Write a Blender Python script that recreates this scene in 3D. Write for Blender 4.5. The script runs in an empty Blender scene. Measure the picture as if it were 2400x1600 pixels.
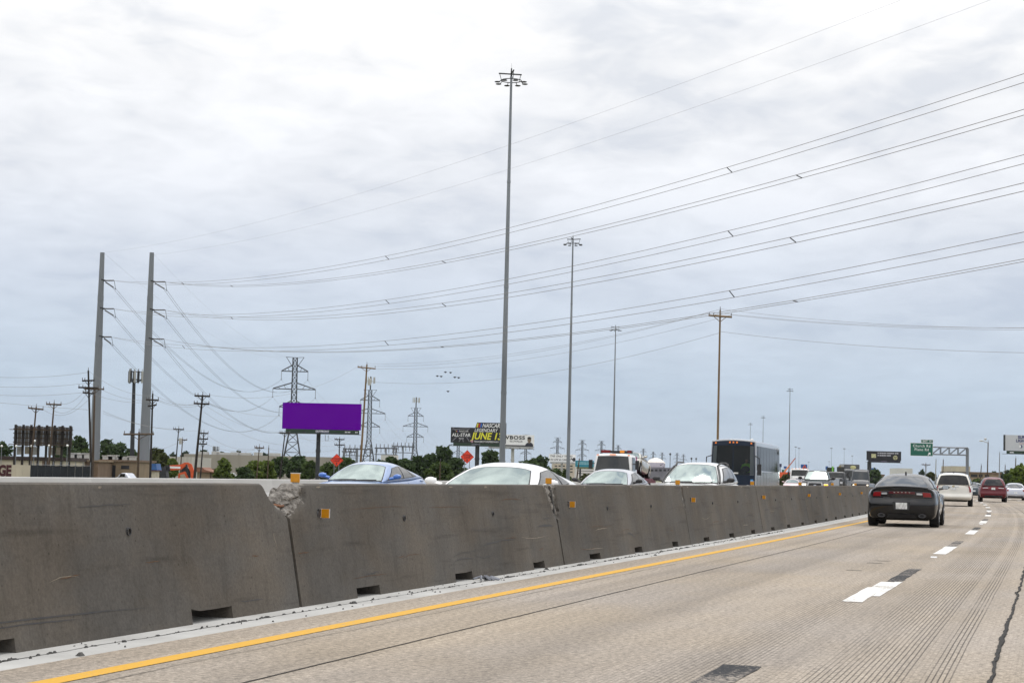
import bpy, bmesh, math, random
from mathutils import Vector, Matrix, noise
random.seed(7)
R = math.radians
SC = bpy.context.scene
COL = SC.collection

# ------------------------------------------------------------------ camera
F_PX, ROLL, H_EYE = 4400.0, R(1.36), 1.2          # focal length in pixels of the 2400 px wide photograph
PITCH = math.atan(310 / F_PX)
cd = bpy.data.cameras.new('camera'); cam = bpy.data.objects.new('camera', cd); COL.objects.link(cam)
cd.sensor_width = 36; cd.lens = 36 * F_PX / 2400; cd.clip_start = .1; cd.clip_end = 20000
cam.matrix_world = Matrix.Translation((0, 0, H_EYE)) @ Matrix.Rotation(R(90) + PITCH, 4, 'X') @ Matrix.Rotation(ROLL, 4, 'Z')
SC.camera = cam
SC.view_settings.view_transform = 'Standard'; SC.view_settings.look = 'None'
SC.view_settings.exposure = 0.0; SC.view_settings.gamma = 1

# ------------------------------------------------------------------ sky (bright overcast) and sun
SUN_EL, SUN_AZ = R(77), R(20)
W = bpy.data.worlds.new('World'); SC.world = W; W.use_nodes = True
def world():
    nt = W.node_tree; nt.nodes.clear(); N = nt.nodes.new; K = nt.links.new
    def math_(op, a, b=None, c=None, clamp=False):
        n = N('ShaderNodeMath'); n.operation = op; n.use_clamp = clamp
        for i, v in enumerate((a, b, c)):
            if v is None: continue
            if isinstance(v, (int, float)): n.inputs[i].default_value = v
            else: K(v, n.inputs[i])
        return n.outputs[0]
    out = N('ShaderNodeOutputWorld'); bg = N('ShaderNodeBackground'); bg.inputs[1].default_value = .1
    tc = N('ShaderNodeTexCoord'); sep = N('ShaderNodeSeparateXYZ'); K(tc.outputs['Generated'], sep.inputs[0])
    z = math_('MAXIMUM', sep.outputs[2], 0.0)
    zz = math_('ADD', z, .16)
    cb = N('ShaderNodeCombineXYZ')
    K(math_('DIVIDE', sep.outputs[0], zz), cb.inputs[0]); K(math_('DIVIDE', sep.outputs[1], zz), cb.inputs[1])
    mp = N('ShaderNodeMapping'); K(cb.outputs[0], mp.inputs[0]); mp.inputs['Scale'].default_value = (1.15, .95, 1); mp.inputs['Rotation'].default_value = (0, 0, R(-24)); mp.inputs['Location'].default_value = (3.1, 1.7, 0)
    n1 = N('ShaderNodeTexNoise'); K(mp.outputs[0], n1.inputs['Vector']); n1.inputs['Scale'].default_value = 1.5; n1.inputs['Detail'].default_value = 4; n1.inputs['Roughness'].default_value = .5; n1.inputs['Distortion'].default_value = .5
    n2 = N('ShaderNodeTexNoise'); K(mp.outputs[0], n2.inputs['Vector']); n2.inputs['Scale'].default_value = 7.5; n2.inputs['Detail'].default_value = 3; n2.inputs['Roughness'].default_value = .55; n2.inputs['Distortion'].default_value = .4
    mix = math_('ADD', math_('MULTIPLY', n1.outputs[0], .62), math_('MULTIPLY', n2.outputs[0], .38))
    cr = N('ShaderNodeValToRGB'); K(mix, cr.inputs[0])
    e = cr.color_ramp.elements; e[0].position = .36; e[0].color = (.34, .42, .56, 1); e[1].position = .62; e[1].color = (1.55, 1.52, 1.49, 1)
    m = cr.color_ramp.elements.new(.47); m.color = (.97, .975, .99, 1)
    soft = N('ShaderNodeMix'); soft.data_type = 'RGBA'; K(math_('MULTIPLY_ADD', z, 1.0, .07, clamp=True), soft.inputs[0]); soft.inputs[6].default_value = (.98, .985, 1.0, 1); K(cr.outputs[0], soft.inputs[7])
    tn = N('ShaderNodeValToRGB'); K(z, tn.inputs[0]); t = tn.color_ramp.elements
    t[0].position = 0; t[0].color = (.69, .81, .95, 1); t[1].position = 1; t[1].color = (1, .99, .98, 1)
    for p, c in ((.045, (.695, .825, .97)), (.10, (.80, .875, .99)), (.15, (.92, .95, 1.005)), (.22, (1.02, 1.02, 1.02))):
        q = t.new(p); q.color = (*c, 1)
    lum = math_('MULTIPLY', math_('MULTIPLY_ADD', z, 1.6, 1.0), .735 * 10)      # CIE overcast: (1 + 2 sin h) / 3
    mul = N('ShaderNodeMix'); mul.data_type = 'RGBA'; mul.blend_type = 'MULTIPLY'; mul.inputs[0].default_value = 1
    K(soft.outputs[2], mul.inputs[6]); K(tn.outputs[0], mul.inputs[7])
    sca = N('ShaderNodeVectorMath'); sca.operation = 'SCALE'; K(mul.outputs[2], sca.inputs[0]); K(lum, sca.inputs[3])
    sky = N('ShaderNodeTexSky'); sky.sky_type = 'NISHITA'; sky.sun_disc = False; sky.sun_elevation = SUN_EL; sky.sun_rotation = SUN_AZ
    sky.dust_density = 3; sky.air_density = 1.2
    fin = N('ShaderNodeMix'); fin.data_type = 'RGBA'; fin.inputs[0].default_value = .96
    K(sky.outputs[0], fin.inputs[6]); K(sca.outputs[0], fin.inputs[7])
    K(fin.outputs[2], bg.inputs[0]); K(bg.outputs[0], out.inputs[0])
world()
sl = bpy.data.lights.new('sun', 'SUN'); sl.energy = 1.0; sl.angle = R(20); sl.color = (1, .96, .9)
sun = bpy.data.objects.new('sun', sl); COL.objects.link(sun)
sd = Vector((math.sin(SUN_AZ) * math.cos(SUN_EL), math.cos(SUN_AZ) * math.cos(SUN_EL), math.sin(SUN_EL)))
sun.rotation_euler = sd.to_track_quat('Z', 'Y').to_euler(); sun.location = (40, 160, 150)

# ------------------------------------------------------------------ helpers: survey of the place
def ray(x, y):
    u, v = x - 1200, y - 800
    u0 = u * math.cos(ROLL) + v * math.sin(ROLL); v0 = -u * math.sin(ROLL) + v * math.cos(ROLL)
    X, Y = u0 / F_PX, -v0 / F_PX
    return Vector((X, math.cos(PITCH) - Y * math.sin(PITCH), math.sin(PITCH) + Y * math.cos(PITCH)))
def at(x, y, Y):
    "point at forward distance Y metres seen in direction (x, y)"
    d = ray(x, y); return d * (Y / d.y) + Vector((0, 0, H_EYE))
G = -1.8                                            # level of the land beside the highway embankment
# road line: straight, then a long left-hand bend
TAB = {}
def _tab():
    x = y = 0.0
    for i in range(0, 1500):
        TAB[i] = (x, y, head(i)); x += math.sin(head(i + .5)); y += math.cos(head(i + .5))
    x = y = 0.0
    for i in range(0, -80, -1):
        TAB[i] = (x, y, head(0)); x -= math.sin(head(0)); y -= math.cos(head(0))
def head(s):
    return R(16.1 - .03 * max(0, min(s, 760) - 30))
_tab()
def P(s, d, z=0.0):
    i = max(-79, min(1498, math.floor(s))); f = s - i
    x, y, h = TAB[i]; h = head(s)
    x += f * math.sin(h); y += f * math.cos(h)
    return Vector((x - d * math.cos(h), y + d * math.sin(h), z))
def sd_of(x, y):
    best = min(range(0, 1400), key=lambda i: (TAB[i][0] - x) ** 2 + (TAB[i][1] - y) ** 2)
    h = TAB[best][2]; dx, dy = x - TAB[best][0], y - TAB[best][1]
    return best + dx * math.sin(h) + dy * math.cos(h), -dx * math.cos(h) + dy * math.sin(h)

# ------------------------------------------------------------------ helpers: materials
MATS = {}
def nodes(name):
    m = bpy.data.materials.new(name); m.use_nodes = True; nt = m.node_tree
    return m, nt, nt.nodes['Principled BSDF'], nt.nodes.new, nt.links.new
def mat(name, col, rough=.6, metal=0.0, var=.12, scale=2.0, bump=0.0, bscale=20.0, coat=0.0, spec=.5, ior=1.5, emit=0.0, stretch=(1, 1, 1), dirt=None, tint=None):
    if name in MATS: return MATS[name]
    m, nt, b, N, K = nodes(name)
    b.inputs['Roughness'].default_value = rough; b.inputs['Metallic'].default_value = metal
    b.inputs['Specular IOR Level'].default_value = spec; b.inputs['IOR'].default_value = ior
    if tint: b.inputs['Specular Tint'].default_value = (*tint, 1)
    b.inputs['Coat Weight'].default_value = coat; b.inputs['Coat Roughness'].default_value = .06
    tc = N('ShaderNodeTexCoord'); mp = N('ShaderNodeMapping'); K(tc.outputs['Object'], mp.inputs[0]); mp.inputs['Scale'].default_value = stretch
    n = N('ShaderNodeTexNoise'); K(mp.outputs[0], n.inputs['Vector']); n.inputs['Scale'].default_value = scale; n.inputs['Detail'].default_value = 6
    r = N('ShaderNodeValToRGB'); K(n.outputs[0], r.inputs[0])
    lo = dirt if dirt else tuple(c * (1 - var) for c in col)
    r.color_ramp.elements[0].position = .3; r.color_ramp.elements[1].position = .7
    r.color_ramp.elements[0].color = (*lo, 1); r.color_ramp.elements[1].color = (*[min(1, c * (1 + var)) for c in col], 1)
    K(r.outputs[0], b.inputs['Base Color'])
    if bump:
        n2 = N('ShaderNodeTexNoise'); K(tc.outputs['Object'], n2.inputs['Vector']); n2.inputs['Scale'].default_value = bscale; n2.inputs['Detail'].default_value = 5
        bp = N('ShaderNodeBump'); bp.inputs['Strength'].default_value = bump; bp.inputs['Distance'].default_value = .02
        K(n2.outputs[0], bp.inputs['Height']); K(bp.outputs[0], b.inputs['Normal'])
    if emit:
        b.inputs['Emission Color'].default_value = (*col, 1); b.inputs['Emission Strength'].default_value = emit
    MATS[name] = m; return m
def paint(name, col, metal=0.0, rough=.32, coat=1.0):
    return mat('paint_' + name, col, rough, metal, var=.05, scale=1.5, coat=coat)

# ------------------------------------------------------------------ helpers: meshes and objects
class MB:
    def __init__(s): s.v = []; s.f = []; s.m = []
    def add(s, v, f, mi=0):
        o = len(s.v); s.v += [tuple(p) for p in v]; s.f += [tuple(i + o for i in q) for q in f]; s.m += [mi] * len(f); return s
    def box(s, x0, x1, y0, y1, z0, z1, mi=0):
        v = [(x, y, z) for z in (z0, z1) for y in (y0, y1) for x in (x0, x1)]
        return s.add(v, [(0, 2, 3, 1), (4, 5, 7, 6), (0, 1, 5, 4), (2, 6, 7, 3), (0, 4, 6, 2), (1, 3, 7, 5)], mi)
    def tube(s, p, q, r0, r1=None, n=8, mi=0, cap=True):
        p, q = Vector(p), Vector(q); r1 = r0 if r1 is None else r1
        d = (q - p).normalized(); a = d.orthogonal().normalized(); b = d.cross(a)
        v = []
        for c, r in ((p, r0), (q, r1)):
            for i in range(n):
                t = 2 * math.pi * (i + .5) / n; v.append(c + a * (r * math.cos(t)) + b * (r * math.sin(t)))
        f = [(i, (i + 1) % n, n + (i + 1) % n, n + i) for i in range(n)]
        if cap: f += [tuple(range(n - 1, -1, -1)), tuple(range(n, 2 * n))]
        return s.add(v, f, mi)
    def bar(s, p, q, w=.1, mi=0): return s.tube(p, q, w * .7071, n=4, mi=mi)
    def path(s, pts, r, n=4, mi=0):
        pts = [Vector(p) for p in pts]; v = []
        for i, p in enumerate(pts):
            d = (pts[min(i + 1, len(pts) - 1)] - pts[max(i - 1, 0)]).normalized()
            a = d.cross(Vector((0, 0, 1))); a = a.normalized() if a.length > 1e-4 else Vector((1, 0, 0)); b = a.cross(d)
            for k in range(n):
                t = 2 * math.pi * k / n; v.append(p + a * (r * math.cos(t)) + b * (r * math.sin(t)))
        f = [(i * n + k, i * n + (k + 1) % n, (i + 1) * n + (k + 1) % n, (i + 1) * n + k) for i in range(len(pts) - 1) for k in range(n)]
        f += [tuple(range(n - 1, -1, -1)), tuple(range((len(pts) - 1) * n, len(pts) * n))]
        return s.add(v, f, mi)
    def ball(s, c, rx, ry=None, rz=None, nu=10, nv=6, mi=0, lump=0.0):
        ry = ry or rx; rz = rz or rx; c = Vector(c); v = []
        for j in range(1, nv):
            for i in range(nu):
                t, p = 2 * math.pi * i / nu, math.pi * j / nv
                d = Vector((math.sin(p) * math.cos(t), math.sin(p) * math.sin(t), math.cos(p)))
                k = 1 + lump * (noise.noise(d * 2.3 + c * 3) * 1.0)
                v.append(c + Vector((d.x * rx, d.y * ry, d.z * rz)) * k)
        a = len(v); v += [c + Vector((0, 0, rz)), c - Vector((0, 0, rz))]
        f = [(j * nu + i, (j + 1) * nu + i, (j + 1) * nu + (i + 1) % nu, j * nu + (i + 1) % nu) for j in range(nv - 2) for i in range(nu)]
        f += [(a, i, (i + 1) % nu) for i in range(nu)] + [(a + 1, (nv - 2) * nu + (i + 1) % nu, (nv - 2) * nu + i) for i in range(nu)]
        return s.add(v, f, mi)
    def prism(s, poly, y0, y1, mi=0):
        "polygon in the local xz plane pulled from y0 to y1"
        n = len(poly); v = [(x, y0, z) for x, z in poly] + [(x, y1, z) for x, z in poly]
        f = [(i, (i + 1) % n, n + (i + 1) % n, n + i) for i in range(n)] + [tuple(range(n - 1, -1, -1)), tuple(range(n, 2 * n))]
        return s.add(v, f, mi)
    def lathe(s, prof, n=20, axis='y', mi=0):
        v = []; k = len(prof)
        for i in range(n):
            t = 2 * math.pi * i / n
            for r, h in prof:
                v.append((r * math.cos(t), h, r * math.sin(t)) if axis == 'y' else (r * math.cos(t), r * math.sin(t), h))
        f = [(i * k + j, ((i + 1) % n) * k + j, ((i + 1) % n) * k + j + 1, i * k + j + 1) for i in range(n) for j in range(k - 1)]
        return s.add(v, f, mi)
    def mesh(s, name, mats, smooth=False, fix=True):
        me = bpy.data.meshes.new(name); me.from_pydata(s.v, [], s.f); me.update()
        for m in (mats if isinstance(mats, (list, tuple)) else [mats]): me.materials.append(m)
        me.polygons.foreach_set('material_index', s.m)
        if fix:
            bm = bmesh.new(); bm.from_mesh(me); bmesh.ops.recalc_face_normals(bm, faces=bm.faces); bm.to_mesh(me); bm.free()
        if smooth:
            me.polygons.foreach_set('use_smooth', [True] * len(me.polygons)); me.set_sharp_from_angle(angle=R(40))
        return me
    def build(s, name, mats, parent=None, smooth=False, kind=None, fix=True):
        return link(name, s.mesh(name, mats, smooth, fix), parent, kind)
def link(name, me, parent=None, kind=None):
    o = bpy.data.objects.new(name, me); COL.objects.link(o)
    if parent: o.parent = parent
    if kind: o['kind'] = kind
    return o
def tag(o, label, cat, group=None):
    o['label'] = label; o['category'] = cat
    if group: o['group'] = group
    return o
def thing(name, label, cat, loc=(0, 0, 0), rz=0.0, group=None):
    o = bpy.data.objects.new(name, None); COL.objects.link(o); o.location = loc; o.rotation_euler = (0, 0, rz)
    o.empty_display_size = .2
    return tag(o, label, cat, group)
KIDS = {}
def dup(root, loc, rz, label, group=None):
    def cp(o, par):
        c = o.copy(); COL.objects.link(c); c.parent = par
        for ch in [k for k in ALL_KIDS.get(o.name, [])]: cp(ch, c)
        return c
    ALL_KIDS = {}
    for o in bpy.data.objects:
        if o.parent: ALL_KIDS.setdefault(o.parent.name, []).append(o)
    r = cp(root, None); r.location = loc; r.rotation_euler = (0, 0, rz); r['label'] = label
    if group: r['group'] = group
    return r
def text(parent, s, size, x, z, m, y=-.01, align='CENTER', shear=0.0, bold=0.0, sx=1.0, name='lettering', space=1.0):
    c = bpy.data.curves.new('txt', 'FONT'); c.body = s; c.size = size; c.align_x = align; c.align_y = 'CENTER'
    c.shear = shear; c.offset = bold; c.resolution_u = 3; c.space_character = space; c.extrude = .004
    o = bpy.data.objects.new('txt', c); COL.objects.link(o)
    bpy.context.view_layer.update()
    me = bpy.data.meshes.new_from_object(o.evaluated_get(bpy.context.evaluated_depsgraph_get()))
    bpy.data.objects.remove(o); bpy.data.curves.remove(c)
    for v in me.vertices: v.co = Vector((x + v.co.x * sx, y - v.co.z, z + v.co.y))
    me.materials.clear(); me.materials.append(m); me.name = name
    return link(name, me, parent)
# ================================================================== SETTING
def road_material(name, base, grooves=True):
    m, nt, b, N, K = nodes(name)
    b.inputs['Roughness'].default_value = .85; b.inputs['Specular IOR Level'].default_value = .25
    def mth(op, a, c=None, clamp=False):
        n = N('ShaderNodeMath'); n.operation = op; n.use_clamp = clamp
        for i, v in enumerate((a, c)):
            if v is None: continue
            if isinstance(v, (int, float)): n.inputs[i].default_value = v
            else: K(v, n.inputs[i])
        return n.outputs[0]
    def noise_(vec, scale, detail=4, rough=.55):
        n = N('ShaderNodeTexNoise'); K(vec, n.inputs['Vector']); n.inputs['Scale'].default_value = scale
        n.inputs['Detail'].default_value = detail; n.inputs['Roughness'].default_value = rough; return n.outputs[0]
    def rng(v, a, c, lo, hi):
        n = N('ShaderNodeMapRange'); K(v, n.inputs[0]); n.inputs[1].default_value = a; n.inputs[2].default_value = c
        n.inputs[3].default_value = lo; n.inputs[4].default_value = hi; return n.outputs[0]
    uv = N('ShaderNodeUVMap'); uv.uv_map = 'sd'
    sp = N('ShaderNodeSeparateXYZ'); K(uv.outputs[0], sp.inputs[0]); s, d = sp.outputs[0], sp.outputs[1]
    def vec(ks, kd):
        c = N('ShaderNodeCombineXYZ'); K(mth('MULTIPLY', s, ks), c.inputs[0]); K(mth('MULTIPLY', d, kd), c.inputs[1]); return c.outputs[0]
    agg = noise_(uv.outputs[0], 21, 3, .75)                         # exposed aggregate
    agg2 = noise_(uv.outputs[0], 75, 2, .6)
    patch = noise_(vec(.10, .55), 1.0, 5)
    streak = noise_(vec(.02, 2.6), 1.0, 4)
    stain = noise_(vec(.22, .8), 1.0, 6)
    v = mth('MULTIPLY', rng(agg, .33, .67, .60, 1.40), rng(agg2, .3, .7, .74, 1.26))
    v = mth('MULTIPLY', v, rng(patch, .35, .65, .90, 1.08))
    v = mth('MULTIPLY', v, rng(streak, .32, .62, .84, 1.06))
    v = mth('MULTIPLY', v, rng(stain, .30, .46, .84, 1.0))
    oil = N('ShaderNodeValToRGB'); K(rng(mth('ADD', d, mth('MULTIPLY', noise_(vec(.05, .3), 1.0, 3), .5)), -4.0, 6.0, 0.0, 1.0), oil.inputs[0]); eo = oil.color_ramp.elements
    eo[0].color = (1, 1, 1, 1); eo[1].color = (1, 1, 1, 1)
    for dd_, q in ((-2.6, 1), (-1.6, .84), (-.6, 1), (-.2, .9), (.5, 1), (3.0, 1.0), (3.75, .80), (4.45, 1.0), (5.0, .95), (5.5, 1)):
        e_ = eo.new((dd_ + 4) / 10); e_.color = (q, q, min(1, q + .015), 1)
    v = mth('MULTIPLY', v, oil.outputs[0])
    hgt = mth('MULTIPLY', agg, .5)
    if grooves:
        wob = mth('MULTIPLY', noise_(vec(.15, .2), 1.0, 2), .04)
        dd = mth('ADD', d, wob)
        line = mth('ABSOLUTE', mth('SUBTRACT', mth('FRACT', mth('DIVIDE', dd, .0345)), .5))
        line = rng(line, .30, .46, 0.0, 1.0)                       # 1 inside a saw-cut groove
        rp = N('ShaderNodeValToRGB'); K(rng(d, -4.0, 6.0, 0.0, 1.0), rp.inputs[0]); el = rp.color_ramp.elements; rp.color_ramp.interpolation = 'LINEAR'
        el[0].position = 0; el[0].color = (.25,) * 3 + (1,); el[1].position = 1; el[1].color = (0, 0, 0, 1)
        for dd_, q in ((-1.6, .5), (-.9, .15), (-.1, .3), (.30, .08), (.58, .10), (.60, 1.0), (.75, 1.0), (.77, .12), (.84, .15), (.88, .95), (1.42, .85), (1.50, .25), (1.80, .25), (1.90, .65), (2.25, .5), (2.6, .2), (3.0, .03), (3.4, 0)):
            e_ = el.new((dd_ + 4) / 10); e_.color = (q, q, q, 1)
        band = rp.outputs[0]; side = rng(d, 3.5, 3.4, 0.0, 1.0)
        worn = rng(noise_(vec(.30, .9), 1.0, 4), .34, .52, .35, 1.0)
        g = mth('MULTIPLY', mth('MULTIPLY', mth('MULTIPLY', line, band), side), worn)
        v = mth('MULTIPLY', v, mth('SUBTRACT', 1.0, mth('MULTIPLY', g, .78)))
        hgt = mth('SUBTRACT', hgt, mth('MULTIPLY', g, .8))
    hue = N('ShaderNodeMix'); hue.data_type = 'RGBA'; K(rng(noise_(vec(.15, .35), 1.0, 4), .38, .62, 0, 1), hue.inputs[0])
    hue.inputs[6].default_value = (*base, 1); hue.inputs[7].default_value = (base[0] * 1.0, base[1] * .955, base[2] * .86, 1)
    sc = N('ShaderNodeVectorMath'); sc.operation = 'SCALE'; K(hue.outputs[2], sc.inputs[0]); K(v, sc.inputs[3])
    K(sc.outputs[0], b.inputs['Base Color'])
    bp = N('ShaderNodeBump'); bp.inputs['Strength'].default_value = .5; bp.inputs['Distance'].default_value = .006
    K(hgt, bp.inputs['Height']); K(bp.outputs[0], b.inputs['Normal'])
    return m
def ribbon(name, ds, s0, s1, m, z=0.0, kind='structure', step=3.0, parent=None, edge=0.0, sdz=None):
    "strip that follows the road; ds = lateral offsets (or (offset, height) pairs)"
    n = max(2, int((s1 - s0) / step) + 1); v = []; uv = []; rows = []
    s = s0
    ss = [s0 + (s1 - s0) * i / (n - 1) for i in range(n)]
    for s in ss:
        for q in ds:
            d, zz = q if isinstance(q, tuple) else (q, z)
            if edge: d += edge * noise.noise(Vector((s * 1.7, d * 9, 0))) + edge * .6 * noise.noise(Vector((s * 6, d * 5, 4)))
            v.append(P(s, d, zz)); uv.append((s, d))
    k = len(ds); f = [(i * k + j, i * k + j + 1, (i + 1) * k + j + 1, (i + 1) * k + j) for i in range(n - 1) for j in range(k - 1)]
    me = bpy.data.meshes.new(name); me.from_pydata(v, [], f); me.materials.append(m)
    ul = me.uv_layers.new(name='sd')
    for lp in me.loops: ul.data[lp.index].uv = uv[lp.vertex_index]
    bm = bmesh.new(); bm.from_mesh(me)
    for fa in bm.faces:
        if fa.normal.z < 0: fa.normal_flip()
    bm.to_mesh(me); bm.free()
    return link(name, me, parent, kind)
M_ROAD = road_material('road_concrete', (.298, .262, .225))
M_ROAD2 = road_material('far_road_concrete', (.30, .275, .24), False)
M_GUT = mat('gutter_concrete', (.45, .45, .435), .8, var=.08, scale=1.2, bump=.25, bscale=14, dirt=(.36, .355, .34))
M_EARTH = mat('earth_and_grass', (.13, .12, .065), .95, var=.5, scale=.05, bump=.4, bscale=2, dirt=(.055, .075, .022))
def worn(name, col, lo, hi, scale=26, spec=.2):
    m, nt, b, N, K = nodes(name); b.inputs['Roughness'].default_value = .7; b.inputs['Specular IOR Level'].default_value = spec
    uv = N('ShaderNodeUVMap'); uv.uv_map = 'sd'
    n = N('ShaderNodeTexNoise'); K(uv.outputs[0], n.inputs['Vector']); n.inputs['Scale'].default_value = scale; n.inputs['Detail'].default_value = 8; n.inputs['Roughness'].default_value = .7
    n2 = N('ShaderNodeTexNoise'); K(uv.outputs[0], n2.inputs['Vector']); n2.inputs['Scale'].default_value = 1.3; n2.inputs['Detail'].default_value = 4
    ad = N('ShaderNodeMath'); ad.operation = 'MULTIPLY_ADD'; K(n2.outputs[0], ad.inputs[0]); ad.inputs[1].default_value = .5; K(n.outputs[0], ad.inputs[2])
    r = N('ShaderNodeValToRGB'); K(ad.outputs[0], r.inputs[0]); e = r.color_ramp.elements
    e[0].position = lo; e[0].color = (*col, 1); e[1].position = hi; e[1].color = (.27, .238, .205, 1); q = e.new(.45); q.color = (*[c * .86 for c in col], 1)
    K(r.outputs[0], b.inputs['Base Color']); return m
M_YEL = worn('yellow_paint', (.60, .34, .045), .84, .90)
M_WHT = worn('white_paint', (.66, .655, .63), .79, .87)
M_BLK = worn('black_contrast_paint', (.024, .025, .028), .74, .86, spec=.1)
M_SCAR = mat('worn_glue', (.16, .14, .115), .8, var=.3, scale=20)
M_TAR = mat('joint_tar', (.028, .026, .024), .7, var=.3, scale=9, spec=.1)

road = ribbon('road', [5.82, 5, 4, 3, 2, 1, 0, -1, -2, -4, -6, -9, -13], -20, 900, M_ROAD)
gut = ribbon('gutter', [7.0, 6.6, 6.25, 5.82], -20, 620, M_GUT, step=2)
ribbon('opposite_road', [27.4, 24, 20, 16, 12, 9, 7.0], -20, 1200, M_ROAD2)
ribbon('embankment_left', [(45, G + .02), (36, -1.3), (29, -.12), (27.4, -.02)], -40, 1250, M_EARTH, step=8)
ribbon('embankment_right', [(-13, -.02), (-15, -.2), (-26, G + .02)], -40, 1250, M_EARTH, step=8)
gs = 9000
gm = MB(); ng = 24
for j in range(ng + 1):
    for i in range(ng + 1): gm.v.append((-gs + 2 * gs * i / ng, -gs + 2 * gs * j / ng + 4000, G))
gm.f = [(j * (ng + 1) + i, j * (ng + 1) + i + 1, (j + 1) * (ng + 1) + i + 1, (j + 1) * (ng + 1) + i) for j in range(ng) for i in range(ng)]; gm.m = [0] * len(gm.f)
gm.build('ground', M_EARTH, kind='structure', fix=False)

# painted lines and seams are parts of the road
ribbon('yellow_edge_line', [5.36, 5.21], -10, 420, M_YEL, z=.004, kind=None, step=1.0, parent=road, edge=.006)
def dash(s0, s1, d0, d1, m, nm, ragged=.012):
    ribbon(nm, [d0, (d0 + d1) / 2, d1], s0, s1, m, z=.004, kind=None, step=.25, parent=road, edge=ragged)
dash(6.5, 12.2, 2.04, 1.80, M_BLK, 'contrast_stripe', .02)
k = 0; s = 19.2
while s < 330:
    if k == 0:                                      # two passes of the striping truck, slightly out of line
        dash(19.2, 22.0, 2.03, 1.83, M_WHT, 'lane_dash'); dash(20.3, 23.5, 1.83, 1.745, M_WHT, 'lane_dash')
        dash(22.0, 23.3, 1.99, 1.83, M_WHT, 'lane_dash')
    else:
        dash(s, s + 4.2, 1.96, 1.74, M_WHT, 'lane_dash')
    dash(s + 4.22, s + 8.0, 1.94, 1.76, M_BLK, 'contrast_stripe', .02)
    s += 14.0; k += 1
s = 60
while s < 330:
    dash(s, s + 4.2, -1.72, -1.94, M_WHT, 'lane_dash'); s += 14
seams = [([4.33, 4.345], 4, 300, .004, M_TAR), ([5.05, 5.056], 5, 26, .03, M_TAR), ([.372, .350], 4, 120, .02, M_TAR), ([-3.4, -3.43], 60, 250, .02, M_TAR)]
for ds, a, b_, e, m in seams:
    ribbon('pavement_seam', ds, a, b_, m, z=.004, kind=None, step=.3, parent=road, edge=e)
ribbon('crack_filler', [.38, .355], 8, 34, M_TAR, z=.008, kind=None, step=.12, parent=road, edge=.03)
ribbon('gutter_crack', [6.078, 6.068], 7, 90, M_TAR, z=.003, kind=None, step=.08, parent=gut, edge=.022)
# transverse marks left of old raised markers
for s_, d_ in ((28.6, 2.55), (29.5, 2.5), (26.0, 2.6)):
    ribbon('marker_scar', [d_ + .11, d_ - .11], s_, s_ + .12, M_SCAR, z=.004, kind=None, step=.04, parent=road, edge=.04)
M_BTN = mat('marker_plastic', (.62, .63, .64), .35, var=.1)
def button(s, d):
    p = P(s, d); mb = MB()
    mb.prism([(-.05, 0), (.05, 0), (.03, .02), (-.03, .02)], -.05, .05)
    o = mb.build('raised_marker', M_BTN, road); o.location = p; o.rotation_euler = (0, 0, R(90) - head(s)); return o
for s_ in (31.6, 59.6, 87.6): button(s_, 1.85)

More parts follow.
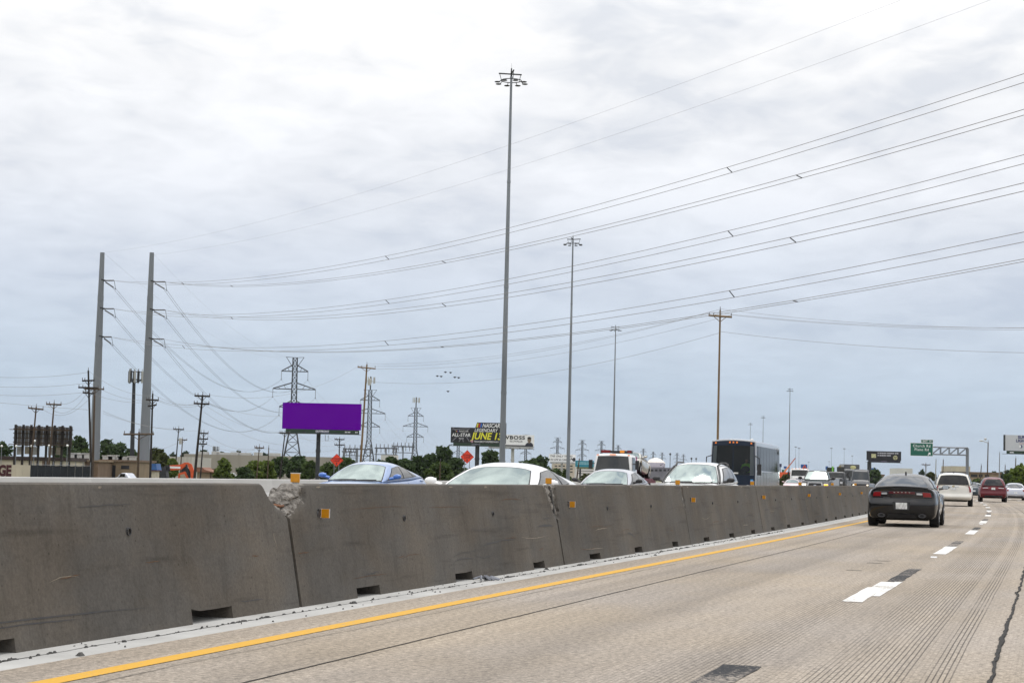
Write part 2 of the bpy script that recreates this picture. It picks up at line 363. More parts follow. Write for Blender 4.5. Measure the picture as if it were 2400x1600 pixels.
# ------------------------------------------------------------------ concrete barrier segments
def barrier_material():
    m, nt, b, N, K = nodes('dirty_barrier_concrete')
    b.inputs['Roughness'].default_value = .9; b.inputs['Specular IOR Level'].default_value = .2
    tc = N('ShaderNodeTexCoord'); oi = N('ShaderNodeObjectInfo')
    ad = N('ShaderNodeVectorMath'); ad.operation = 'ADD'
    cm = N('ShaderNodeCombineXYZ'); mu = N('ShaderNodeMath'); mu.operation = 'MULTIPLY'; K(oi.outputs['Random'], mu.inputs[0]); mu.inputs[1].default_value = 60; K(mu.outputs[0], cm.inputs[0])
    K(tc.outputs['Object'], ad.inputs[0]); K(cm.outputs[0], ad.inputs[1])
    def nz(scale, st, det=5, rough=.55):
        mp = N('ShaderNodeMapping'); K(ad.outputs[0], mp.inputs[0]); mp.inputs['Scale'].default_value = st
        n = N('ShaderNodeTexNoise'); K(mp.outputs[0], n.inputs['Vector']); n.inputs['Scale'].default_value = scale; n.inputs['Detail'].default_value = det; n.inputs['Roughness'].default_value = rough; return n.outputs[0]
    def rng(v, a, c, lo, hi):
        n = N('ShaderNodeMapRange'); K(v, n.inputs[0]); n.inputs[1].default_value = a; n.inputs[2].default_value = c; n.inputs[3].default_value = lo; n.inputs[4].default_value = hi; return n.outputs[0]
    def mul(a, c):
        n = N('ShaderNodeMath'); n.operation = 'MULTIPLY'; K(a, n.inputs[0]); K(c, n.inputs[1]); return n.outputs[0]
    blot = nz(.7, (1, 1, 1.3)); streak = nz(1, (7, 7, .7), 4); scuff = nz(1, (.5, 3, 9), 6, .6); fine = nz(38, (1, 1, 1), 3, .7)
    vo = N('ShaderNodeTexVoronoi'); K(ad.outputs[0], vo.inputs['Vector']); vo.inputs['Scale'].default_value = 9
    pits = rng(vo.outputs['Distance'], .045, .10, .55, 1.0)
    drip = rng(nz(1, (11, 11, .35), 3, .5), .57, .68, 1.0, .87)
    v = mul(mul(mul(rng(blot, .32, .68, .80, 1.17), rng(streak, .3, .7, .93, 1.07)), mul(mul(rng(fine, .25, .75, .78, 1.22), drip), pits)), rng(scuff, .30, .42, .74, 1.0))
    mx = N('ShaderNodeMix'); mx.data_type = 'RGBA'; K(rng(nz(.9, (1, 1, 2)), .4, .6, 0, 1), mx.inputs[0])
    mx.inputs[6].default_value = (.101, .088, .073, 1); mx.inputs[7].default_value = (.095, .088, .079, 1)
    sc = N('ShaderNodeVectorMath'); sc.operation = 'SCALE'; K(mx.outputs[2], sc.inputs[0]); K(v, sc.inputs[3]); K(sc.outputs[0], b.inputs['Base Color'])
    bp = N('ShaderNodeBump'); bp.inputs['Strength'].default_value = .3; bp.inputs['Distance'].default_value = .006; K(fine, bp.inputs['Height']); K(bp.outputs[0], b.inputs['Normal'])
    return m
M_BAR = barrier_material()
M_BRK = mat('broken_concrete', (.225, .21, .19), .95, var=.3, scale=16, bump=1.0, bscale=45, dirt=(.08, .07, .06))
M_GROUT = mat('joint_grout', (.045, .043, .04), .9, var=.2, scale=9)
M_AMB = mat('amber_reflector', (.56, .235, .004), .35, var=.08, scale=30)
M_RUB = mat('black_rubber', (.03, .03, .032), .6, var=.15)
M_BKT = mat('bracket_white', (.62, .62, .6), .5, var=.1)
M_RUST = mat('rusty_steel', (.20, .09, .045), .8, var=.3, scale=8)
BH, BT, BB, SEG = 1.067, .20, .60, 9.16
def barrier(k, label, notches, top=None, recess=None, extra=None, side=True, fine=False):
    s0 = 15.36 + 9.22 * k; o = P(s0, 6.28); rot = R(90) - head(s0 + 4.6)
    root = thing('concrete_barrier', label, 'barrier', o, rot, 'concrete barrier segments in the median')
    xs = {0.0, SEG}
    x = 0.0
    while x < SEG: xs.add(round(x, 3)); x += .3
    if fine:
        for e in (0.0, SEG - 1.0):
            q = e
            while q <= e + 1.0 + 1e-6: xs.add(round(min(q, SEG), 3)); q += .028
    nt = []
    for a, b_ in notches: xs.add(round(a, 3)); xs.add(round(b_, 3)); nt.append((round(a, 3), round(b_, 3)))
    cols = []
    for x in sorted(xs):
        def low(xx, eps):
            for i, (a, b_) in enumerate(nt):
                if a - 1e-6 <= xx + eps <= b_ + 1e-6 and a < xx + eps < b_: return .092 + .012 * noise.noise(Vector((xx * 8, k, 3))) + (.05 * max(0, noise.noise(Vector((xx * 9, k, 1)))) if i == len(nt) - 1 and fine else 0)
            return 0.0
        l, r_ = low(x, -1e-4), low(x, 1e-4)
        cols.append((x, l))
        if abs(l - r_) > .05: cols.append((x, r_))
    nz_ = 30 if fine else 8
    mb = MB(); n = len(cols); rows = nz_ + 1
    def zt(x): return BH if top is None else top(x)
    rec_flag = {}
    for ci, (x, zl) in enumerate(cols):
        T = zt(x)
        for j in range(rows):
            z = zl + (T - zl) * j / nz_
            y = BT * z / BH
            if recess:
                q = recess(x, z)
                if q > 0:
                    nn = noise.fractal(Vector((x * 16, z * 16, k)), 1.0, 2.0, 4)
                    y += q * (.75 + .9 * nn) ; rec_flag[(ci, j)] = True
            if j == nz_: z -= .012
            mb.v.append((x, y, z))
        for j in range(rows):
            z = zl + (T - zl) * j / nz_
            mb.v.append((x, BB - BT * z / BH, z - (.012 if j == nz_ else 0)))
        if T > .9:                                      # softened arris along the top
            mb.v.append((x, BT + .02 + (recess(x, T) if recess else 0), T)); mb.v.append((x, BB - BT - .02, T))
        else:
            mb.v.append((x, BT * T / BH + .03, T + .03 * noise.noise(Vector((x * 30, 1, k))))); mb.v.append((x, BB - BT * T / BH - .02, T))
    st = 2 * rows + 2
    def q(c, i): return c * st + i
    for c in range(n - 1):
        for j in range(nz_):
            fl = 1 if all((cc, jj) in rec_flag for cc in (c, c + 1) for jj in (j, j + 1)) else 0
            mb.f.append((q(c, j), q(c + 1, j), q(c + 1, j + 1), q(c, j + 1))); mb.m.append(fl)
            mb.f.append((q(c, rows + j), q(c, rows + j + 1), q(c + 1, rows + j + 1), q(c + 1, rows + j))); mb.m.append(0)
        t, a, b_, u = nz_, 2 * rows, 2 * rows + 1, rows + nz_
        broken = 1 if (zt(cols[c][0]) < BH - .01 or (c, nz_) in rec_flag) else 0
        for i0, i1 in ((t, a), (a, b_), (b_, u)):
            mb.f.append((q(c, i0), q(c + 1, i0), q(c + 1, i1), q(c, i1))); mb.m.append(broken)
        mb.f.append((q(c, 0), q(c, rows), q(c + 1, rows), q(c + 1, 0))); mb.m.append(0)
    for c in (0, n - 1):
        for j in range(nz_): mb.f.append((q(c, j), q(c, j + 1), q(c, rows + j + 1), q(c, rows + j))); mb.m.append(0)
        mb.f.append((q(c, nz_), q(c, 2 * rows), q(c, 2 * rows + 1), q(c, rows + nz_))); mb.m.append(0)
    body = mb.build('barrier_body', [M_BAR, M_BRK], root, smooth=True)
    g = MB(); zg = .66 if k == 0 else 1.0
    v = []
    for x in (-.058, -.002):
        for z in (.02, zg): v += [(x, BT * z / BH + .02, z), (x, BB - BT * z / BH - .03, z)]
    g.add(v, [(0, 1, 3, 2), (4, 6, 7, 5), (0, 4, 5, 1), (2, 3, 7, 6), (0, 2, 6, 4), (1, 5, 7, 3)])
    g.build('joint_filler', M_GROUT, root)
    # delineators: one on top, one on the face
    tx = .16 if k != 0 else .46
    for nm, mm, f in (('top_reflector', M_AMB, lambda m: m.box(tx, tx + .012, BT + .055, BT + .14, BH + .012, BH + .09)),):
        m = MB(); f(m); r = m.build(nm, mm, root)
        c = MB(); c.box(tx - .002, tx + .03, BT + .052, BT + .143, BH + .09, BH + .097); c.box(tx + .012, tx + .03, BT + .06, BT + .13, BH - .003, BH + .09); c.build('bracket', M_BKT, r)
    if side:
        x, z = .72, .80; y = BT * z / BH
        m = MB(); m.box(x, x + .008, y - .088, y - .014, z - .040, z + .040); r = m.build('side_reflector', M_AMB, root)
        c = MB(); c.box(x - .004, x + .025, y - .014, y + .004, z - .042, z + .042, 0); c.box(x + .010, x + .02, y - .091, y - .014, z - .041, z + .041, 0); c.build('bracket', M_BKT, r)
        c = MB(); c.ball((x - .05, y, z - .01), .03, .015, .035); c.box(x - .05, x + .0, y - .012, y + .002, z - .03, z + .04); c.build('rubber_hinge', M_RUB, r)
    # lifting sockets: dark plugs in the face
    for x in (3.0, 6.2):
        z = .72; y = BT * z / BH
        m = MB(); m.lathe([(0, .004), (.022, .004), (.022, -.012), (.03, -.012), (.032, .004)], 12, 'y')
        r = m.build('lifting_socket', M_RUB, root); r.location = (x, y - .002, z)
    if extra: extra(root)
    return root
ORD = ('first', 'second', 'third', 'fourth')
def top0(x):
    pts = [(0, BH), (8.70, BH), (8.74, 1.045), (8.84, .935), (8.98, .885), (9.08, .855), (9.14, .79), (SEG, .77)]
    for (a, za), (b_, zb) in zip(pts, pts[1:]):
        if a <= x <= b_: return za + (zb - za) * (x - a) / (b_ - a) + (.012 * noise.noise(Vector((x * 25, 0, 0))) if x > 8.75 else 0)
    return BH
def top1(x):
    if x > .36: return BH
    return pw_([(0, .79), (.10, .85), (.16, .93), (.22, .985), (.30, 1.03), (.36, BH)], x) + .014 * noise.noise(Vector((x * 28, 4, 0)))
def pw_(pts, x):
    for (a, u), (b_, v) in zip(pts, pts[1:]):
        if x <= b_: return u + (v - u) * max(0, x - a) / (b_ - a)
    return pts[-1][1]
def rec0(x, z):
    # ragged face where the corner broke away
    return .035 if x > 8.92 and z > .80 + (9.19 - x) * .22 + .03 * noise.noise(Vector((x * 20, 5, 0))) else 0
def rec1(x, z):
    a_ = .44 + .07 * noise.noise(Vector((z * 12, 0, 0))) + .03 * noise.noise(Vector((z * 40, 6, 0))) - x; b_ = z - (.765 + .34 * x + .04 * noise.noise(Vector((x * 14, 2, 0))))
    if a_ > 0 and b_ > 0: return .095 * min(1, a_ / .10, b_ / .07)
    e = SEG - x
    if z > .58 and e < (z - .58) * .85 + .03 * noise.noise(Vector((z * 17, 3, 0))): return .055
    return 0
def rec2(x, z):
    if z > .62 and x < .10 + .10 * max(0, z - .8) + .04 * noise.noise(Vector((z * 19, 7, 0))): return .05
    e = SEG - x
    if z > .70 and e < .05 + .03 * noise.noise(Vector((z * 15, 9, 0))): return .04
    return 0
def rec3(x, z):
    return .05 if z > .66 and x < .10 + .05 * noise.noise(Vector((z * 15, 11, 0))) + .12 * max(0, z - .95) else 0
def rubble(root):
    mb = MB()
    for c, r_ in (((.22, .33, .93), (.10, .11, .09)), ((.05, .33, .90), (.05, .07, .055)), ((.34, .30, .985), (.14, .09, .075)), ((.25, .27, .86), (.16, .085, .07)), ((.10, .25, .80), (.11, .10, .045))):
        mb.ball(c, *r_, nu=44, nv=28)
    for i, v in enumerate(mb.v):
        p = Vector(v); st = Vector((p.x * 11 + p.z * 6, p.y * 11, p.z * 26 + p.x * 9))
        q = noise.noise_vector(p * 9) * .035 + noise.noise_vector(st) * .022 + noise.noise_vector(p * 52) * .009; mb.v[i] = tuple(p + q)
    mb.build('broken_concrete_core', M_BRK, root)
    m = MB(); m.path([(-.12, .27, .885), (.04, .25, .868), (.16, .26, .872)], .012, 6); m.build('exposed_rebar', M_RUST, root)
barrier(-1, 'nearest grey concrete barrier with its top right corner knocked off', [(3.85, 4.5), (7.05, 7.78)], top0, rec0, side=False, fine=True)
barrier(0, 'concrete barrier with crumbled left end and two amber reflectors, right of the knocked-off corner', [(1.37, 2.0), (4.42, 5.05), (7.66, 8.2)], top1, rec1, rubble, fine=True)
barrier(1, 'concrete barrier chipped at both ends, below the grey sedan and white utility vehicle', [(1.45, 2.1), (4.45, 5.0), (7.5, 8.0)], None, rec2, fine=True)
barrier(2, 'concrete barrier with a thin chipped left edge, below the white utility vehicle and bus', [(1.4, 2.0), (4.4, 5.0), (7.4, 7.95)], None, rec3, fine=True)
barrier(3, 'plain concrete barrier below the black pickup, four segments left of the black sedan', [(1.4, 2.0), (4.4, 5.0), (7.4, 7.95)])
barrier(4, 'concrete barrier with a faint tyre arc near its foot, left of the black sedan', [(1.4, 2.0), (4.4, 5.0), (7.4, 7.95)])
barrier(5, 'last fully visible concrete barrier, its right end behind the black sedan', [(1.4, 2.0), (4.4, 5.0), (7.4, 7.95)])
# scrapes and tyre smears on the barrier faces, as raised skins of rust and rubber
BARS = [o for o in bpy.data.objects if o.name.startswith('concrete_barrier')]
BARS.sort(key=lambda o: o.location.y)
M_SCR = mat('rust_scrape', (.085, .045, .022), .9, var=.3, scale=15); M_SMR = mat('rubber_smear', (.028, .028, .030), .8, var=.4, scale=15, dirt=(.055, .052, .048)); M_PAL = mat('pale_chip', (.20, .17, .13), .9, var=.3, scale=20)
def scrape(k, x0, z0, x1, z1, w, m_, seed, arc=0.0):
    mb = MB(); n = 14; v = []
    for i in range(n + 1):
        t = i / n; x = x0 + (x1 - x0) * t; z = z0 + (z1 - z0) * t + arc * 4 * t * (1 - t) + .006 * noise.noise(Vector((t * 6, seed, 0)))
        hw = w * .5 * min(1, 4 * t, 4 * (1 - t) + .05) * (.6 + .7 * abs(noise.noise(Vector((t * 9, seed, 3)))))
        for sg in (-1, 1): zz = z + sg * hw; v.append((x, BT * zz / BH - .0025, zz))
    mb.add(v, [(2 * i, 2 * i + 2, 2 * i + 3, 2 * i + 1) for i in range(n)]); mb.build('scrape_mark', m_, BARS[k])
for i, (k, x0, z0, x1, z1, w, m_, arc) in enumerate(((0, 6.39, .49, 6.65, .495, .010, M_SCR, 0), (1, .06, .462, .34, .461, .012, M_SCR, 0), (1, 1.4, .818, 3.2, .836, .006, M_SCR, .01), (1, 3.8, .823, 5.1, .815, .008, M_SCR, 0),
    (1, 8.1, .53, 8.95, .524, .035, M_SMR, .01), (1, 8.4, .62, 8.9, .636, .014, M_SMR, .005), (1, 8.55, .665, 8.85, .678, .010, M_SMR, 0), (1, 8.0, .228, 8.28, .26, .012, M_SCR, 0), (2, 5.05, .67, 5.42, .48, .012, M_SMR, 0), (1, 4.4, .215, 5.2, .23, .012, M_SMR, .02),
    (2, 4.05, .33, 4.65, .24, .03, M_SMR, .02), (3, 2.75, .81, 2.86, .67, .03, M_SMR, 0), (0, 8.30, .472, 8.44, .471, .012, M_SCR, 0), (0, 7.93, .118, 8.44, .116, .010, M_SMR, 0), (0, 8.80, .66, 8.85, .52, .035, M_PAL, 0), (5, 1.2, .10, 4.4, .11, .02, M_SMR, .10), (0, 1.5, .42, 3.6, .44, .012, M_SMR, .015), (0, 3.0, .20, 6.5, .17, .014, M_SMR, .01), (1, 5.5, .35, 7.0, .40, .02, M_SMR, .02))):
    scrape(k, x0, z0, x1, z1, w, m_, i * 3.7, arc)
rnd = random.Random(21)
for k in range(6):
    for i in range(11):
        x, z, L_ = rnd.uniform(.6, 7.6), rnd.choice((rnd.uniform(.16, .45), rnd.uniform(.16, .9))), rnd.uniform(.15, 1.3)
        scrape(k, x, z, x + L_, z + rnd.gauss(0, .02), rnd.uniform(.005, .016), rnd.choice((M_SMR, M_SMR, M_SCR, M_PAL)), 50 + k * 20 + i, rnd.gauss(0, .03) * L_)
    for i in range(3):                                # small spalls along the top arris
        x = rnd.uniform(.5, 8.6); scrape(k, x, 1.035, x + rnd.uniform(.05, .16), 1.04, rnd.uniform(.02, .04), M_PAL, 300 + k * 9 + i)
for k in range(6, 10):
    barrier(k, '%s concrete barrier segment beyond the black sedan' % ORD[k - 6], [(1.4, 2.0), (4.4, 5.0), (7.4, 7.95)], side=(k % 2 == 0))
# grit along the foot of the barrier
mb = MB(); rnd = random.Random(3)
for i in range(520):
    s_ = rnd.uniform(7, 45) ** 1.0; d_ = 6.07 + .03 * noise.noise(Vector((s_ * .8, 0, 0))) + rnd.gauss(0, .012) if i < 400 else rnd.uniform(5.85, 6.26)
    p = P(s_, d_); L_ = rnd.uniform(.012, .05) if i < 400 else rnd.uniform(.006, .018); w = rnd.uniform(.004, .012)
    a = R(90) - head(s_) + rnd.gauss(0, .25); h_ = rnd.uniform(.004, .016)
    if rnd.random() < .05: L_, w, h_ = .06, .03, .02
    ca, sa = math.cos(a), math.sin(a)
    q = [(-L_, -w * .5), (0, -w), (L_, -w * .3), (L_ * .7, w), (-L_ * .6, w * .8)]
    mb.add([(p.x + x * ca - y * sa, p.y + x * sa + y * ca, .001) for x, y in q] + [(p.x + x * .4 * ca - y * .4 * sa, p.y + x * .4 * sa + y * .4 * ca, h_) for x, y in q],
           [(5, 6, 7, 8, 9)] + [(i_, (i_ + 1) % 5, 5 + (i_ + 1) % 5, 5 + i_) for i_ in range(5)])
o = mb.build('roadside_grit', mat('grit', (.06, .058, .055), .9, var=.4, scale=5), kind='stuff')
tag(o, 'dark grit and rubber scraps along the foot of the barriers', 'debris')
m = MB(); rnd = random.Random(5)
for i in range(7):
    a = rnd.uniform(0, 6); m.path([(0, 0, .005), (.07 * math.cos(a), .07 * math.sin(a), .03 + .02 * rnd.random()), (.15 * math.cos(a + .6), .15 * math.sin(a + .6), .01)], .012, 5)
o = m.build('crumpled_rag', mat('rag', (.22, .23, .26), .9, var=.3, scale=20)); o.location = P(19.9 + .55, 6.14); tag(o, 'crumpled grey scrap lying at a drain slot in the barrier foot', 'litter')

# far parapet of the other carriageway and right-hand parapet
M_PAR = mat('clean_concrete', (.45, .45, .44), .85, var=.08, scale=.6, bump=.2, bscale=8, stretch=(1, 1, .3))
def parapet(d0, h, s0, s1, seg, label, toward):
    root = thing('parapet_wall', label, 'barrier', P(s0, d0), 0); s = s0; o0 = P(s0, d0)
    prof = [(0, 0), (0, .08), (.13, .33), (.19, h - .02), (.21, h), (.36, h), (.38, h - .02), (.42, 0)]
    if toward < 0: prof = [(.42 - y, z) for y, z in prof][::-1]
    while s < s1:
        L_ = seg - .04; mb = MB(); v = [(x, y, z) for x in (0, L_) for y, z in prof]; k = len(prof)
        mb.add(v, [(i_, (i_ + 1) % k, k + (i_ + 1) % k, k + i_) for i_ in range(k)] + [tuple(range(k)), tuple(range(2 * k - 1, k - 1, -1))])
        o = mb.build('wall_section', M_PAR, root); o.location = P(s, d0) - o0; o.rotation_euler = (0, 0, R(90) - head(s + seg / 2)); s += seg
parapet(26.9, .80, 8, 330, 14.0, 'long light grey concrete parapet beyond the opposite lanes', 1)
parapet(-12.4, .85, 100, 420, 20.0, 'long pale concrete parapet at the right edge of the highway', -1)
# ================================================================== VEHICLES
M_GLASS = mat('window_glass', (.012, .015, .017), .04, var=.05, spec=.8, ior=1.8)
M_TINT = mat('dark_tinted_glass', (.004, .004, .005), .06, var=.05, spec=.5)
M_SHIELD = mat('windscreen_glass', (.02, .028, .028), .07, var=.5, scale=1.6, spec=1.0, ior=2.5, bump=.30, bscale=1.6, tint=(.86, 1.0, .98))
M_TYRE = mat('tyre_rubber', (.012, .012, .013), .85, var=.2)
M_RIM = mat('alloy_rim', (.45, .46, .48), .3, .9, var=.08)
M_TRIM = mat('black_trim', (.014, .014, .016), .5, var=.15)
M_UNDER = mat('underbody', (.008, .008, .008), .9, var=.2)
M_CHROME = mat('chrome', (.65, .66, .68), .12, 1.0, var=.05)
M_RED = mat('red_lens', (.22, .008, .012), .15, var=.1, coat=.6)
M_CLEAR = mat('clear_lens', (.55, .56, .58), .12, .2, var=.1, coat=.6)
M_ORANGE = mat('orange_marker_lens', (.85, .22, .02), .3, var=.1, emit=.15)
M_LAMP = mat('lit_headlamp', (1.0, .86, .62), .3, var=.02, emit=2.5)
M_AMBER = mat('lit_turn_signal', (1.0, .45, .03), .3, var=.02, emit=1.6)
M_PLATE = mat('licence_plate', (.62, .63, .62), .5, var=.35, scale=28, stretch=(1, 1, .35))
def lerp(a, b, t): return a + (b - a) * t
def pw(pts, x):
    if x <= pts[0][0]: return pts[0][1]
    for (a, u), (b, v) in zip(pts, pts[1:]):
        if x <= b:
            t = (x - a) / (b - a) if b > a else 1; return u + (v - u) * t
    return pts[-1][1]
class Hull:
    "closed surface over a box grid, F(a, b, c): a along 0..1, b across -1..1, c up 0..1"
    def __init__(s, F, A, nb, nc): s.F = F; s.A = A; s.nb = nb; s.nc = nc
    def build(s, name, m, parent, sub=1, open_front=None):
        A, nb, nc = s.A, s.nb, s.nc; na = len(A) - 1; idx = {}; mb = MB()
        def V(i, j, k):
            if (i, j, k) not in idx:
                idx[(i, j, k)] = len(mb.v); mb.v.append(tuple(s.F(A[i], -1 + 2 * j / nb, k / nc)))
            return idx[(i, j, k)]
        for i in range(na):
            for k in range(nc):
                for j in (0, nb): mb.f.append((V(i, j, k), V(i + 1, j, k), V(i + 1, j, k + 1), V(i, j, k + 1)))
            for j in range(nb):
                for k in (0, nc): mb.f.append((V(i, j, k), V(i + 1, j, k), V(i + 1, j + 1, k), V(i, j + 1, k)))
        for j in range(nb):
            for k in range(nc):
                for i in (0, na):
                    if i and open_front and open_front[0] <= k < open_front[1] and 0 < j < nb - 1: continue
                    mb.f.append((V(i, j, k), V(i, j + 1, k), V(i, j + 1, k + 1), V(i, j, k + 1)))
        mb.m = [0] * len(mb.f)
        o = mb.build(name, m, parent); me = o.data
        me.polygons.foreach_set('use_smooth', [True] * len(me.polygons))
        if sub:
            md = o.modifiers.new('round', 'SUBSURF'); md.levels = sub; md.render_levels = sub
        return o
    def abc(s, face, u, v):
        return {'F': (1, u, v), 'B': (0, u, v), 'L': (u, 1, v), 'R': (u, -1, v), 'T': (u, v, 1)}[face]
    def pt(s, face, u, v): return Vector(s.F(*s.abc(face, u, v)))
    def patch(s, name, m, parent, face, quad, off=.014, nu=8, nv=4, skirt=.02, smooth=True):
        mb = MB(); ctr = Vector(s.F(.5, 0, .5)); e = 1e-3
        for layer in (off, off - skirt):
            for j in range(nv + 1):
                for i in range(nu + 1):
                    t, w = i / nu, j / nv
                    u = lerp(lerp(quad[0][0], quad[1][0], t), lerp(quad[3][0], quad[2][0], t), w)
                    v = lerp(lerp(quad[0][1], quad[1][1], t), lerp(quad[3][1], quad[2][1], t), w)
                    p = s.pt(face, u, v)
                    du = s.pt(face, u + e, v) - s.pt(face, u - e, v); dv = s.pt(face, u, v + e) - s.pt(face, u, v - e)
                    n = du.cross(dv)
                    if n.length < 1e-12: n = Vector((0, 0, 1))
                    n.normalize()
                    if n.dot(p - ctr) < 0: n = -n
                    mb.v.append(tuple(p + n * layer))
        W = nu + 1; O = W * (nv + 1)
        mb.f = [(j * W + i, j * W + i + 1, (j + 1) * W + i + 1, (j + 1) * W + i) for j in range(nv) for i in range(nu)]
        rim = [i for i in range(W)] + [j * W + nu for j in range(1, nv + 1)] + [nv * W + i for i in range(nu - 1, -1, -1)] + [j * W for j in range(nv - 1, 0, -1)]
        mb.f += [(rim[i], rim[(i + 1) % len(rim)], O + rim[(i + 1) % len(rim)], O + rim[i]) for i in range(len(rim))]
        mb.m = [0] * len(mb.f)
        return mb.build(name, m, parent, smooth=smooth)
WHEEL = {}
def wheel(root, x, y, r, w, side):
    key = (r, w)
    if key not in WHEEL:
        t = MB(); t.lathe([(r * .62, -w / 2), (r * .9, -w / 2), (r * .985, -w * .42), (r, -w * .25), (r, w * .25), (r * .985, w * .42), (r * .9, w / 2), (r * .62, w / 2)], 28)
        m = MB(); m.lathe([(.0, w * .30), (r * .18, w * .32), (r * .2, w * .26), (r * .6, w * .30), (r * .66, w * .44), (r * .66, -w * .3), (0, -w * .3)], 24)
        for k in range(5):
            a = 2 * math.pi * k / 5; m.bar((0, w * .34, 0), (r * .6 * math.cos(a), w * .38, r * .6 * math.sin(a)), r * .14)
        WHEEL[key] = (t.mesh('tyre', M_TYRE, True), m.mesh('rim', M_RIM, True))
    t = link('wheel', WHEEL[key][0], root); t.location = (x, y, r); t.rotation_euler = (0, 0, 0 if side > 0 else math.pi)
    link('rim', WHEEL[key][1], t)
    return t
def stations(L, axles, Rw):
    A = {0, .012, .03, .06, .1, .15, .85, .9, .94, .97, .988, 1}
    for i in range(16): A.add(round(.15 + .7 * i / 15, 4))
    for ax in axles:
        c = (ax + L / 2) / L
        for k in (-1.0, -.985, -.8, -.5, 0, .5, .8, .985, 1.0): A.add(round(c + k * Rw / L, 4))
    A = sorted(a for a in A if 0 <= a <= 1); out = [A[0]]
    for a in A[1:]:
        if a - out[-1] > .0035: out.append(a)
    out[-1] = 1.0
    return out
def car(name, label, cat, sp, loc, rot, pm, group=None, front=True, rear=True, glass=None, shield=None, rearglass=None, sub=1):
    L, Wd, H = sp['L'], sp['W'], sp['H']; sill = sp.get('sill', .2); wr = sp.get('wr', .33); Rw = wr + sp.get('gap', .06)
    axles = (-L / 2 + sp['ro'], L / 2 - sp['fo']); top = sp['top']
    root = thing(name, label, cat, loc, rot, group)
    glass = glass or M_GLASS; shield = shield or M_SHIELD; rearglass = rearglass or glass
    rp = sp.get('rprof', [(0, -.05), (.18, .0), (.42, .03), (.52, .0), (.8, -.02), (1, -.06)])
    fp = sp.get('fprof', [(0, -.06), (.2, .0), (.5, .03), (.8, -.04), (1, -.12)])
    wp = sp.get('wprof', [(0, .94), (.2, .985), (.5, 1.0), (.75, .985), (1, .90)])
    tap = sp.get('taper', .10); bow = sp.get('bow', .16)
    def F1(a, b, c):
        x = -L / 2 + a * L; zt = pw(top, a); zl = sill
        if a < .08: zl = lerp(sp.get('rsill', sill + .04), sill, a / .08)
        for ax in axles:
            dx = abs(x - ax)
            if dx < Rw: zl = max(zl, min(zt - .16, wr + math.sqrt(max(0, Rw * Rw - dx * dx))))
        e = abs(2 * a - 1); t = max(0, (e - .72) / .28)
        hw = Wd / 2 * pw(wp, c) * (1 - tap * t ** 2.2)
        for ax in axles:                                   # flared arches
            dx = abs(x - ax)
            if dx < Rw * 1.3: hw += .018 * (1 - (dx / (Rw * 1.3)) ** 2) * max(0, 1 - abs(c - .45) * 2)
        w = t ** 3
        if a < .5: x += w * (bow * b * b) - w * pw(rp, c)
        else: x += -w * (bow * b * b) + w * pw(fp, c)
        z = zl + (zt - zl) * c - .045 * b * b * c ** 3 * sp.get('crown', 1)
        return x, b * hw, z
    A = stations(L, axles, Rw)
    body = Hull(F1, A, 8, 8); ob = body.build('body', pm, root, sub)
    g = sp['gh']                                           # rear base, rear roof, front roof, front base (fractions), roof width ratio
    wb, wt = Wd / 2 * g.get('wb', .90), Wd / 2 * g.get('wt', .68); arch = g.get('arch', .05)
    def F2(a, b, c):
        xb = -L / 2 + L * lerp(g['r0'], g['f0'], a); xt = -L / 2 + L * lerp(g['r1'], g['f1'], a)
        e = 2 * a - 1; cc = c
        x = lerp(xb, xt, c)
        zb = pw(top, lerp(g['r0'], g['f0'], a)) - .05
        zt = H - arch * abs(e - g.get('peak', .1)) ** 2.2
        z = lerp(zb, zt, c) - .085 * abs(b) ** 3 * c
        hw = lerp(wb, wt, c ** 1.15) * (1 - .07 * max(0, abs(e)) ** 4)
        k = max(0, abs(e) - .55) / .45
        bw = g.get('bow', .14) * k * (1 - b * b) - g.get('bow', .14) * k * .5
        x += math.copysign(bw, e) + math.copysign(g.get('belly', .05) * k * 4 * c * (1 - c), e)
        hw += .03 * math.sin(math.pi * c)
        return x, b * hw, z
    cab = Hull(F2, [0, .04, .1, .2, .3, .4, .5, .6, .7, .8, .9, .96, 1], 8, 7); oc = cab.build('cabin', pm, root, sub)
    def pane(nm, m_, fc, q, n1, n2):
        o = cab.patch(nm, m_, root, fc, q, .014, n1, n2)
        cu, cv = sum(p[0] for p in q) / 4, sum(p[1] for p in q) / 4; du = .030 if fc in 'FB' else .012; dv = .035
        cab.patch('window_seal', M_TRIM, o, fc, [(u + math.copysign(du, u - cu), v + math.copysign(dv, v - cv)) for u, v in q], .007, n1, n2)
    pane('windscreen', shield, 'F', g.get('ws', [(-.92, .12), (.92, .12), (.86, .92), (-.86, .92)]), 12, 6)
    pane('rear_window', rearglass, 'B', g.get('rw', [(-.88, .15), (.88, .15), (.80, .90), (-.80, .90)]), 12, 6)
    for fc in 'LR':
        for q in g.get('side', [[(.55, .16), (.93, .16), (.90, .86), (.55, .90)], [(.16, .20), (.52, .16), (.52, .90), (.14, .84)]]):
            pane('side_window', glass, fc, q, 6, 4)
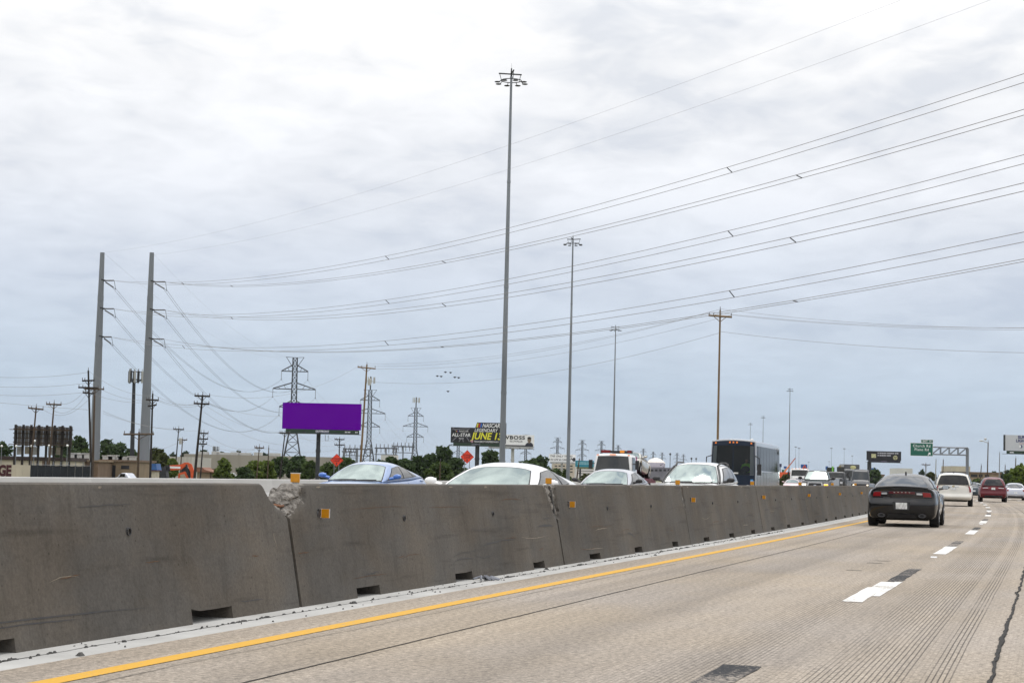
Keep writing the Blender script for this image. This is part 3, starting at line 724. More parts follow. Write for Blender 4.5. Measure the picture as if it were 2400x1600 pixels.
    for sgn in (1, -1):
        for ax in axles: wheel(root, ax, sgn * (Wd / 2 - .115), wr, sp.get('ww', .225), sgn)
        mx = -L / 2 + L * (g['f0'] - .075); mz = pw(top, g['f0'] - .1) + .09
        m = MB(); m.ball((mx, sgn * (Wd / 2 + .10), mz), .06, .11, .065, 12, 8); m.bar((mx, sgn * (Wd / 2 - .10), mz - .06), (mx, sgn * (Wd / 2 + .04), mz - .03), .05)
        mo = m.build('door_mirror', sp.get('mirror', pm), root, smooth=True)
        mg = MB(); mg.box(mx - .072, mx - .064, sgn * (Wd / 2 + .02) if sgn > 0 else sgn * (Wd / 2 + .18), sgn * (Wd / 2 + .18) if sgn > 0 else sgn * (Wd / 2 + .02), mz - .05, mz + .05); mg.build('mirror_glass', M_CHROME, mo)
    a0, a1, a2 = g['f0'] - .02 - .02, (g['f0'] + g['r0']) / 2 - .01, g['r0'] + .05
    for fc in 'LR':
        for qa, qb in ((a1 + .004, a0 - .06), (a2 + .05, a1 - .004)):
            d = body.patch('door', pm, root, fc, [(qa, .14), (qb, .14), (qb, .93), (qa, .93)], .006, 4, 5, .012)
            hx = lerp(qa, qb, .15); p = body.pt(fc, hx, .80); sg = 1 if fc == 'L' else -1
            hm = MB(); hm.box(p.x - .1, p.x + .1, p.y - .012 if sg > 0 else p.y - .035, p.y + .035 if sg > 0 else p.y + .012, p.z - .014, p.z + .014); hm.build('door_handle', sp.get('handle', pm), d)
    u = MB(); u.box(-L / 2 + .35, L / 2 - .35, -Wd / 2 + .26, Wd / 2 - .26, sill - .035, sill + .15); u.build('underbody', M_UNDER, root)
    if shield is M_SHIELD:
        p0, p1 = cab.pt('F', -.75, .07), cab.pt('F', .05, .10); p2, p3 = cab.pt('F', -.02, .07), cab.pt('F', .75, .10)
        for a, b_ in ((p0, p1), (p2, p3)):
            wv = MB(); up = Vector((.03, 0, .03)); wv.path([a + up, (a + b_) / 2 + up * 1.15, b_ + up], .012, 5); wv.build('wiper', M_TRIM, root)
    z2c = lambda z, lo=sp.get('rsill', sill + .04), hi=top[0][1]: (z - lo) / (hi - lo)
    z2f = lambda z, lo=sill, hi=top[-1][1]: (z - lo) / (hi - lo)
    return root, body, cab, z2c, z2f
TOPSEDAN = [(0, .93), (.03, 1.0), (.12, 1.03), (.3, 1.0), (.62, .985), (.70, .97), (.82, .90), (.93, .78), (.98, .68), (1, .60)]
def plate(root, body, z2c, zc, w=.15, h=.07, face='B', off=.025):
    body.patch('licence_plate', M_PLATE, root, face, [(-w, z2c(zc - h)), (w, z2c(zc - h)), (w, z2c(zc + h)), (-w, z2c(zc + h))], off, 2, 2)
def lights(root, body, face, quads, m, nm, off=.018):
    for q in quads:
        for sg in (1, -1): body.patch(nm, m, root, face, [(u * sg, v) for u, v in q], off, 5, 3)
def front_kit(root, body, z2f, zl=(.55, .70), grille=(.30, .62), lamp=None):
    lights(root, body, 'F', [[(.60, z2f(zl[0])), (.97, z2f(zl[0] + .05)), (.97, z2f(zl[1])), (.62, z2f(zl[1] - .03))]], lamp or M_CLEAR, 'headlamp')
    body.patch('grille', M_TRIM, root, 'F', [(-.42, z2f(grille[0])), (.42, z2f(grille[0])), (.48, z2f(grille[1])), (-.48, z2f(grille[1]))], .012, 6, 3)
    plate(root, body, z2f, .42, .15, .07, 'F')
def lane_rot(s, toward): return R(90) - head(s) + (math.pi if toward else 0)
def put(px, Y, back=0.0, toward=True):
    "ground point under direction px at distance Y, moved 'back' metres along the vehicle axis away from its front"
    p = at(px, 1120, Y); s, d = sd_of(p.x, p.y)
    s += back if toward else -back
    q = P(s, d); return Vector((q.x, q.y, 0)), lane_rot(s, toward)

# ---- traffic in the camera's direction
PB = mat('paint_black_pearl', (.004, .0045, .006), .5, 0, var=.05, scale=1.5, coat=.9, spec=.08)
chg = dict(L=5.08, W=1.905, H=1.48, sill=.22, rsill=.24, wr=.36, gap=.05, ww=.265, ro=1.07, fo=.95,
           top=[(0, 1.085), (.015, 1.125), (.05, 1.115), (.12, 1.10), (.3, 1.06), (.62, 1.02), (.72, 1.0), (.88, .94), (.96, .86), (1, .74)],
           rprof=[(0, -.10), (.12, -.02), (.30, .03), (.50, .05), (.56, .05), (.60, -.03), (.66, -.045), (.92, -.03), (.97, .06), (1, .05)],
           wprof=[(0, .93), (.15, .97), (.4, 1.0), (.55, 1.0), (.62, .975), (.85, .96), (1, .86)], taper=.09, bow=.20, mirror=paint('black_mirror', (.012, .013, .015)),
           gh=dict(r0=.115, r1=.30, f1=.53, f0=.705, wb=.88, wt=.64, arch=.07, bow=.16, rw=[(-.86, .13), (.86, .13), (.78, .92), (-.78, .92)],
                   side=[[(.53, .18), (.92, .18), (.88, .86), (.53, .90)], [(.20, .22), (.50, .18), (.50, .90), (.20, .86)]]))
loc, rot = put(2119, 52.6, -1.5, False)
root, body, cab, zc, zf = car('black_sedan', 'black sedan ahead in the left lane with a full-width red tail light bar', 'car', chg, loc, rot, PB, rearglass=M_GLASS)
body.patch('tail_light_bar', mat('tail_bar_black', (.012, .010, .012), .25, var=.1, coat=.5), root, 'B', [(-.95, zc(.80)), (.95, zc(.80)), (.95, zc(1.02)), (-.95, zc(1.02))], .012, 16, 4)
body.patch('tail_light_centre', mat('dim_red_lens', (.075, .006, .012), .2, var=.1, coat=.5), root, 'B', [(-.42, zc(.91)), (.42, zc(.91)), (.42, zc(.975)), (-.42, zc(.975))], .020, 10, 2)
lights(root, body, 'B', [[(.68, zc(.845)), (.93, zc(.85)), (.91, zc(.965)), (.66, zc(.97))]], M_RED, 'tail_light', .022)
lights(root, body, 'B', [[(.47, zc(.895)), (.65, zc(.895)), (.65, zc(.945)), (.47, zc(.945))]], M_CLEAR, 'reversing_light', .024)
for i in range(5): body.patch('light_bar_segment', M_CHROME, root, 'B', [(-.27 + .12 * i, zc(.945)), (-.225 + .12 * i, zc(.945)), (-.225 + .12 * i, zc(.962)), (-.27 + .12 * i, zc(.962))], .026, 1, 1)
body.patch('plate_recess', mat('dark_plastic', (.02, .021, .024), .5), root, 'B', [(-.24, zc(.47)), (.24, zc(.47)), (.27, zc(.69)), (-.27, zc(.69))], .010, 4, 3)
plate(root, body, zc, .585, .175, .085)
body.patch('diffuser', M_TRIM, root, 'B', [(-.48, zc(.245)), (.48, zc(.245)), (.44, zc(.36)), (-.44, zc(.36))], .014, 8, 2)
body.patch('model_badge', mat('dull_badge', (.12, .12, .13), .4, .5), root, 'B', [(.38, zc(.79)), (.60, zc(.79)), (.60, zc(.806)), (.38, zc(.806))], .022, 2, 1)
for sg in (1, -1):
    p = body.pt('B', sg * .66, zc(.32)); m = MB(); m.lathe([(.045, .06), (.075, .06), (.085, .0), (.085, -.10), (.045, -.06)], 16)
    e = m.build('exhaust_tip', mat('sooty_chrome', (.09, .09, .095), .35, .8), root, smooth=True); e.location = (p.x + .03, p.y, p.z); e.rotation_euler = (0, 0, R(90)); e.scale = (1.3, 1, .72)
    m = MB(); m.ball((0, 0, 0), .06, .008, .042); e2 = m.build('exhaust_hole', M_UNDER, root); e2.location = (p.x - .026, p.y, p.z); e2.rotation_euler = (0, 0, R(90))
body.patch('spoiler_lip', PB, root, 'T', [(.003, -.93), (.035, -.9), (.035, .9), (.003, .93)], .022, 4, 12, .03)
m = MB(); m.prism([(-.12, 0), (.10, 0), (-.06, .07), (-.11, .07)], -.02, .02); f = m.build('roof_antenna', M_TRIM, root); f.location = (-.62, 0, 1.455)
front_kit(root, body, zf)

PW = paint('cream_white', (.72, .70, .64))
yuk = dict(L=5.18, W=2.045, H=1.86, sill=.33, rsill=.36, wr=.40, gap=.07, ww=.28, ro=1.10, fo=.95,
           top=[(0, 1.16), (.02, 1.20), (.3, 1.22), (.66, 1.22), (.72, 1.20), (.93, 1.10), (1, .98)], taper=.05, bow=.10,
           rprof=[(0, -.10), (.08, .05), (.24, .07), (.28, .07), (.31, -.02), (.6, -.02), (1, -.03)], mirror=M_TRIM,
           gh=dict(r0=.012, r1=.045, f1=.55, f0=.70, wb=.955, wt=.76, arch=.05, bow=.06, belly=.02, rw=[(-.90, .10), (.90, .10), (.86, .84), (-.86, .84)],
                   side=[[(.62, .14), (.94, .14), (.90, .84), (.62, .86)], [(.34, .14), (.59, .14), (.59, .86), (.34, .86)], [(.06, .14), (.31, .14), (.31, .86), (.08, .84)]]))
loc, rot = put(2235, 105, -1.2, False)
root, body, cab, zc, zf = car('white_utility_vehicle', 'tall cream white utility vehicle with black rear window, ahead of the black sedan', 'car', yuk, loc, rot, PW, glass=M_TINT, rearglass=M_TINT)
lights(root, body, 'B', [[(.88, zc(.80)), (.99, zc(.80)), (.99, zc(1.15)), (.90, zc(1.15))]], M_RED, 'tail_light', .03)
plate(root, body, zc, .98, .16, .075)
body.patch('chrome_strip', M_CHROME, root, 'B', [(-.32, zc(1.075)), (.32, zc(1.075)), (.32, zc(1.10)), (-.32, zc(1.10))], .02, 4, 1)
body.patch('emblem', mat('gold_emblem', (.42, .31, .10), .3, .8), root, 'B', [(-.07, zc(1.06)), (.07, zc(1.06)), (.07, zc(1.12)), (-.07, zc(1.12))], .026, 2, 1)
body.patch('bumper_gap', M_TRIM, root, 'B', [(-.86, zc(.60)), (.86, zc(.60)), (.86, zc(.64)), (-.86, zc(.64))], .012, 8, 1)
m = MB(); m.box(-2.3, -1.4, -.75, .75, .26, .36); m.build('tow_hitch_frame', M_UNDER, root)
for sg in (1, -1):
    m = MB(); m.path([(-2.2, sg * .70, 1.80), (-2.0, sg * .70, 1.88), (.2, sg * .68, 1.90), (.45, sg * .66, 1.83)], .022, 6); m.build('roof_rail', M_TRIM, root)
m = MB(); m.path([(-2.0, -.7, 1.88), (-2.0, 0, 1.90), (-2.0, .7, 1.88)], .02, 6); m.build('roof_crossbar', M_TRIM, root)
m = MB(); m.prism([(-.12, 0), (.10, 0), (-.06, .07), (-.11, .07)], -.03, .03); f = m.build('roof_antenna', M_TRIM, root); f.location = (-1.6, 0, 1.85)
front_kit(root, body, zf, (.8, .95), (.5, .9))

PR = mat('paint_dark_red', (.10, .003, .010), .4, .1, var=.05, coat=.4, spec=.3)
dur = dict(L=5.1, W=1.93, H=1.80, sill=.30, rsill=.34, wr=.39, gap=.06, ww=.27, ro=1.05, fo=.95,
           top=[(0, 1.14), (.02, 1.18), (.3, 1.18), (.66, 1.14), (.74, 1.10), (.93, 1.0), (1, .86)], taper=.07, bow=.15, mirror=M_TRIM,
           rprof=[(0, -.08), (.1, .03), (.3, .05), (.42, .05), (.48, -.02), (.62, -.03), (1, -.05)],
           gh=dict(r0=.015, r1=.10, f1=.55, f0=.71, wb=.92, wt=.67, arch=.06, bow=.10, rw=[(-.82, .12), (.82, .12), (.74, .84), (-.74, .84)],
                   side=[[(.62, .16), (.93, .16), (.88, .84), (.62, .86)], [(.36, .16), (.59, .16), (.59, .86), (.36, .86)], [(.12, .18), (.33, .16), (.33, .86), (.14, .80)]]))
loc, rot = put(2327, 137, -1.2, False)
root, body, cab, zc, zf = car('red_utility_vehicle', 'dark red utility vehicle seen from behind, right of the cream white one', 'car', dur, loc, rot, PR, glass=M_TINT, rearglass=M_TINT)
body.patch('tail_light_bar', mat('tail_bar_red', (.20, .008, .015), .25, var=.1, coat=.6), root, 'B', [(-.97, zc(.95)), (.97, zc(.95)), (.97, zc(1.06)), (-.97, zc(1.06))], .014, 14, 2)
lights(root, body, 'B', [[(.42, zc(1.00)), (.86, zc(1.00)), (.86, zc(1.045)), (.42, zc(1.045))]], M_CLEAR, 'reversing_light', .02)
plate(root, body, zc, .965, .15, .075)
body.patch('diffuser', M_TRIM, root, 'B', [(-.75, zc(.36)), (.75, zc(.36)), (.70, zc(.48)), (-.70, zc(.48))], .014, 8, 2)
front_kit(root, body, zf, (.75, .9), (.5, .8))

sed = dict(L=4.85, W=1.84, H=1.45, ro=1.0, fo=.95, wr=.33, top=TOPSEDAN, gh=dict(r0=.10, r1=.27, f1=.52, f0=.72, wb=.90, wt=.66, arch=.06))
loc, rot = put(2282, 185, -1.2, False)
root, body, cab, zc, zf = car('teal_sedan', 'dark teal sedan half hidden between the white and the red utility vehicles', 'car', sed, loc, rot, paint('dark_teal', (.012, .03, .045), .3))
lights(root, body, 'B', [[(.62, zc(.78)), (.97, zc(.78)), (.97, zc(.90)), (.66, zc(.92))]], M_RED, 'tail_light'); plate(root, body, zc, .62); front_kit(root, body, zf)
loc, rot = put(2379, 158, -1.2, False)
PS = paint('silver', (.46, .48, .54), .5)
root, body, cab, zc, zf = car('silver_sedan', 'silver sedan seen from behind at the right edge, past the red utility vehicle', 'car', sed, loc, rot, PS)
lights(root, body, 'B', [[(.70, zc(.76)), (.98, zc(.76)), (.98, zc(.90)), (.76, zc(.92))]], M_RED, 'tail_light'); plate(root, body, zc, .62)
body.patch('diffuser', M_TRIM, root, 'B', [(-.8, zc(.26)), (.8, zc(.26)), (.75, zc(.36)), (-.75, zc(.36))], .014, 8, 1); front_kit(root, body, zf)

# ---- oncoming traffic
PBL = paint('blue', (.17, .26, .46), .25)
blu = dict(L=4.6, W=1.80, H=1.435, ro=.95, fo=.92, wr=.32, top=[(0, .96), (.03, 1.04), (.12, 1.08), (.3, 1.03), (.62, .98), (.70, .965), (.82, .92), (.93, .80), (1, .62)], mirror=paint('blue_mirror', (.03, .14, .50)),
           gh=dict(r0=.05, r1=.32, f1=.55, f0=.76, wb=.90, wt=.66, arch=.075, belly=.06,
                   side=[[(.58, .18), (.92, .16), (.86, .84), (.58, .90)], [(.30, .22), (.555, .18), (.555, .90), (.30, .86)], [(.20, .24), (.28, .22), (.28, .84), (.235, .70)]]))
loc, rot = put(846, 47.5, .75)
root, body, cab, zc, zf = car('blue_sedan', 'light blue sedan behind the barrier, under the purple billboard', 'car', blu, loc, rot, PBL); front_kit(root, body, zf)
PWH = paint('bright_white', (.80, .80, .79))
coupe = dict(L=4.75, W=1.90, H=1.395, ro=.98, fo=.93, wr=.34, top=[(0, .95), (.03, 1.03), (.10, 1.06), (.3, 1.02), (.62, .97), (.72, .95), (.82, .90), (.93, .78), (1, .60)],
             gh=dict(r0=.04, r1=.32, f1=.52, f0=.74, wb=.89, wt=.66, arch=.08, belly=.07, bow=.18, side=[[(.44, .16), (.93, .14), (.86, .84), (.46, .88)], [(.24, .24), (.415, .17), (.43, .86), (.31, .78)]]))
loc, rot = put(1152, 31.2, .75)
root, body, cab, zc, zf = car('white_coupe', 'bright white coupe behind the barrier, nearest oncoming car, below the tallest lamp mast', 'car', coupe, loc, rot, PWH); front_kit(root, body, zf)
PG = paint('grey_silver', (.40, .41, .45), .5)
gry = dict(L=4.85, W=1.85, H=1.44, ro=1.0, fo=.95, wr=.33, top=TOPSEDAN, mirror=M_TRIM, gh=dict(r0=.08, r1=.28, f1=.53, f0=.74, wb=.90, wt=.66, arch=.07,
           side=[[(.56, .18), (.92, .16), (.87, .84), (.56, .90)], [(.28, .20), (.535, .18), (.535, .90), (.28, .86)], [(.17, .24), (.26, .22), (.26, .84), (.20, .72)]]))
loc, rot = put(1423, 58.5, .75)
root, body, cab, zc, zf = car('grey_sedan', 'silver grey sedan behind the barrier, in front of the tow truck', 'car', gry, loc, rot, PG); front_kit(root, body, zf)
suv = dict(L=4.65, W=1.86, H=1.66, sill=.26, ro=.98, fo=.92, wr=.36, top=[(0, 1.08), (.02, 1.12), (.3, 1.10), (.64, 1.08), (.74, 1.07), (.86, 1.03), (.95, .93), (1, .78)], mirror=M_TRIM,
           gh=dict(r0=.03, r1=.12, f1=.54, f0=.735, wb=.91, wt=.68, arch=.06, bow=.16,
                   side=[[(.58, .18), (.90, .16), (.84, .82), (.58, .86)], [(.32, .20), (.555, .18), (.555, .86), (.32, .86)], [(.12, .24), (.29, .20), (.29, .86), (.15, .80)]]))
loc, rot = put(1625, 51.5, .75)
root, body, cab, zc, zf = car('white_crossover', 'white crossover with black roof rails and mirrors, behind the barrier left of the bus', 'car', suv, loc, rot, PWH)
front_kit(root, body, zf, (.72, .88), (.42, .80))
for sg in (1, -1):
    m = MB(); m.path([cab.pt('T', a_, sg * .96) + Vector((0, sg * .01, dz_)) for a_, dz_ in ((.06, .0), (.12, .05), (.4, .06), (.75, .06), (.90, .05), (.99, .0))], .026, 6); m.build('roof_rail', M_TRIM, root)
    m = MB(); m.path([cab.pt('F', sg * .985, c_) + Vector((.015, sg * .015, .01)) for c_ in (.98, .7, .4, .1)], .03, 6); m.build('pillar_trim', M_TRIM, root)
    for q in ([(.60, .2), (.70, .2), (.70, .8), (.62, .8)],): cab.patch('pillar_trim', M_TRIM, root, 'L' if sg > 0 else 'R', [(.555, .17), (.58, .17), (.58, .88), (.555, .88)], .014, 2, 4)
cab.patch('inspection_sticker', M_BKT, root, 'F', [(.70, .20), (.82, .20), (.81, .26), (.70, .26)], .016, 2, 1)
# low light sedan far back
loc, rot = put(1857, 205, .75)
root, body, cab, zc, zf = car('pale_sedan', 'pale rose white sedan low behind the barrier, just left of the black pickup', 'car', dict(sed, H=1.36), loc, rot, paint('rose_white', (.62, .45, .46))); front_kit(root, body, zf)

# ---- coach
def boxy(L, Wd, z0, H, rnd_=.06, fx=0.0, crown=.05, taper=0.0, fbow=.10):
    def F(a, b, c):
        x = -L / 2 + a * L; z = z0 + (H - z0) * c - crown * b * b * c ** 6
        hw = Wd / 2 * (1 - .025 * c ** 3 - taper * (abs(2 * a - 1) ** 8))
        k = max(0, (a - .9) / .1) ** 2
        x += k * (fbow * (1 - b * b) - fbow * .5 - fx * max(0, c - .35) ** 1.3)
        return x, b * hw, z
    return Hull(F, [0, .01, .05, .2, .4, .6, .8, .9, .95, .98, .993, 1], 8, 10)
loc, rot = put(1717, 104, 6.9)
bus = thing('coach_bus', 'dark blue motor coach with silver side and orange roof markers behind the white crossover', 'bus', loc, rot)
M_NAVY = mat('paint_navy', (.004, .012, .030), .45, 0, var=.05, coat=.2, spec=.25)
M_SILV = mat('polished_side_panel', (.10, .105, .115), .2, .6, var=.3, scale=.8)
hb = boxy(13.7, 2.6, .35, 3.42, fx=.25, taper=.04, crown=.10)
hb.build('body', paint('coach_silver', (.26, .27, .29)), bus, 0, (3, 9))
bv = bpy.data.objects[[o.name for o in bpy.data.objects if o.parent == bus and o.name.startswith('body')][0]].modifiers.new('round', 'BEVEL'); bv.width = .14; bv.segments = 4; bv.limit_method = 'ANGLE'; bv.angle_limit = R(50)
for q in ([(-.97, .03), (.97, .03), (.97, .355), (-.97, .355)], [(-.95, .885), (.95, .885), (.95, .97), (-.95, .97)], [(-.97, .355), (-.925, .355), (-.905, .885), (-.95, .885)], [(.925, .355), (.97, .355), (.95, .885), (.905, .885)], [(-.02, .355), (.02, .355), (.02, .885), (-.02, .885)]):
    hb.patch('front_panel', M_NAVY, bus, 'F', q, .014, 8, 8)
def coach_glass():
    m, nt, b, N, K = nodes('coach_windscreen_clear'); b.inputs['Base Color'].default_value = (.02, .025, .027, 1); b.inputs['Roughness'].default_value = .05
    t = N('ShaderNodeBsdfTransparent'); t.inputs[0].default_value = (.75, .80, .80, 1); mx = N('ShaderNodeMixShader')
    n = N('ShaderNodeTexNoise'); n.inputs['Scale'].default_value = .8; r = N('ShaderNodeMapRange'); K(n.outputs[0], r.inputs[0]); r.inputs[3].default_value = .5; r.inputs[4].default_value = .62
    K(r.outputs[0], mx.inputs[0]); K(b.outputs[0], mx.inputs[1]); K(t.outputs[0], mx.inputs[2]); K(mx.outputs[0], nt.nodes['Material Output'].inputs[0]); return m
M_COACH_GLASS = mat('truck_windscreen', (.012, .015, .016), .08, var=.3, scale=.6, spec=.6)
M_CG2 = coach_glass()
for q in ([(-.92, .36), (-.02, .36), (-.02, .88), (-.90, .88)], [(.02, .36), (.92, .36), (.90, .88), (.02, .88)]): hb.patch('windscreen', M_CG2, bus, 'F', q, .022, 8, 6)
m = MB(); m.box(4.7, 4.76, -1.2, 1.2, .6, 3.2); m.box(4.7, 6.5, -1.2, 1.2, 1.1, 1.14); m.box(4.7, 6.5, 1.16, 1.2, 1.1, 3.2); m.box(4.7, 6.5, -1.2, -1.16, 1.1, 3.2); m.box(4.7, 6.5, -1.2, 1.2, 3.12, 3.16)
m.build('interior', mat('coach_interior', (.03, .032, .034), .8), bus)
m = MB(); m.tube((6.25, .62, 1.75), (6.28, .62, 1.78), .24, .24, 16); m.box(6.2, 6.5, -1.1, 1.1, 1.14, 1.55); m.build('dashboard', M_TRIM, bus)
for u in (-.80, -.16, 0, .16, .80): hb.patch('marker_lamp', M_ORANGE, bus, 'F', [(u - .035, .925), (u + .035, .925), (u + .035, .955), (u - .035, .955)], .04, 1, 1)
hb.patch('dashboard_placard', M_BKT, bus, 'F', [(.03, .375), (.24, .375), (.24, .40), (.03, .40)], .026, 1, 1)
hb.patch('accessible_sign', mat('blue_sticker', (.10, .30, .62), .5), bus, 'F', [(.78, .20), (.90, .20), (.90, .28), (.78, .28)], .02, 1, 1)
lights(bus, hb, 'F', [[(.62, .12), (.9, .12), (.9, .17), (.62, .18)]], M_CLEAR, 'headlamp', .02)
M_SIDEGLASS = mat('coach_side_glass', (.006, .007, .008), .05, var=.05, spec=.10, ior=1.2)
for fc in 'LR':
    for i in range(8):
        a0 = .035 + i * .117
        hb.patch('side_window', M_SIDEGLASS, bus, fc, [(a0, .44), (a0 + .113, .44), (a0 + .113, .90), (a0, .90)], .012, 3, 3)
        hb.patch('luggage_door', M_SILV, bus, fc, [(a0, .06), (a0 + .112, .06), (a0 + .112, .42), (a0, .42)], .010, 3, 3)
for sg in (1, -1):
    wheel(bus, 4.4, sg * 1.13, .50, .28, sg); wheel(bus, -3.6, sg * 1.13, .50, .28, sg); wheel(bus, -4.9, sg * 1.13, .50, .28, sg)
    m = MB(); m.path([(6.7, sg * 1.2, 2.5), (7.0, sg * 1.45, 2.4), (7.0, sg * 1.47, 1.9)], .03, 6); m.box(6.93, 7.06, sg * 1.47 - .11, sg * 1.47 + .11, 1.45, 2.05); m.build('door_mirror', M_TRIM, bus)
m = MB(); m.ball((2.2, .5, 3.46), .12, .12, .09); m.ball((2.0, -.7, 3.46), .12, .12, .08); m.build('roof_vent', M_BKT, bus)
# driver in a lime safety vest, seated, hands on the wheel
def seated_driver():
    J = [(0, 0, .0), (0, 0, .25), (0, 0, .46), (.02, 0, .56), (.03, 0, .66), (.04, 0, .78)]
    rad = [.17, .17, .15, .06, .085, .08]; E_ = [(i, i + 1) for i in range(5)]
    for sg in (1, -1):
        b_ = len(J); J += [(0, sg * .19, .44), (.14, sg * .27, .22), (.36, sg * .17, .26), (.44, sg * .15, .28)]; rad += [.07, .05, .042, .045]
        E_ += [(2, b_), (b_, b_ + 1), (b_ + 1, b_ + 2), (b_ + 2, b_ + 3)]
        b_ = len(J); J += [(.08, sg * .10, -.04), (.46, sg * .14, -.02), (.50, sg * .14, -.45)]; rad += [.10, .075, .055]; E_ += [(0, b_), (b_, b_ + 1), (b_ + 1, b_ + 2)]
    me = bpy.data.meshes.new('driver'); me.from_pydata(J, E_, []); o = bpy.data.objects.new('driver', me); COL.objects.link(o)
    md = o.modifiers.new('skin', 'SKIN')
    for i, r in enumerate(rad): me.skin_vertices[0].data[i].radius = (r, r * 1.2 if i < 3 else r)
    me.skin_vertices[0].data[0].use_root = True
    o.modifiers.new('sub', 'SUBSURF').levels = 1; bpy.context.view_layer.update()
    e = bpy.data.meshes.new_from_object(o.evaluated_get(bpy.context.evaluated_depsgraph_get())); bpy.data.objects.remove(o)
    for m_ in (mat('lime_vest', (.25, .62, .02), .7), mat('skin_tone', (.30, .17, .11), .6), mat('dark_trousers', (.02, .022, .03), .8)): e.materials.append(m_)
    for p in e.polygons: p.material_index = 1 if (p.center.z > .55 or p.center.x > .40 and p.center.z > .15) else (2 if p.center.z < .02 else 0)
    return e
drv = link('person', seated_driver()); tag(drv, 'bus driver in a lime safety vest behind the coach windscreen', 'person')
drv.location = loc + Matrix.Rotation(rot, 3, 'Z') @ Vector((5.72, .62, 1.56)); drv.rotation_euler = (0, 0, rot)
m = MB(); m.box(5.4, 5.9, .36, .88, 1.14, 1.52); m.box(5.36, 5.46, .36, .88, 1.5, 2.1); m.build('driver_seat', M_TRIM, bus)

# ---- tow truck with a car on its bed
loc, rot = put(1430, 104, 3.6)
tow = thing('tow_truck', 'white rollback tow truck with a red and amber light bar, behind the grey sedan', 'truck', loc, rot)
def cabF(a, b, c):
    x = 1.2 + a * 1.75 - (0.42 * max(0, c - .45) * a if a > .5 else 0) + .06 * (1 - b * b) * a
    return x, b * (1.10 - .16 * max(0, c - .4)), .75 + 1.72 * c - .05 * b * b * c ** 5
hc = Hull(cabF, [0, .06, .3, .6, .9, 1], 6, 7); PT = paint('truck_white', (.70, .70, .69)); hc.build('cab', PT, tow, 1)
hc.patch('windscreen', M_COACH_GLASS, tow, 'F', [(-.90, .44), (.90, .44), (.84, .92), (-.84, .92)], .014, 8, 5)
for fc in 'LR': hc.patch('side_window', M_TINT, tow, fc, [(.30, .46), (.90, .46), (.82, .90), (.30, .90)], .012, 4, 3)
def hoodF(a, b, c): return 2.7 + a * 1.35, b * (1.0 - .12 * a), .7 + (.78 - .10 * a) * c - .05 * b * b * c
hh = Hull(hoodF, [0, .1, .5, .9, 1], 6, 5); hh.build('hood', PT, tow, 1)
hh.patch('grille', M_CHROME, tow, 'F', [(-.5, .2), (.5, .2), (.5, .9), (-.5, .9)], .012, 4, 3); lights(tow, hh, 'F', [[(.62, .5), (.95, .5), (.95, .85), (.62, .85)]], M_CLEAR, 'headlamp')
for u in (-.86, -.12, .10, .0, .86)[:5]: hc.patch('marker_lamp', M_ORANGE, tow, 'F', [(u - .06, .945), (u + .06, .945), (u + .06, .975), (u - .06, .975)], .05, 1, 1)
m = MB(); m.box(1.55, 1.85, -.88, .88, 2.50, 2.64, 0); m.box(1.54, 1.86, -.86, -.35, 2.52, 2.67, 1); m.box(1.54, 1.86, .2, .46, 2.52, 2.67, 2); m.box(1.54, 1.86, .62, .86, 2.52, 2.67, 1); m.box(1.6, 1.8, -.2, .2, 2.40, 2.52, 0)
m.build('light_bar', [M_TRIM, mat('red_beacon', (.16, .01, .012), .25), mat('amber_beacon', (.75, .26, .02), .3)], tow)
M_MAR = mat('maroon_steel', (.20, .045, .075), .55, var=.2, scale=3)
m = MB(); m.box(-4.6, 1.05, -1.2, 1.2, .86, 1.0); m.build('bed', M_MAR, tow)
m = MB()
for sg in (1, -1): m.box(-4.6, 1.0, sg * 1.2 - .03, sg * 1.2 + .03, 1.0, 1.12)
m.build('bed_rail', M_MAR, tow)
m = MB(); m.box(1.02, 1.12, -1.15, 1.15, 1.0, 1.3)
for y in (-1.0, -.5, .5, 1.0): m.box(1.02, 1.10, y - .05, y + .05, 1.3, 2.3)
m.box(1.02, 1.10, -1.05, 1.05, 2.25, 2.33); m.build('headboard', mat('pink_steel', (.42, .18, .32), .5), tow)
m = MB(); m.box(-4.4, 2.4, -.45, .45, .5, .84); m.build('chassis', M_UNDER, tow)
for sg in (1, -1):
    wheel(tow, 2.9, sg * .98, .48, .28, sg); wheel(tow, -2.6, sg * .98, .48, .40, sg)
    m = MB(); m.box(2.5, 2.6, sg * 1.32 - .1, sg * 1.32 + .1, 1.6, 2.1); m.bar((2.5, sg * 1.02, 1.9), (2.55, sg * 1.3, 1.9), .04); m.build('door_mirror', M_TRIM, tow)
    m = MB()
    for i in range(5): m.box(-4.0 + i * 1.0, -3.88 + i * 1.0, sg * 1.236, sg * 1.245, 1.03, 1.09)
    m.build('side_marker', M_RED, tow)
M_ = Matrix.Translation(loc) @ Matrix.Rotation(rot, 4, 'Z')
root, body, cab, zc, zf = car('towed_sedan', 'champagne coloured sedan carried on the tow truck bed', 'car', sed, M_ @ Vector((-1.9, .10, 1.02)), rot, paint('champagne', (.48, .45, .38), .4), sub=1); front_kit(root, body, zf)
root.rotation_euler = (0, R(-6), rot)
root.location.z += .2

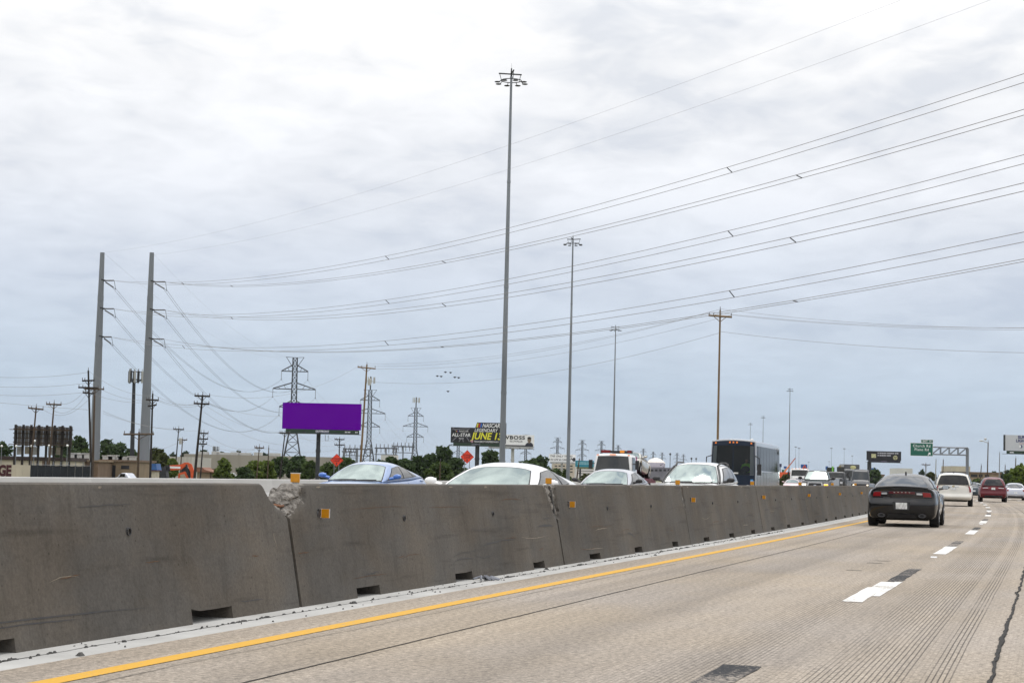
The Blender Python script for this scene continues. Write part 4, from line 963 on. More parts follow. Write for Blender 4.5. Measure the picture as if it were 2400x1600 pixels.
# ---- black pickup
loc, rot = put(1911, 138, 2.6)
pk = thing('black_pickup', 'black pickup with a white-framed grille and glowing amber lamps behind the barrier', 'pickup', loc, rot)
def pkF(a, b, c):
    x = -2.95 + a * 5.9; k = max(0, (a - .9) / .1) ** 2
    zt = pw([(0, 1.35), (.40, 1.35), (.41, 1.36), (.66, 1.32), (.74, 1.30), (.93, 1.22), (1, 1.14)], a)
    return x + k * (.1 * (1 - b * b) - .10 * max(0, c - .6)), b * (1.0 - .03 * c ** 4), .42 + (zt - .42) * c - .05 * b * b * c ** 4
hp = Hull(pkF, [0, .02, .2, .4, .5, .66, .74, .85, .93, .97, .99, 1], 8, 7); PK = mat('paint_pickup_black', (.008, .009, .011), .42, 0, var=.05, coat=.2, spec=.2); hp.build('body', PK, pk, 1)
def pcF(a, b, c):
    x = lerp(lerp(-.75, 1.45, a), lerp(-.6, .55, a), c) + (.08 * (1 - b * b) * (1 if a > .8 else 0)); return x, b * lerp(.94, .74, c ** 1.2), 1.27 + .74 * c - .05 * b * b * c - .05 * c * (2 * a - 1) ** 2
hq = Hull(pcF, [0, .05, .2, .4, .6, .8, .95, 1], 8, 6); hq.build('cabin', PK, pk, 1)
hq.patch('windscreen', M_SHIELD, pk, 'F', [(-.92, .10), (.92, .10), (.86, .92), (-.86, .92)], .012, 8, 5); hq.patch('rear_window', M_TINT, pk, 'B', [(-.8, .2), (.8, .2), (.75, .85), (-.75, .85)], .012)
for fc in 'LR':
    for q in ([(.50, .16), (.90, .16), (.82, .86), (.50, .88)], [(.1, .16), (.47, .16), (.47, .88), (.1, .86)]): hq.patch('side_window', M_TINT, pk, fc, q, .012)
hp.patch('grille_surround', mat('white_grille_frame', (.62, .63, .64), .3), pk, 'F', [(-.58, .28), (.58, .28), (.54, .97), (-.54, .97)], .02, 6, 4)
hp.patch('grille', M_TRIM, pk, 'F', [(-.50, .30), (.50, .30), (.47, .90), (-.47, .90)], .032, 6, 4)
hp.patch('oval_emblem', mat('silver_oval', (.35, .38, .45), .4), pk, 'F', [(-.09, .62), (.09, .62), (.09, .72), (-.09, .72)], .04, 2, 1)
lights(pk, hp, 'F', [[(.62, .60), (.97, .62), (.97, .92), (.62, .90)]], M_CLEAR, 'headlamp')
for sg, mm in ((1, M_AMBER), (-1, M_LAMP)): hp.patch('lit_lamp', mm, pk, 'F', [(.66 * sg, .66), (.94 * sg, .66), (.94 * sg, .80), (.66 * sg, .80)], .03, 2, 1)
for sg in (1, -1):
    for x in (2.0, -1.7): wheel(pk, x, sg * .86, .41, .28, sg)
    m = MB(); m.ball((.95, sg * 1.22, 1.42), .08, .16, .12); m.bar((.95, sg * .95, 1.35), (.95, sg * 1.15, 1.4), .06); m.build('door_mirror', M_TRIM, pk, smooth=True)

# ---- grey van
loc, rot = put(2017, 203, 2.8)
vn = thing('grey_van', 'dark grey high-roof van with headlamps on, just left of the black sedan', 'van', loc, rot)
def vnF(a, b, c):
    x = -2.9 + a * 5.6; zt = pw([(0, 2.55), (.05, 2.62), (.66, 2.60), (.74, 2.50), (.90, 1.38), (1, 1.05)], a)
    k = max(0, (a - .9) / .1) ** 2
    return x + k * (.12 * (1 - b * b)), b * (1.0 - .14 * max(0, (.35 + (zt - .35) * c) - 1.2) / 1.4), .35 + (zt - .35) * c - .04 * b * b * c
hv = Hull(vnF, [0, .03, .2, .4, .6, .66, .70, .74, .78, .82, .86, .90, .95, .985, 1], 8, 7); PV = mat('paint_van_grey', (.035, .037, .042), .4, .2, var=.05, coat=.3, spec=.3); hv.build('body', PV, vn, 1)
hv.patch('windscreen', M_COACH_GLASS, vn, 'T', [(.765, -.88), (.893, -.92), (.893, .92), (.765, .88)], .014, 6, 8)
for fc in 'LR': hv.patch('side_window', M_TINT, vn, fc, [(.68, .58), (.84, .62), (.78, .88), (.68, .85)], .012)
hv.patch('grille', M_TRIM, vn, 'F', [(-.5, .45), (.5, .45), (.45, .85), (-.45, .85)], .014, 4, 3)
for sg in (1, -1):
    hv.patch('headlamp', M_LAMP, vn, 'F', [(.66 * sg, .74), (.82 * sg, .74), (.82 * sg, .88), (.66 * sg, .88)], .02, 2, 1)
    for x in (1.7, -1.7): wheel(vn, x, sg * .88, .36, .25, sg)
    m = MB(); m.box(1.25, 1.38, sg * 1.18 - .1, sg * 1.18 + .1, 1.35, 1.75); m.bar((1.3, sg * .95, 1.45), (1.3, sg * 1.1, 1.5), .05); m.build('door_mirror', M_TRIM, vn)

# ---- heavy trucks further back
def truck(px, Y, label, name, cabc, W_, Hc, load, beacons=0, cabH=None):
    loc, rot = put(px, Y, 4.0); t = thing(name, label, 'truck', loc, rot)
    def f(a, b, c): return 1.9 + a * 1.9 - .35 * max(0, c - .5) * a + .05 * a * (1 - b * b), b * (W_ / 2 - .1 * max(0, c - .5)), .7 + (Hc - .7) * c - .04 * b * b * c
    h = Hull(f, [0, .1, .5, .9, 1], 6, 6); h.build('cab', cabc, t, 1)
    h.patch('windscreen', M_COACH_GLASS, t, 'F', [(-.88, .55), (.88, .55), (.84, .90), (-.84, .90)], .014, 6, 4)
    for fc in 'LR': h.patch('side_window', M_TINT, t, fc, [(.35, .58), (.9, .58), (.85, .88), (.35, .88)], .012)
    def g(a, b, c): return 3.6 + a * 1.4, b * (W_ / 2 - .22 - .1 * a), .6 + (1.15 - .12 * a) * c
    h2 = Hull(g, [0, .1, .5, .9, 1], 6, 5); h2.build('hood', cabc, t, 1); h2.patch('grille', M_CHROME, t, 'F', [(-.5, .1), (.5, .1), (.5, .92), (-.5, .92)], .014, 4, 3)
    lights(t, h2, 'F', [[(.6, .35), (.95, .35), (.95, .6), (.6, .6)]], M_CLEAR, 'headlamp')
    for i in range(beacons):
        u = -.8 + 1.6 * i / max(1, beacons - 1); h.patch('marker_lamp', M_ORANGE, t, 'F', [(u - .06, .97), (u + .06, .97), (u + .06, .999), (u - .06, .999)], .07, 1, 1)
    m = MB(); m.box(-5.2, 3.6, -.5, .5, .55, .95); m.build('chassis', M_UNDER, t)
    for sg in (1, -1):
        for x in (3.9, -2.6, -3.9): wheel(t, x, sg * 1.0, .50, .30, sg)
        m = MB(); m.box(2.9, 3.0, sg * 1.42 - .1, sg * 1.42 + .1, 1.7, 2.3); m.bar((2.9, sg * 1.1, 2.1), (2.95, sg * 1.4, 2.1), .04); m.build('door_mirror', M_TRIM, t)
    load(t); return t
def load_box(t):
    m = MB(); m.box(-5.2, 1.6, -1.25, 1.25, 1.0, 3.55); m.build('cargo_box', mat('weathered_box', (.10, .105, .11), .7, var=.35, scale=.8), t)
    m = MB()
    for x in range(7): m.box(-5.1 + x * 1.05, -5.0 + x * 1.05, 1.25, 1.31, 1.0, 3.5); m.box(-5.1 + x * 1.05, -5.0 + x * 1.05, -1.31, -1.25, 1.0, 3.5)
    m.box(1.6, 1.66, -1.25, -.75, .9, 3.5); m.build('side_rib', mat('light_grey_steel', (.36, .36, .34), .6), t)
    m = MB(); m.ball((1.7, .45, 3.15), .04, .42, .25); m.build('round_sticker', mat('pale_yellow', (.55, .52, .25), .6), t)
def load_gear(t):
    m = MB(); m.box(-4.8, 1.5, -1.2, 1.2, 1.0, 2.2, 0); m.box(-4.5, 1.0, -1.1, -.2, 2.2, 2.9, 1); m.box(-4.0, 1.3, .1, 1.0, 2.2, 3.0, 1); m.box(.6, 1.4, -.5, -.3, 2.2, 3.05, 2); m.box(.6, 1.3, .3, .6, 2.9, 3.1, 3)
    m.build('equipment_load', [M_TRIM, mat('dark_machinery', (.04, .04, .035), .7, var=.4), mat('lime_machine', (.18, .5, .06), .6), mat('ochre_machine', (.30, .22, .05), .6)], t)
def load_flat(t):
    m = MB(); m.box(-5.0, 1.5, -1.25, 1.25, 1.0, 1.25); m.box(1.4, 1.5, -1.2, 1.2, 1.2, 2.4); m.build('flatbed', mat('brown_load', (.08, .06, .05), .8), t)
truck(1874, 236, 'white heavy truck with amber roof markers, half hidden behind the black pickup', 'white_truck', PT, 2.4, 2.75, load_flat, 5)
truck(1959, 226, 'black and chrome truck loaded with equipment, right of the black pickup', 'equipment_truck', paint('truck_black', (.02, .02, .022)), 2.3, 2.4, load_gear, 0)
truck(1992, 250, 'tall grey box truck with ribbed sides behind the grey van', 'box_truck', paint('truck_grey', (.06, .065, .07)), 2.4, 2.9, load_box, 0)
# ================================================================== BACKGROUND
M_GALV = mat('galvanised_steel', (.215, .232, .255), .55, .25, var=.16, scale=.7, stretch=(1, 1, .15), dirt=(.14, .152, .172))
M_PYL = mat('weathered_galvanised_pole', (.19, .205, .225), .6, .2, var=.10, scale=.5, stretch=(1, 1, .1))
M_LAT = mat('lattice_steel', (.045, .048, .055), .7, .2, var=.15)
M_WOOD = mat('pole_wood', (.075, .050, .033), .9, var=.3, scale=3, stretch=(1, 1, .1))
M_WOODN = mat('new_pole_wood', (.17, .11, .055), .9, var=.25, scale=3, stretch=(1, 1, .1))
M_CRE = mat('creosote_wood', (.022, .017, .015), .9, var=.3, scale=3, stretch=(1, 1, .1))
M_INS = mat('insulator', (.10, .095, .10), .35, var=.1)
M_WIRE = mat('conductor', (.24, .23, .23), .6, .2, var=.1)
M_DARK = mat('dark_steel', (.035, .037, .042), .6, .3, var=.2)
M_GREEN = mat('dark_green_apron', (.02, .045, .025), .6, var=.2)
M_PANEL = mat('cell_panel', (.42, .42, .40), .5, var=.1)

# ---- high-mast lights
def high_mast(loc, label, H=45.0, rz=.3):
    t = thing('high_mast_light', label, 'light mast', loc, rz, 'high mast lights along the highway')
    m = MB(); prev = (0, .36)
    for z, r in ((H * .25, .31), (H * .5, .25), (H * .75, .19), (H, .13)):
        m.tube((0, 0, prev[0]), (0, 0, z), prev[1], r, 12, cap=False); m.tube((0, 0, z - .25), (0, 0, z), r + .03, r + .025, 12); prev = (z, r)
    m.build('pole', M_GALV, t, smooth=True)
    m = MB(); m.box(-.45, .45, -.45, .45, -.1, .08); m.build('base_plate', M_GALV, t)
    m = MB(); n = 16
    ring = [(1.15 * math.cos(2 * math.pi * i / n), 1.15 * math.sin(2 * math.pi * i / n), H - .45) for i in range(n + 1)]
    m.path(ring, .05, 6)
    for i in range(3):
        a = 2 * math.pi * i / 3 + .4; m.bar((.1 * math.cos(a), .1 * math.sin(a), H + .3), (1.5 * math.cos(a), 1.5 * math.sin(a), H + .45), .12); m.bar((1.15 * math.cos(a), 1.15 * math.sin(a), H - .45), (1.4 * math.cos(a), 1.4 * math.sin(a), H + .4), .05)
    m.tube((0, 0, H), (0, 0, H + .95), .11, .07, 8); m.build('head_frame', M_DARK, t)
    m = MB(); m.tube((0, 0, H + .9), (0, 0, H + 1.5), .015, .01, 5); m.build('lightning_rod', M_DARK, t)
    for i in range(8):
        a = 2 * math.pi * i / 8; c, s_ = math.cos(a), math.sin(a)
        m = MB(); m.bar((1.15 * c, 1.15 * s_, H - .45), (1.4 * c, 1.4 * s_, H - .68), .06)
        m.ball((1.62 * c, 1.62 * s_, H - .72), .34, .34, .08, 10, 6); m.build('luminaire', M_DARK, t, smooth=True)
    return t
masts = [(1176, 209, 'tallest high mast light, grey pole rising above the white coupe'), (1331, 354, 'second tallest high mast light, grey pole left of the tow truck'),
         (1436, 562, 'third high mast light, rising directly behind the tow truck'), (1849, 920, 'high mast light right of the bus beside the red crane boom'),
         (1787, 1330, 'small distant high mast light above the middle of the bus roof'), (1757, 1500, 'small distant high mast light above the left part of the bus roof')]
p0 = None
for px, Y, lab in masts:
    b = at(px, 1115, Y); loc = (b.x, b.y, G if Y > 300 else -1.5)
    if p0 is None: p0 = high_mast(loc, lab, 47.3)
    else: dup(p0, loc, random.uniform(0, 6), lab)
far = [(1779, 1044, 0), (1796, 1051, 0), (1809, 1057, 0), (1864, 1047, 1), (1872, 1050, 1), (1948, 1050, 2), (1978, 1051, 2), (1895, 1082, 3), (1997, 1068, 2), (1943, 1081, 3)]
farlab = ['left of three tiny hazy masts above the bus roof', 'middle of three tiny hazy masts above the bus roof', 'right of three tiny hazy masts above the bus roof', 'left of two tiny hazy masts between bus and black pickup', 'right of two tiny hazy masts between bus and black pickup', 'tiny hazy mast above the equipment truck', 'tiny hazy mast above the tall grey box truck', 'tiny hazy pole right of the blue sign with the red mark', 'short tiny hazy mast on the box truck skyline', 'tiny hazy pole left of the equipment truck']
mm = MB(); mm.tube((0, 0, 0), (0, 0, 45), .32, .12, 6); mm.ball((0, 0, 45), 2.0, 2.0, .5, 10, 4)
fme = mm.mesh('far_mast', M_LAT)
for fi, (px, y, k) in enumerate(far):
    Y = 44 * F_PX / max(30, 1104 + (px - 1200) * .0237 + 6 - y); b = at(px, 1115, min(Y, 3200))
    o = link('high_mast_light', fme); o.location = (b.x, b.y, G); o.scale.z = (at(px, y, min(Y, 3200)).z - G) / 45
    tag(o, farlab[fi], 'light mast', 'hazy lamp masts far down the highway')

def pix(p):
    q = p - Vector((0, 0, H_EYE)); dep = q.y * math.cos(PITCH) + q.z * math.sin(PITCH); up = -q.y * math.sin(PITCH) + q.z * math.cos(PITCH)
    u, v = F_PX * q.x / dep, -F_PX * up / dep
    return 1200 + u * math.cos(ROLL) - v * math.sin(ROLL), 800 + u * math.sin(ROLL) + v * math.cos(ROLL)
# ---- steel monopoles of the power line, and their conductors
FIT = {'a1': ((-64.04, 300, 30.56), 156.470, 12.07, 5.60), 'b1': ((-55.82, 300, 30.55), 159.198, 10.69, -1.70), 'a2': ((-63.86, 300, 26.03), 156.487, 12.01, 6.22),
       'b2': ((-55.65, 300, 26.02), 159.963, 9.96, -2.76), 'a3': ((-64.10, 300, 21.50), 156.358, 11.48, 6.41), 'b3': ((-55.69, 300, 21.35), 157.252, 11.58, 6.61),
       'sa': ((-65.93, 300, 35.07), 155.065, 8.57, 6.15), 'sb': ((-57.76, 300, 34.92), 156.641, 8.37, 3.74)}
def sag(A, B, S, n=24): return [Vector(A).lerp(Vector(B), i / n) - Vector((0, 0, 4 * S * (i / n) * (1 - i / n))) for i in range(n + 1)]
def wire(pts, r, label, group=None, m=None, name='power_cable', n=4):
    o = MB().path(pts, r, n).build(name, m or M_WIRE); tag(o, label, 'cable', group); return o
poles = {}
for key, px0, which in (('a', 240, 'left of the pair'), ('b', 356, 'right of the pair')):
    top = at(px0, 592, 300)
    t = thing('steel_power_pole', 'huge grey tapered steel power pole, %s on the left side' % which, 'power pole', (top.x, 300, G), 0, 'twin steel power poles')
    Ht = top.z - G; m = MB(); n = 5
    for i in range(n):
        z0, z1 = Ht * i / n, Ht * (i + 1) / n; f = lambda z: lerp(.92, .36, z / Ht)
        m.tube((0, 0, z0), (0, 0, z1), f(z0), f(z1), 12, cap=(i == n - 1)); 
        if i < n - 1: m.tube((0, 0, z1 - .4), (0, 0, z1 + .4), f(z1) + .03, f(z1) + .02, 12, cap=False)
    m.build('shaft', M_PYL, t, smooth=True)
    m = MB(); m.tube((0, 0, -.2), (0, 0, .3), 1.3, 1.3, 16); m.build('footing', M_PAR, t)
    for lv in '123':
        A = Vector(FIT[key + lv][0]) - Vector((top.x, 300, G)); rr = lerp(.92, .36, A.z / Ht)
        m = MB(); m.bar((rr - .1, 0, A.z), (rr + .35, -.1, A.z), .18); m.bar((rr * .2, -rr - .02, A.z + .15), (rr + .2, -.2, A.z + .05), .12); m.build('arm_bracket', M_DARK, t)
        for dz, e in ((0, A + Vector((.1, -.6, 0))), (-.25, A + Vector((-.3, 1.2, -1.0)))):
            m = MB(); q0 = Vector((rr + .3, -.1, A.z + dz)); nn = 9
            for i in range(nn):
                c0 = q0.lerp(e, i / nn); c1 = q0.lerp(e, (i + .55) / nn); m.tube(c0, c1, .13, .09, 8)
            m.tube(q0, e, .035, .035, 5); m.build('insulator_string', M_INS, t)
        m = MB(); e0, e1 = A + Vector((.1, -.6, 0)), A + Vector((-.3, 1.2, -1.0)); m.path([e0, (e0 + e1) / 2 - Vector((-.3, 0, .9)), e1], .035, 5); m.build('jumper_cable', M_DARK, t)
    poles[key] = (top, Ht)
lvn = {'1': 'top', '2': 'middle', '3': 'bottom'}
for k, (A, ph, S, dz) in FIT.items():
    A = Vector(A); ph = R(ph); B = A + Vector((400 * math.sin(ph), 400 * math.cos(ph), dz)); side = Vector((math.cos(ph), -math.sin(ph), 0))
    pole = 'left' if (k[0] == 'a' or k == 'sa') else 'right'
    if k[0] == 's':
        wire(sag(A, B, S, 40), .007, 'thin overhead ground wire from the top of the %s steel pole to the upper right' % pole, None); continue
    tilt = {'a1': .25, 'b1': .12, 'a2': .28, 'b2': .22, 'a3': .34, 'b3': .05}[k]
    tw = thing('twin_cable', '%s twin power cable from the %s steel pole across the highway' % (lvn[k[1]], pole), 'cable', A, 0, 'twin cables across the highway')
    for j, sg in enumerate((1, -1)):
        o_ = side * (.2 * sg) + Vector((0, 0, tilt * sg * .6)); pts = sag(A, B, S, 48)
        MB().path([p - A + o_ * min(1, i / 3) for i, p in enumerate(pts)], .018, 4).build('strand', M_WIRE, tw)
    tg = [427, 903, 1708] if k[0] == 'a' else [542, 1036, 1858]; f = 0.0; fs = []
    while f < .9 and tg:
        f += .002
        if pix(A.lerp(B, f) - Vector((0, 0, 4 * S * f * (1 - f))))[0] > tg[0]: fs.append(f); tg.pop(0)
    for f in fs:
        p = A.lerp(B, f) - Vector((0, 0, 4 * S * f * (1 - f))) - A
        MB().bar(p + side * .2 + Vector((0, 0, tilt * .6)), p - side * .2 - Vector((0, 0, tilt * .6)), .045).build('cable_spacer', M_DARK, tw)

# ---- lattice towers
def lattice(loc, label, rz=0.0, antenna=False):
    t = thing('lattice_tower', label, 'pylon', loc, rz, 'lattice towers of the power line')
    lev = [(0, 4.4), (9, 2.55), (18, .98), (24.7, .92), (31, .86), (37.2, .78), (42, .74)]; m = MB()
    def corners(z, w): return [Vector((sx * w, sy * w, z)) for sx, sy in ((1, 1), (-1, 1), (-1, -1), (1, -1))]
    def wid(z): return pw(lev, z)
    zs = [0, 4.5, 9, 12.5, 15.5, 18] + [18 + 2.0 * i for i in range(1, 13)]
    for a, b in zip(zs, zs[1:]):
        A_, B_ = corners(a, wid(a)), corners(b, wid(b))
        for i in range(4):
            m.bar(A_[i], B_[i], .34 if a < 18 else .28); j = (i + 1) % 4
            m.bar(A_[i], B_[j], .14); m.bar(A_[j], B_[i], .14); m.bar(B_[i], B_[j], .12)
    m.build('tower_body', M_LAT, t)
    for z, hw in ((24.7, 5.0), (31, 7.4), (37.2, 4.6)):
        for sg in (1, -1):
            m = MB(); w = wid(z); tip = Vector((sg * hw, 0, z))
            for sy in (1, -1):
                lo, hi = Vector((sg * w, sy * w, z)), Vector((sg * w, sy * w * .8, z + 2.2))
                m.bar(lo, tip, .2); m.bar(hi, tip + Vector((0, 0, .1)), .24)
                for f in (.3, .6): m.bar(lo.lerp(tip, f), hi.lerp(tip, f + .12), .1)
            m.build('cross_arm', M_LAT, t)
            m = MB(); m.tube(tip, tip + Vector((0, 0, -2.9)), .08, .08, 5); m.ball(tip + Vector((0, 0, -2.9)), .22, .22, .18, 6, 4); m.build('insulator_string', M_INS, t)
    for sg in (1, -1):
        m = MB(); m.bar((sg * .7, .5, 38.6), (sg * 3.1, 0, 42.2), .13); m.bar((sg * .7, -.5, 38.6), (sg * 3.1, 0, 42.2), .13); m.bar((0, 0, 42), (sg * 3.1, 0, 42.2), .12); m.build('earth_wire_peak', M_LAT, t)
    if antenna:
        m = MB(); m.tube((0, 0, 42), (0, 0, 48.5), .35, .3, 8); m.build('antenna_mast', M_LAT, t)
        for i in range(9):
            a = 2 * math.pi * i / 9; m = MB(); c = (2.0 * math.cos(a), 2.0 * math.sin(a)); m.box(c[0] - .2, c[0] + .2, c[1] - .15, c[1] + .15, 45.2, 48.2); m.bar((0, 0, 46), (c[0], c[1], 46.5), .08); m.build('cell_antenna', M_PANEL, t)
    return t
def tower_at(px, ytop, Y): p = at(px, ytop, Y); return Vector((p.x, p.y, p.z - 42))
T1 = lattice(tower_at(692, 838, 655), 'large lattice tower standing behind the purple billboard', .1)
T2 = lattice(tower_at(868, 914, 890), 'lattice tower topped by cell antennas, right of the purple billboard', .1, True)
T3 = dup(T2, tower_at(975, 956, 1120), .1, 'lattice tower topped by cell antennas, left of the racing billboard')
row = [(1075, 1010, 1450), (1233, 1018, 1700), (1307, 1025, 1900), (1365, 1031, 2060), (1410, 1033, 2150), (1449, 1043, 2500), (1481, 1056, 3000), (1508, 1051, 2900), (1531, 1058, 3200), (1552, 1060, 3350), (1587, 1061, 3500), (1602, 1064, 3650)]
rl = ['hazy lattice tower glimpsed under the racing billboard', 'hazy lattice tower glimpsed under the white portrait billboard', 'hazy lattice tower rising above the white handwritten billboard', 'hazy lattice tower rising above the teal billboard', 'hazy lattice tower just left of the third lamp mast']
for i, (px, y, Y) in enumerate(row):
    lab = rl[i] if i < 5 else '%s of seven tiny hazy lattice towers counted rightward from the third mast' % ('first', 'second', 'third', 'fourth', 'fifth', 'sixth', 'seventh')[i - 5]
    dup(T1, tower_at(px, y, Y), .1, lab)
def tip(px, y, Y, sx, lv):
    hw, z = {1: (4.6, 37.2), 2: (7.4, 31), 3: (5.0, 24.7)}[lv]; b = tower_at(px, y, Y); return b + Vector((sx * hw * math.cos(.1), sx * hw * math.sin(.1), z - 2.95))
for key in 'ab':
    pn = 'left' if key == 'a' else 'right'
    for lv in (1, 2, 3):
        A = Vector(FIT[key + str(lv)][0]) + Vector((-.3, 1.2, -1.0))
        tw = thing('twin_cable', '%s twin cable sagging from the %s steel pole to the lattice tower' % (lvn[str(lv)], pn), 'cable', A, 0, 'cables between steel poles and lattice tower')
        for j, o_ in enumerate((-.2, .2)):
            MB().path([p - A for p in sag(A + Vector((o_, 0, 0)), tip(692, 838, 655, -1 if key == 'a' else 1, lv) + Vector((o_, 0, 0)), 9.5, 30)], .026, 4).build('strand', M_DARK, tw)
    A = Vector(FIT['s' + key][0]); wire(sag(A, tower_at(692, 838, 655) + Vector((-3.1 if key == 'a' else 3.1, 0, 42.2)), 5.0, 30), .012, 'thin ground wire from the top of the %s steel pole to the lattice tower' % pn)
seq = [(692, 838, 655), (868, 914, 890), (975, 956, 1120), (1075, 1010, 1450)]
names = ['first and second', 'second and third', 'third and fourth']
for i in range(3):
    for lv in (1, 2, 3):
        for sx in (-1, 1):
            wire(sag(tip(*seq[i], sx, lv), tip(*seq[i + 1], sx, lv), 8.5, 20), .03, '%s %s cable between the %s lattice towers' % (('left', 'right')[sx > 0], lvn[str(lv)], names[i]))

# ---- wooden utility poles
def upole(top, base, Y, r, m, arms, label, xf=None, lamp=False, name='utility_pole'):
    a, b = at(*top, Y), at(*base, Y); b.z = b.z if b.z > G else b.z
    d = (b - a); b = a + d * ((a.z - G) / max(.1, (a.z - b.z)))
    b.x = lerp(a.x, b.x, 1.0)
    t = thing(name, label, 'utility pole', (b.x, b.y, G), 0, 'wooden utility poles'); H = a.z - G; dx = a.x - b.x; r *= .68
    mb = MB(); mb.tube((0, 0, 0), (dx, 0, H), r, r * .62, 8); mb.build('pole', m, t, smooth=True)
    for (dz, w, tl) in arms:
        f = (H - dz) / H; c = Vector((dx * f, -r, H - dz)); mb = MB(); mb.bar(c + Vector((-w / 2, 0, -tl)), c + Vector((w / 2, 0, tl)), .15); mb.bar(c + Vector((-w * .3, 0, 0)), c + Vector((0, .02, -.6)), .05); mb.bar(c + Vector((w * .3, 0, 0)), c + Vector((0, .02, -.6)), .05); mb.build('crossarm', m, t)
        for x in (-.47, .47, -.28): mb = MB(); mb.tube(c + Vector((x * w, 0, .08)), c + Vector((x * w, 0, .36)), .06, .04, 6); mb.build('pin_insulator', M_INS, t)
    mb = MB(); mb.tube((dx, 0, H), (dx, 0, H + .4), .05, .03, 6); mb.build('top_pin', M_INS, t)
    if xf:
        for z, s_ in xf: mb = MB(); mb.tube((dx + s_ * .5, -.1, H - z - 1.0), (dx + s_ * .5, -.1, H - z), .28, .28, 10); mb.ball((dx + s_ * .5, -.1, H - z), .28, .28, .1, 10, 4); mb.build('transformer', M_PANEL, t)
    if lamp:
        mb = MB(); mb.bar((dx, 0, H - .1), (dx - 1.2, -.4, H + .25), .09); mb.ball((dx - 1.3, -.4, H + .2), .4, .25, .14); mb.ball((dx - .5, 0, H + .55), .25, .25, .2); mb.build('lamp_head', M_PANEL, t)
    return Vector((b.x + dx, b.y, a.z))
UP = {}
UP['a'] = upole((207, 868), (214, 1117), 240, .26, M_CRE, [(1.3, 1.6, .05), (2.2, 2.6, 0), (2.9, 1.5, -.05)], 'tall black wooden pole just left of the left steel pole')
UP['b'] = upole((222, 907), (217, 1110), 250, .27, M_WOOD, [(.25, 2.6, .0)], 'brown wooden pole standing in front of the left steel pole')
UP['c'] = upole((85, 953), (74, 1072), 245, .22, M_WOOD, [(.25, 2.0, -.08)], 'leaning wooden pole left of centre in front of the billboard back')
UP['d'] = upole((127, 944), (116, 1075), 245, .22, M_WOOD, [(.2, 2.0, -.02)], 'leaning wooden pole right of centre in front of the billboard back')
UP['e'] = upole((358, 922), (352, 1118), 235, .24, M_CRE, [(.8, 1.6, -.03), (1.5, 1.1, .1)], 'black wooden pole along the right edge of the right steel pole')
UP['f'] = upole((326, 1012), (323, 1117), 210, .24, M_WOOD, [(.25, 3.4, .05)], 'short brown pole with a long crossarm in front of the right steel pole')
UP['h'] = upole((475, 925), (457, 1108), 230, .27, M_CRE, [(.15, 1.9, -.02), (1.1, 1.9, -.03)], 'stout leaning black pole with two crossarms, right of the steel poles')
UP['i'] = upole((419, 1003), (412, 1085), 330, .2, M_CRE, [(.2, 1.9, -.02)], 'thin dark pole left of the stout leaning black pole', xf=[(1.8, .8)])
UP['j'] = upole((428, 1028), (424, 1085), 360, .2, M_WOOD, [(.2, 1.8, .02)], 'thin dark pole between its neighbour and the stout leaning black pole')
UP['k'] = upole((478, 1012), (470, 1115), 300, .2, M_CRE, [(.2, 1.5, 0), (1.1, 1.5, 0), (1.9, 1.3, 0)], 'thin pole with three crossarms just right of the stout leaning black pole')
UP['l'] = upole((608, 1046), (602, 1115), 300, .17, M_WOOD, [(.2, 1.5, -.02)], 'plain thin pole left of the purple billboard, with a crossarm')
UP['l2'] = upole((630, 1048), (627, 1115), 300, .17, M_WOOD, [], 'bare thin pole left of the purple billboard, without crossarm')
UP['m'] = upole((668, 1014), (656, 1118), 290, .2, M_CRE, [(.05, 1.6, 0)], 'leaning dark pole in front of the large lattice tower')
UP['n'] = upole((860, 854), (845, 1088), 300, .30, M_WOODN, [(.55, 2.9, -.1)], 'tall brown wooden pole right of the purple billboard', xf=[(2.3, 1)])
UP['o'] = upole((796, 1027), (795, 1066), 380, .24, M_CRE, [(.2, 2.0, 0), (1.3, 2.0, 0)], 'dark pole with two crossarms above the left orange diamond sign')
UP['p'] = upole((1688, 727), (1682, 1038), 200, .22, M_WOODN, [(.65, 2.5, -.06)], 'tall brown wooden pole rising behind the bus')
UP['q'] = upole((2316, 1036), (2314, 1122), 330, .2, M_WOOD, [], 'wooden pole with a lamp head above the red utility vehicle', lamp=True)
UP['r'] = upole((2343, 1061), (2342, 1112), 420, .2, mat('grey_pole', (.20, .21, .22), .7), [], 'bare grey pole right of the lamp pole on the right', name='bare_pole')
UP['s'] = upole((2356, 1090), (2355, 1120), 420, .2, M_WOOD, [], 'short bare pole between the grey pole and the right edge tree')
UP['t'] = upole((2381, 1073), (2379, 1125), 380, .22, M_WOOD, [], 'bare dark pole in front of the right edge tree')
UP['u'] = upole((2300, 1090), (2298, 1122), 400, .2, M_WOOD, [], 'short dark pole above the teal sedan')
UP['v'] = upole((2194, 1076), (2193, 1106), 500, .25, mat('pale_pole', (.30, .29, .26), .7), [], 'pale bare pole behind the left part of the white utility vehicle', name='bare_pole')
UP['w'] = upole((2211, 1077), (2210, 1106), 500, .25, M_WOOD, [], 'brown bare pole behind the middle of the white utility vehicle', name='bare_pole')
UP['x'] = upole((2170, 1086), (2170, 1106), 520, .25, M_WOOD, [(.3, 2.4, 0)], 'small pole with crossarm behind the roof of the black sedan')
UP['y'] = upole((1358, 1074), (1354, 1105), 420, .3, M_WOOD, [], 'stubby brown post in front of the teal billboard', name='bare_pole')
UP['z'] = upole((1032, 1080), (1031, 1115), 300, .2, M_WOOD, [], 'short bare pole in front of the dense trees left of the white coupe', name='bare_pole')
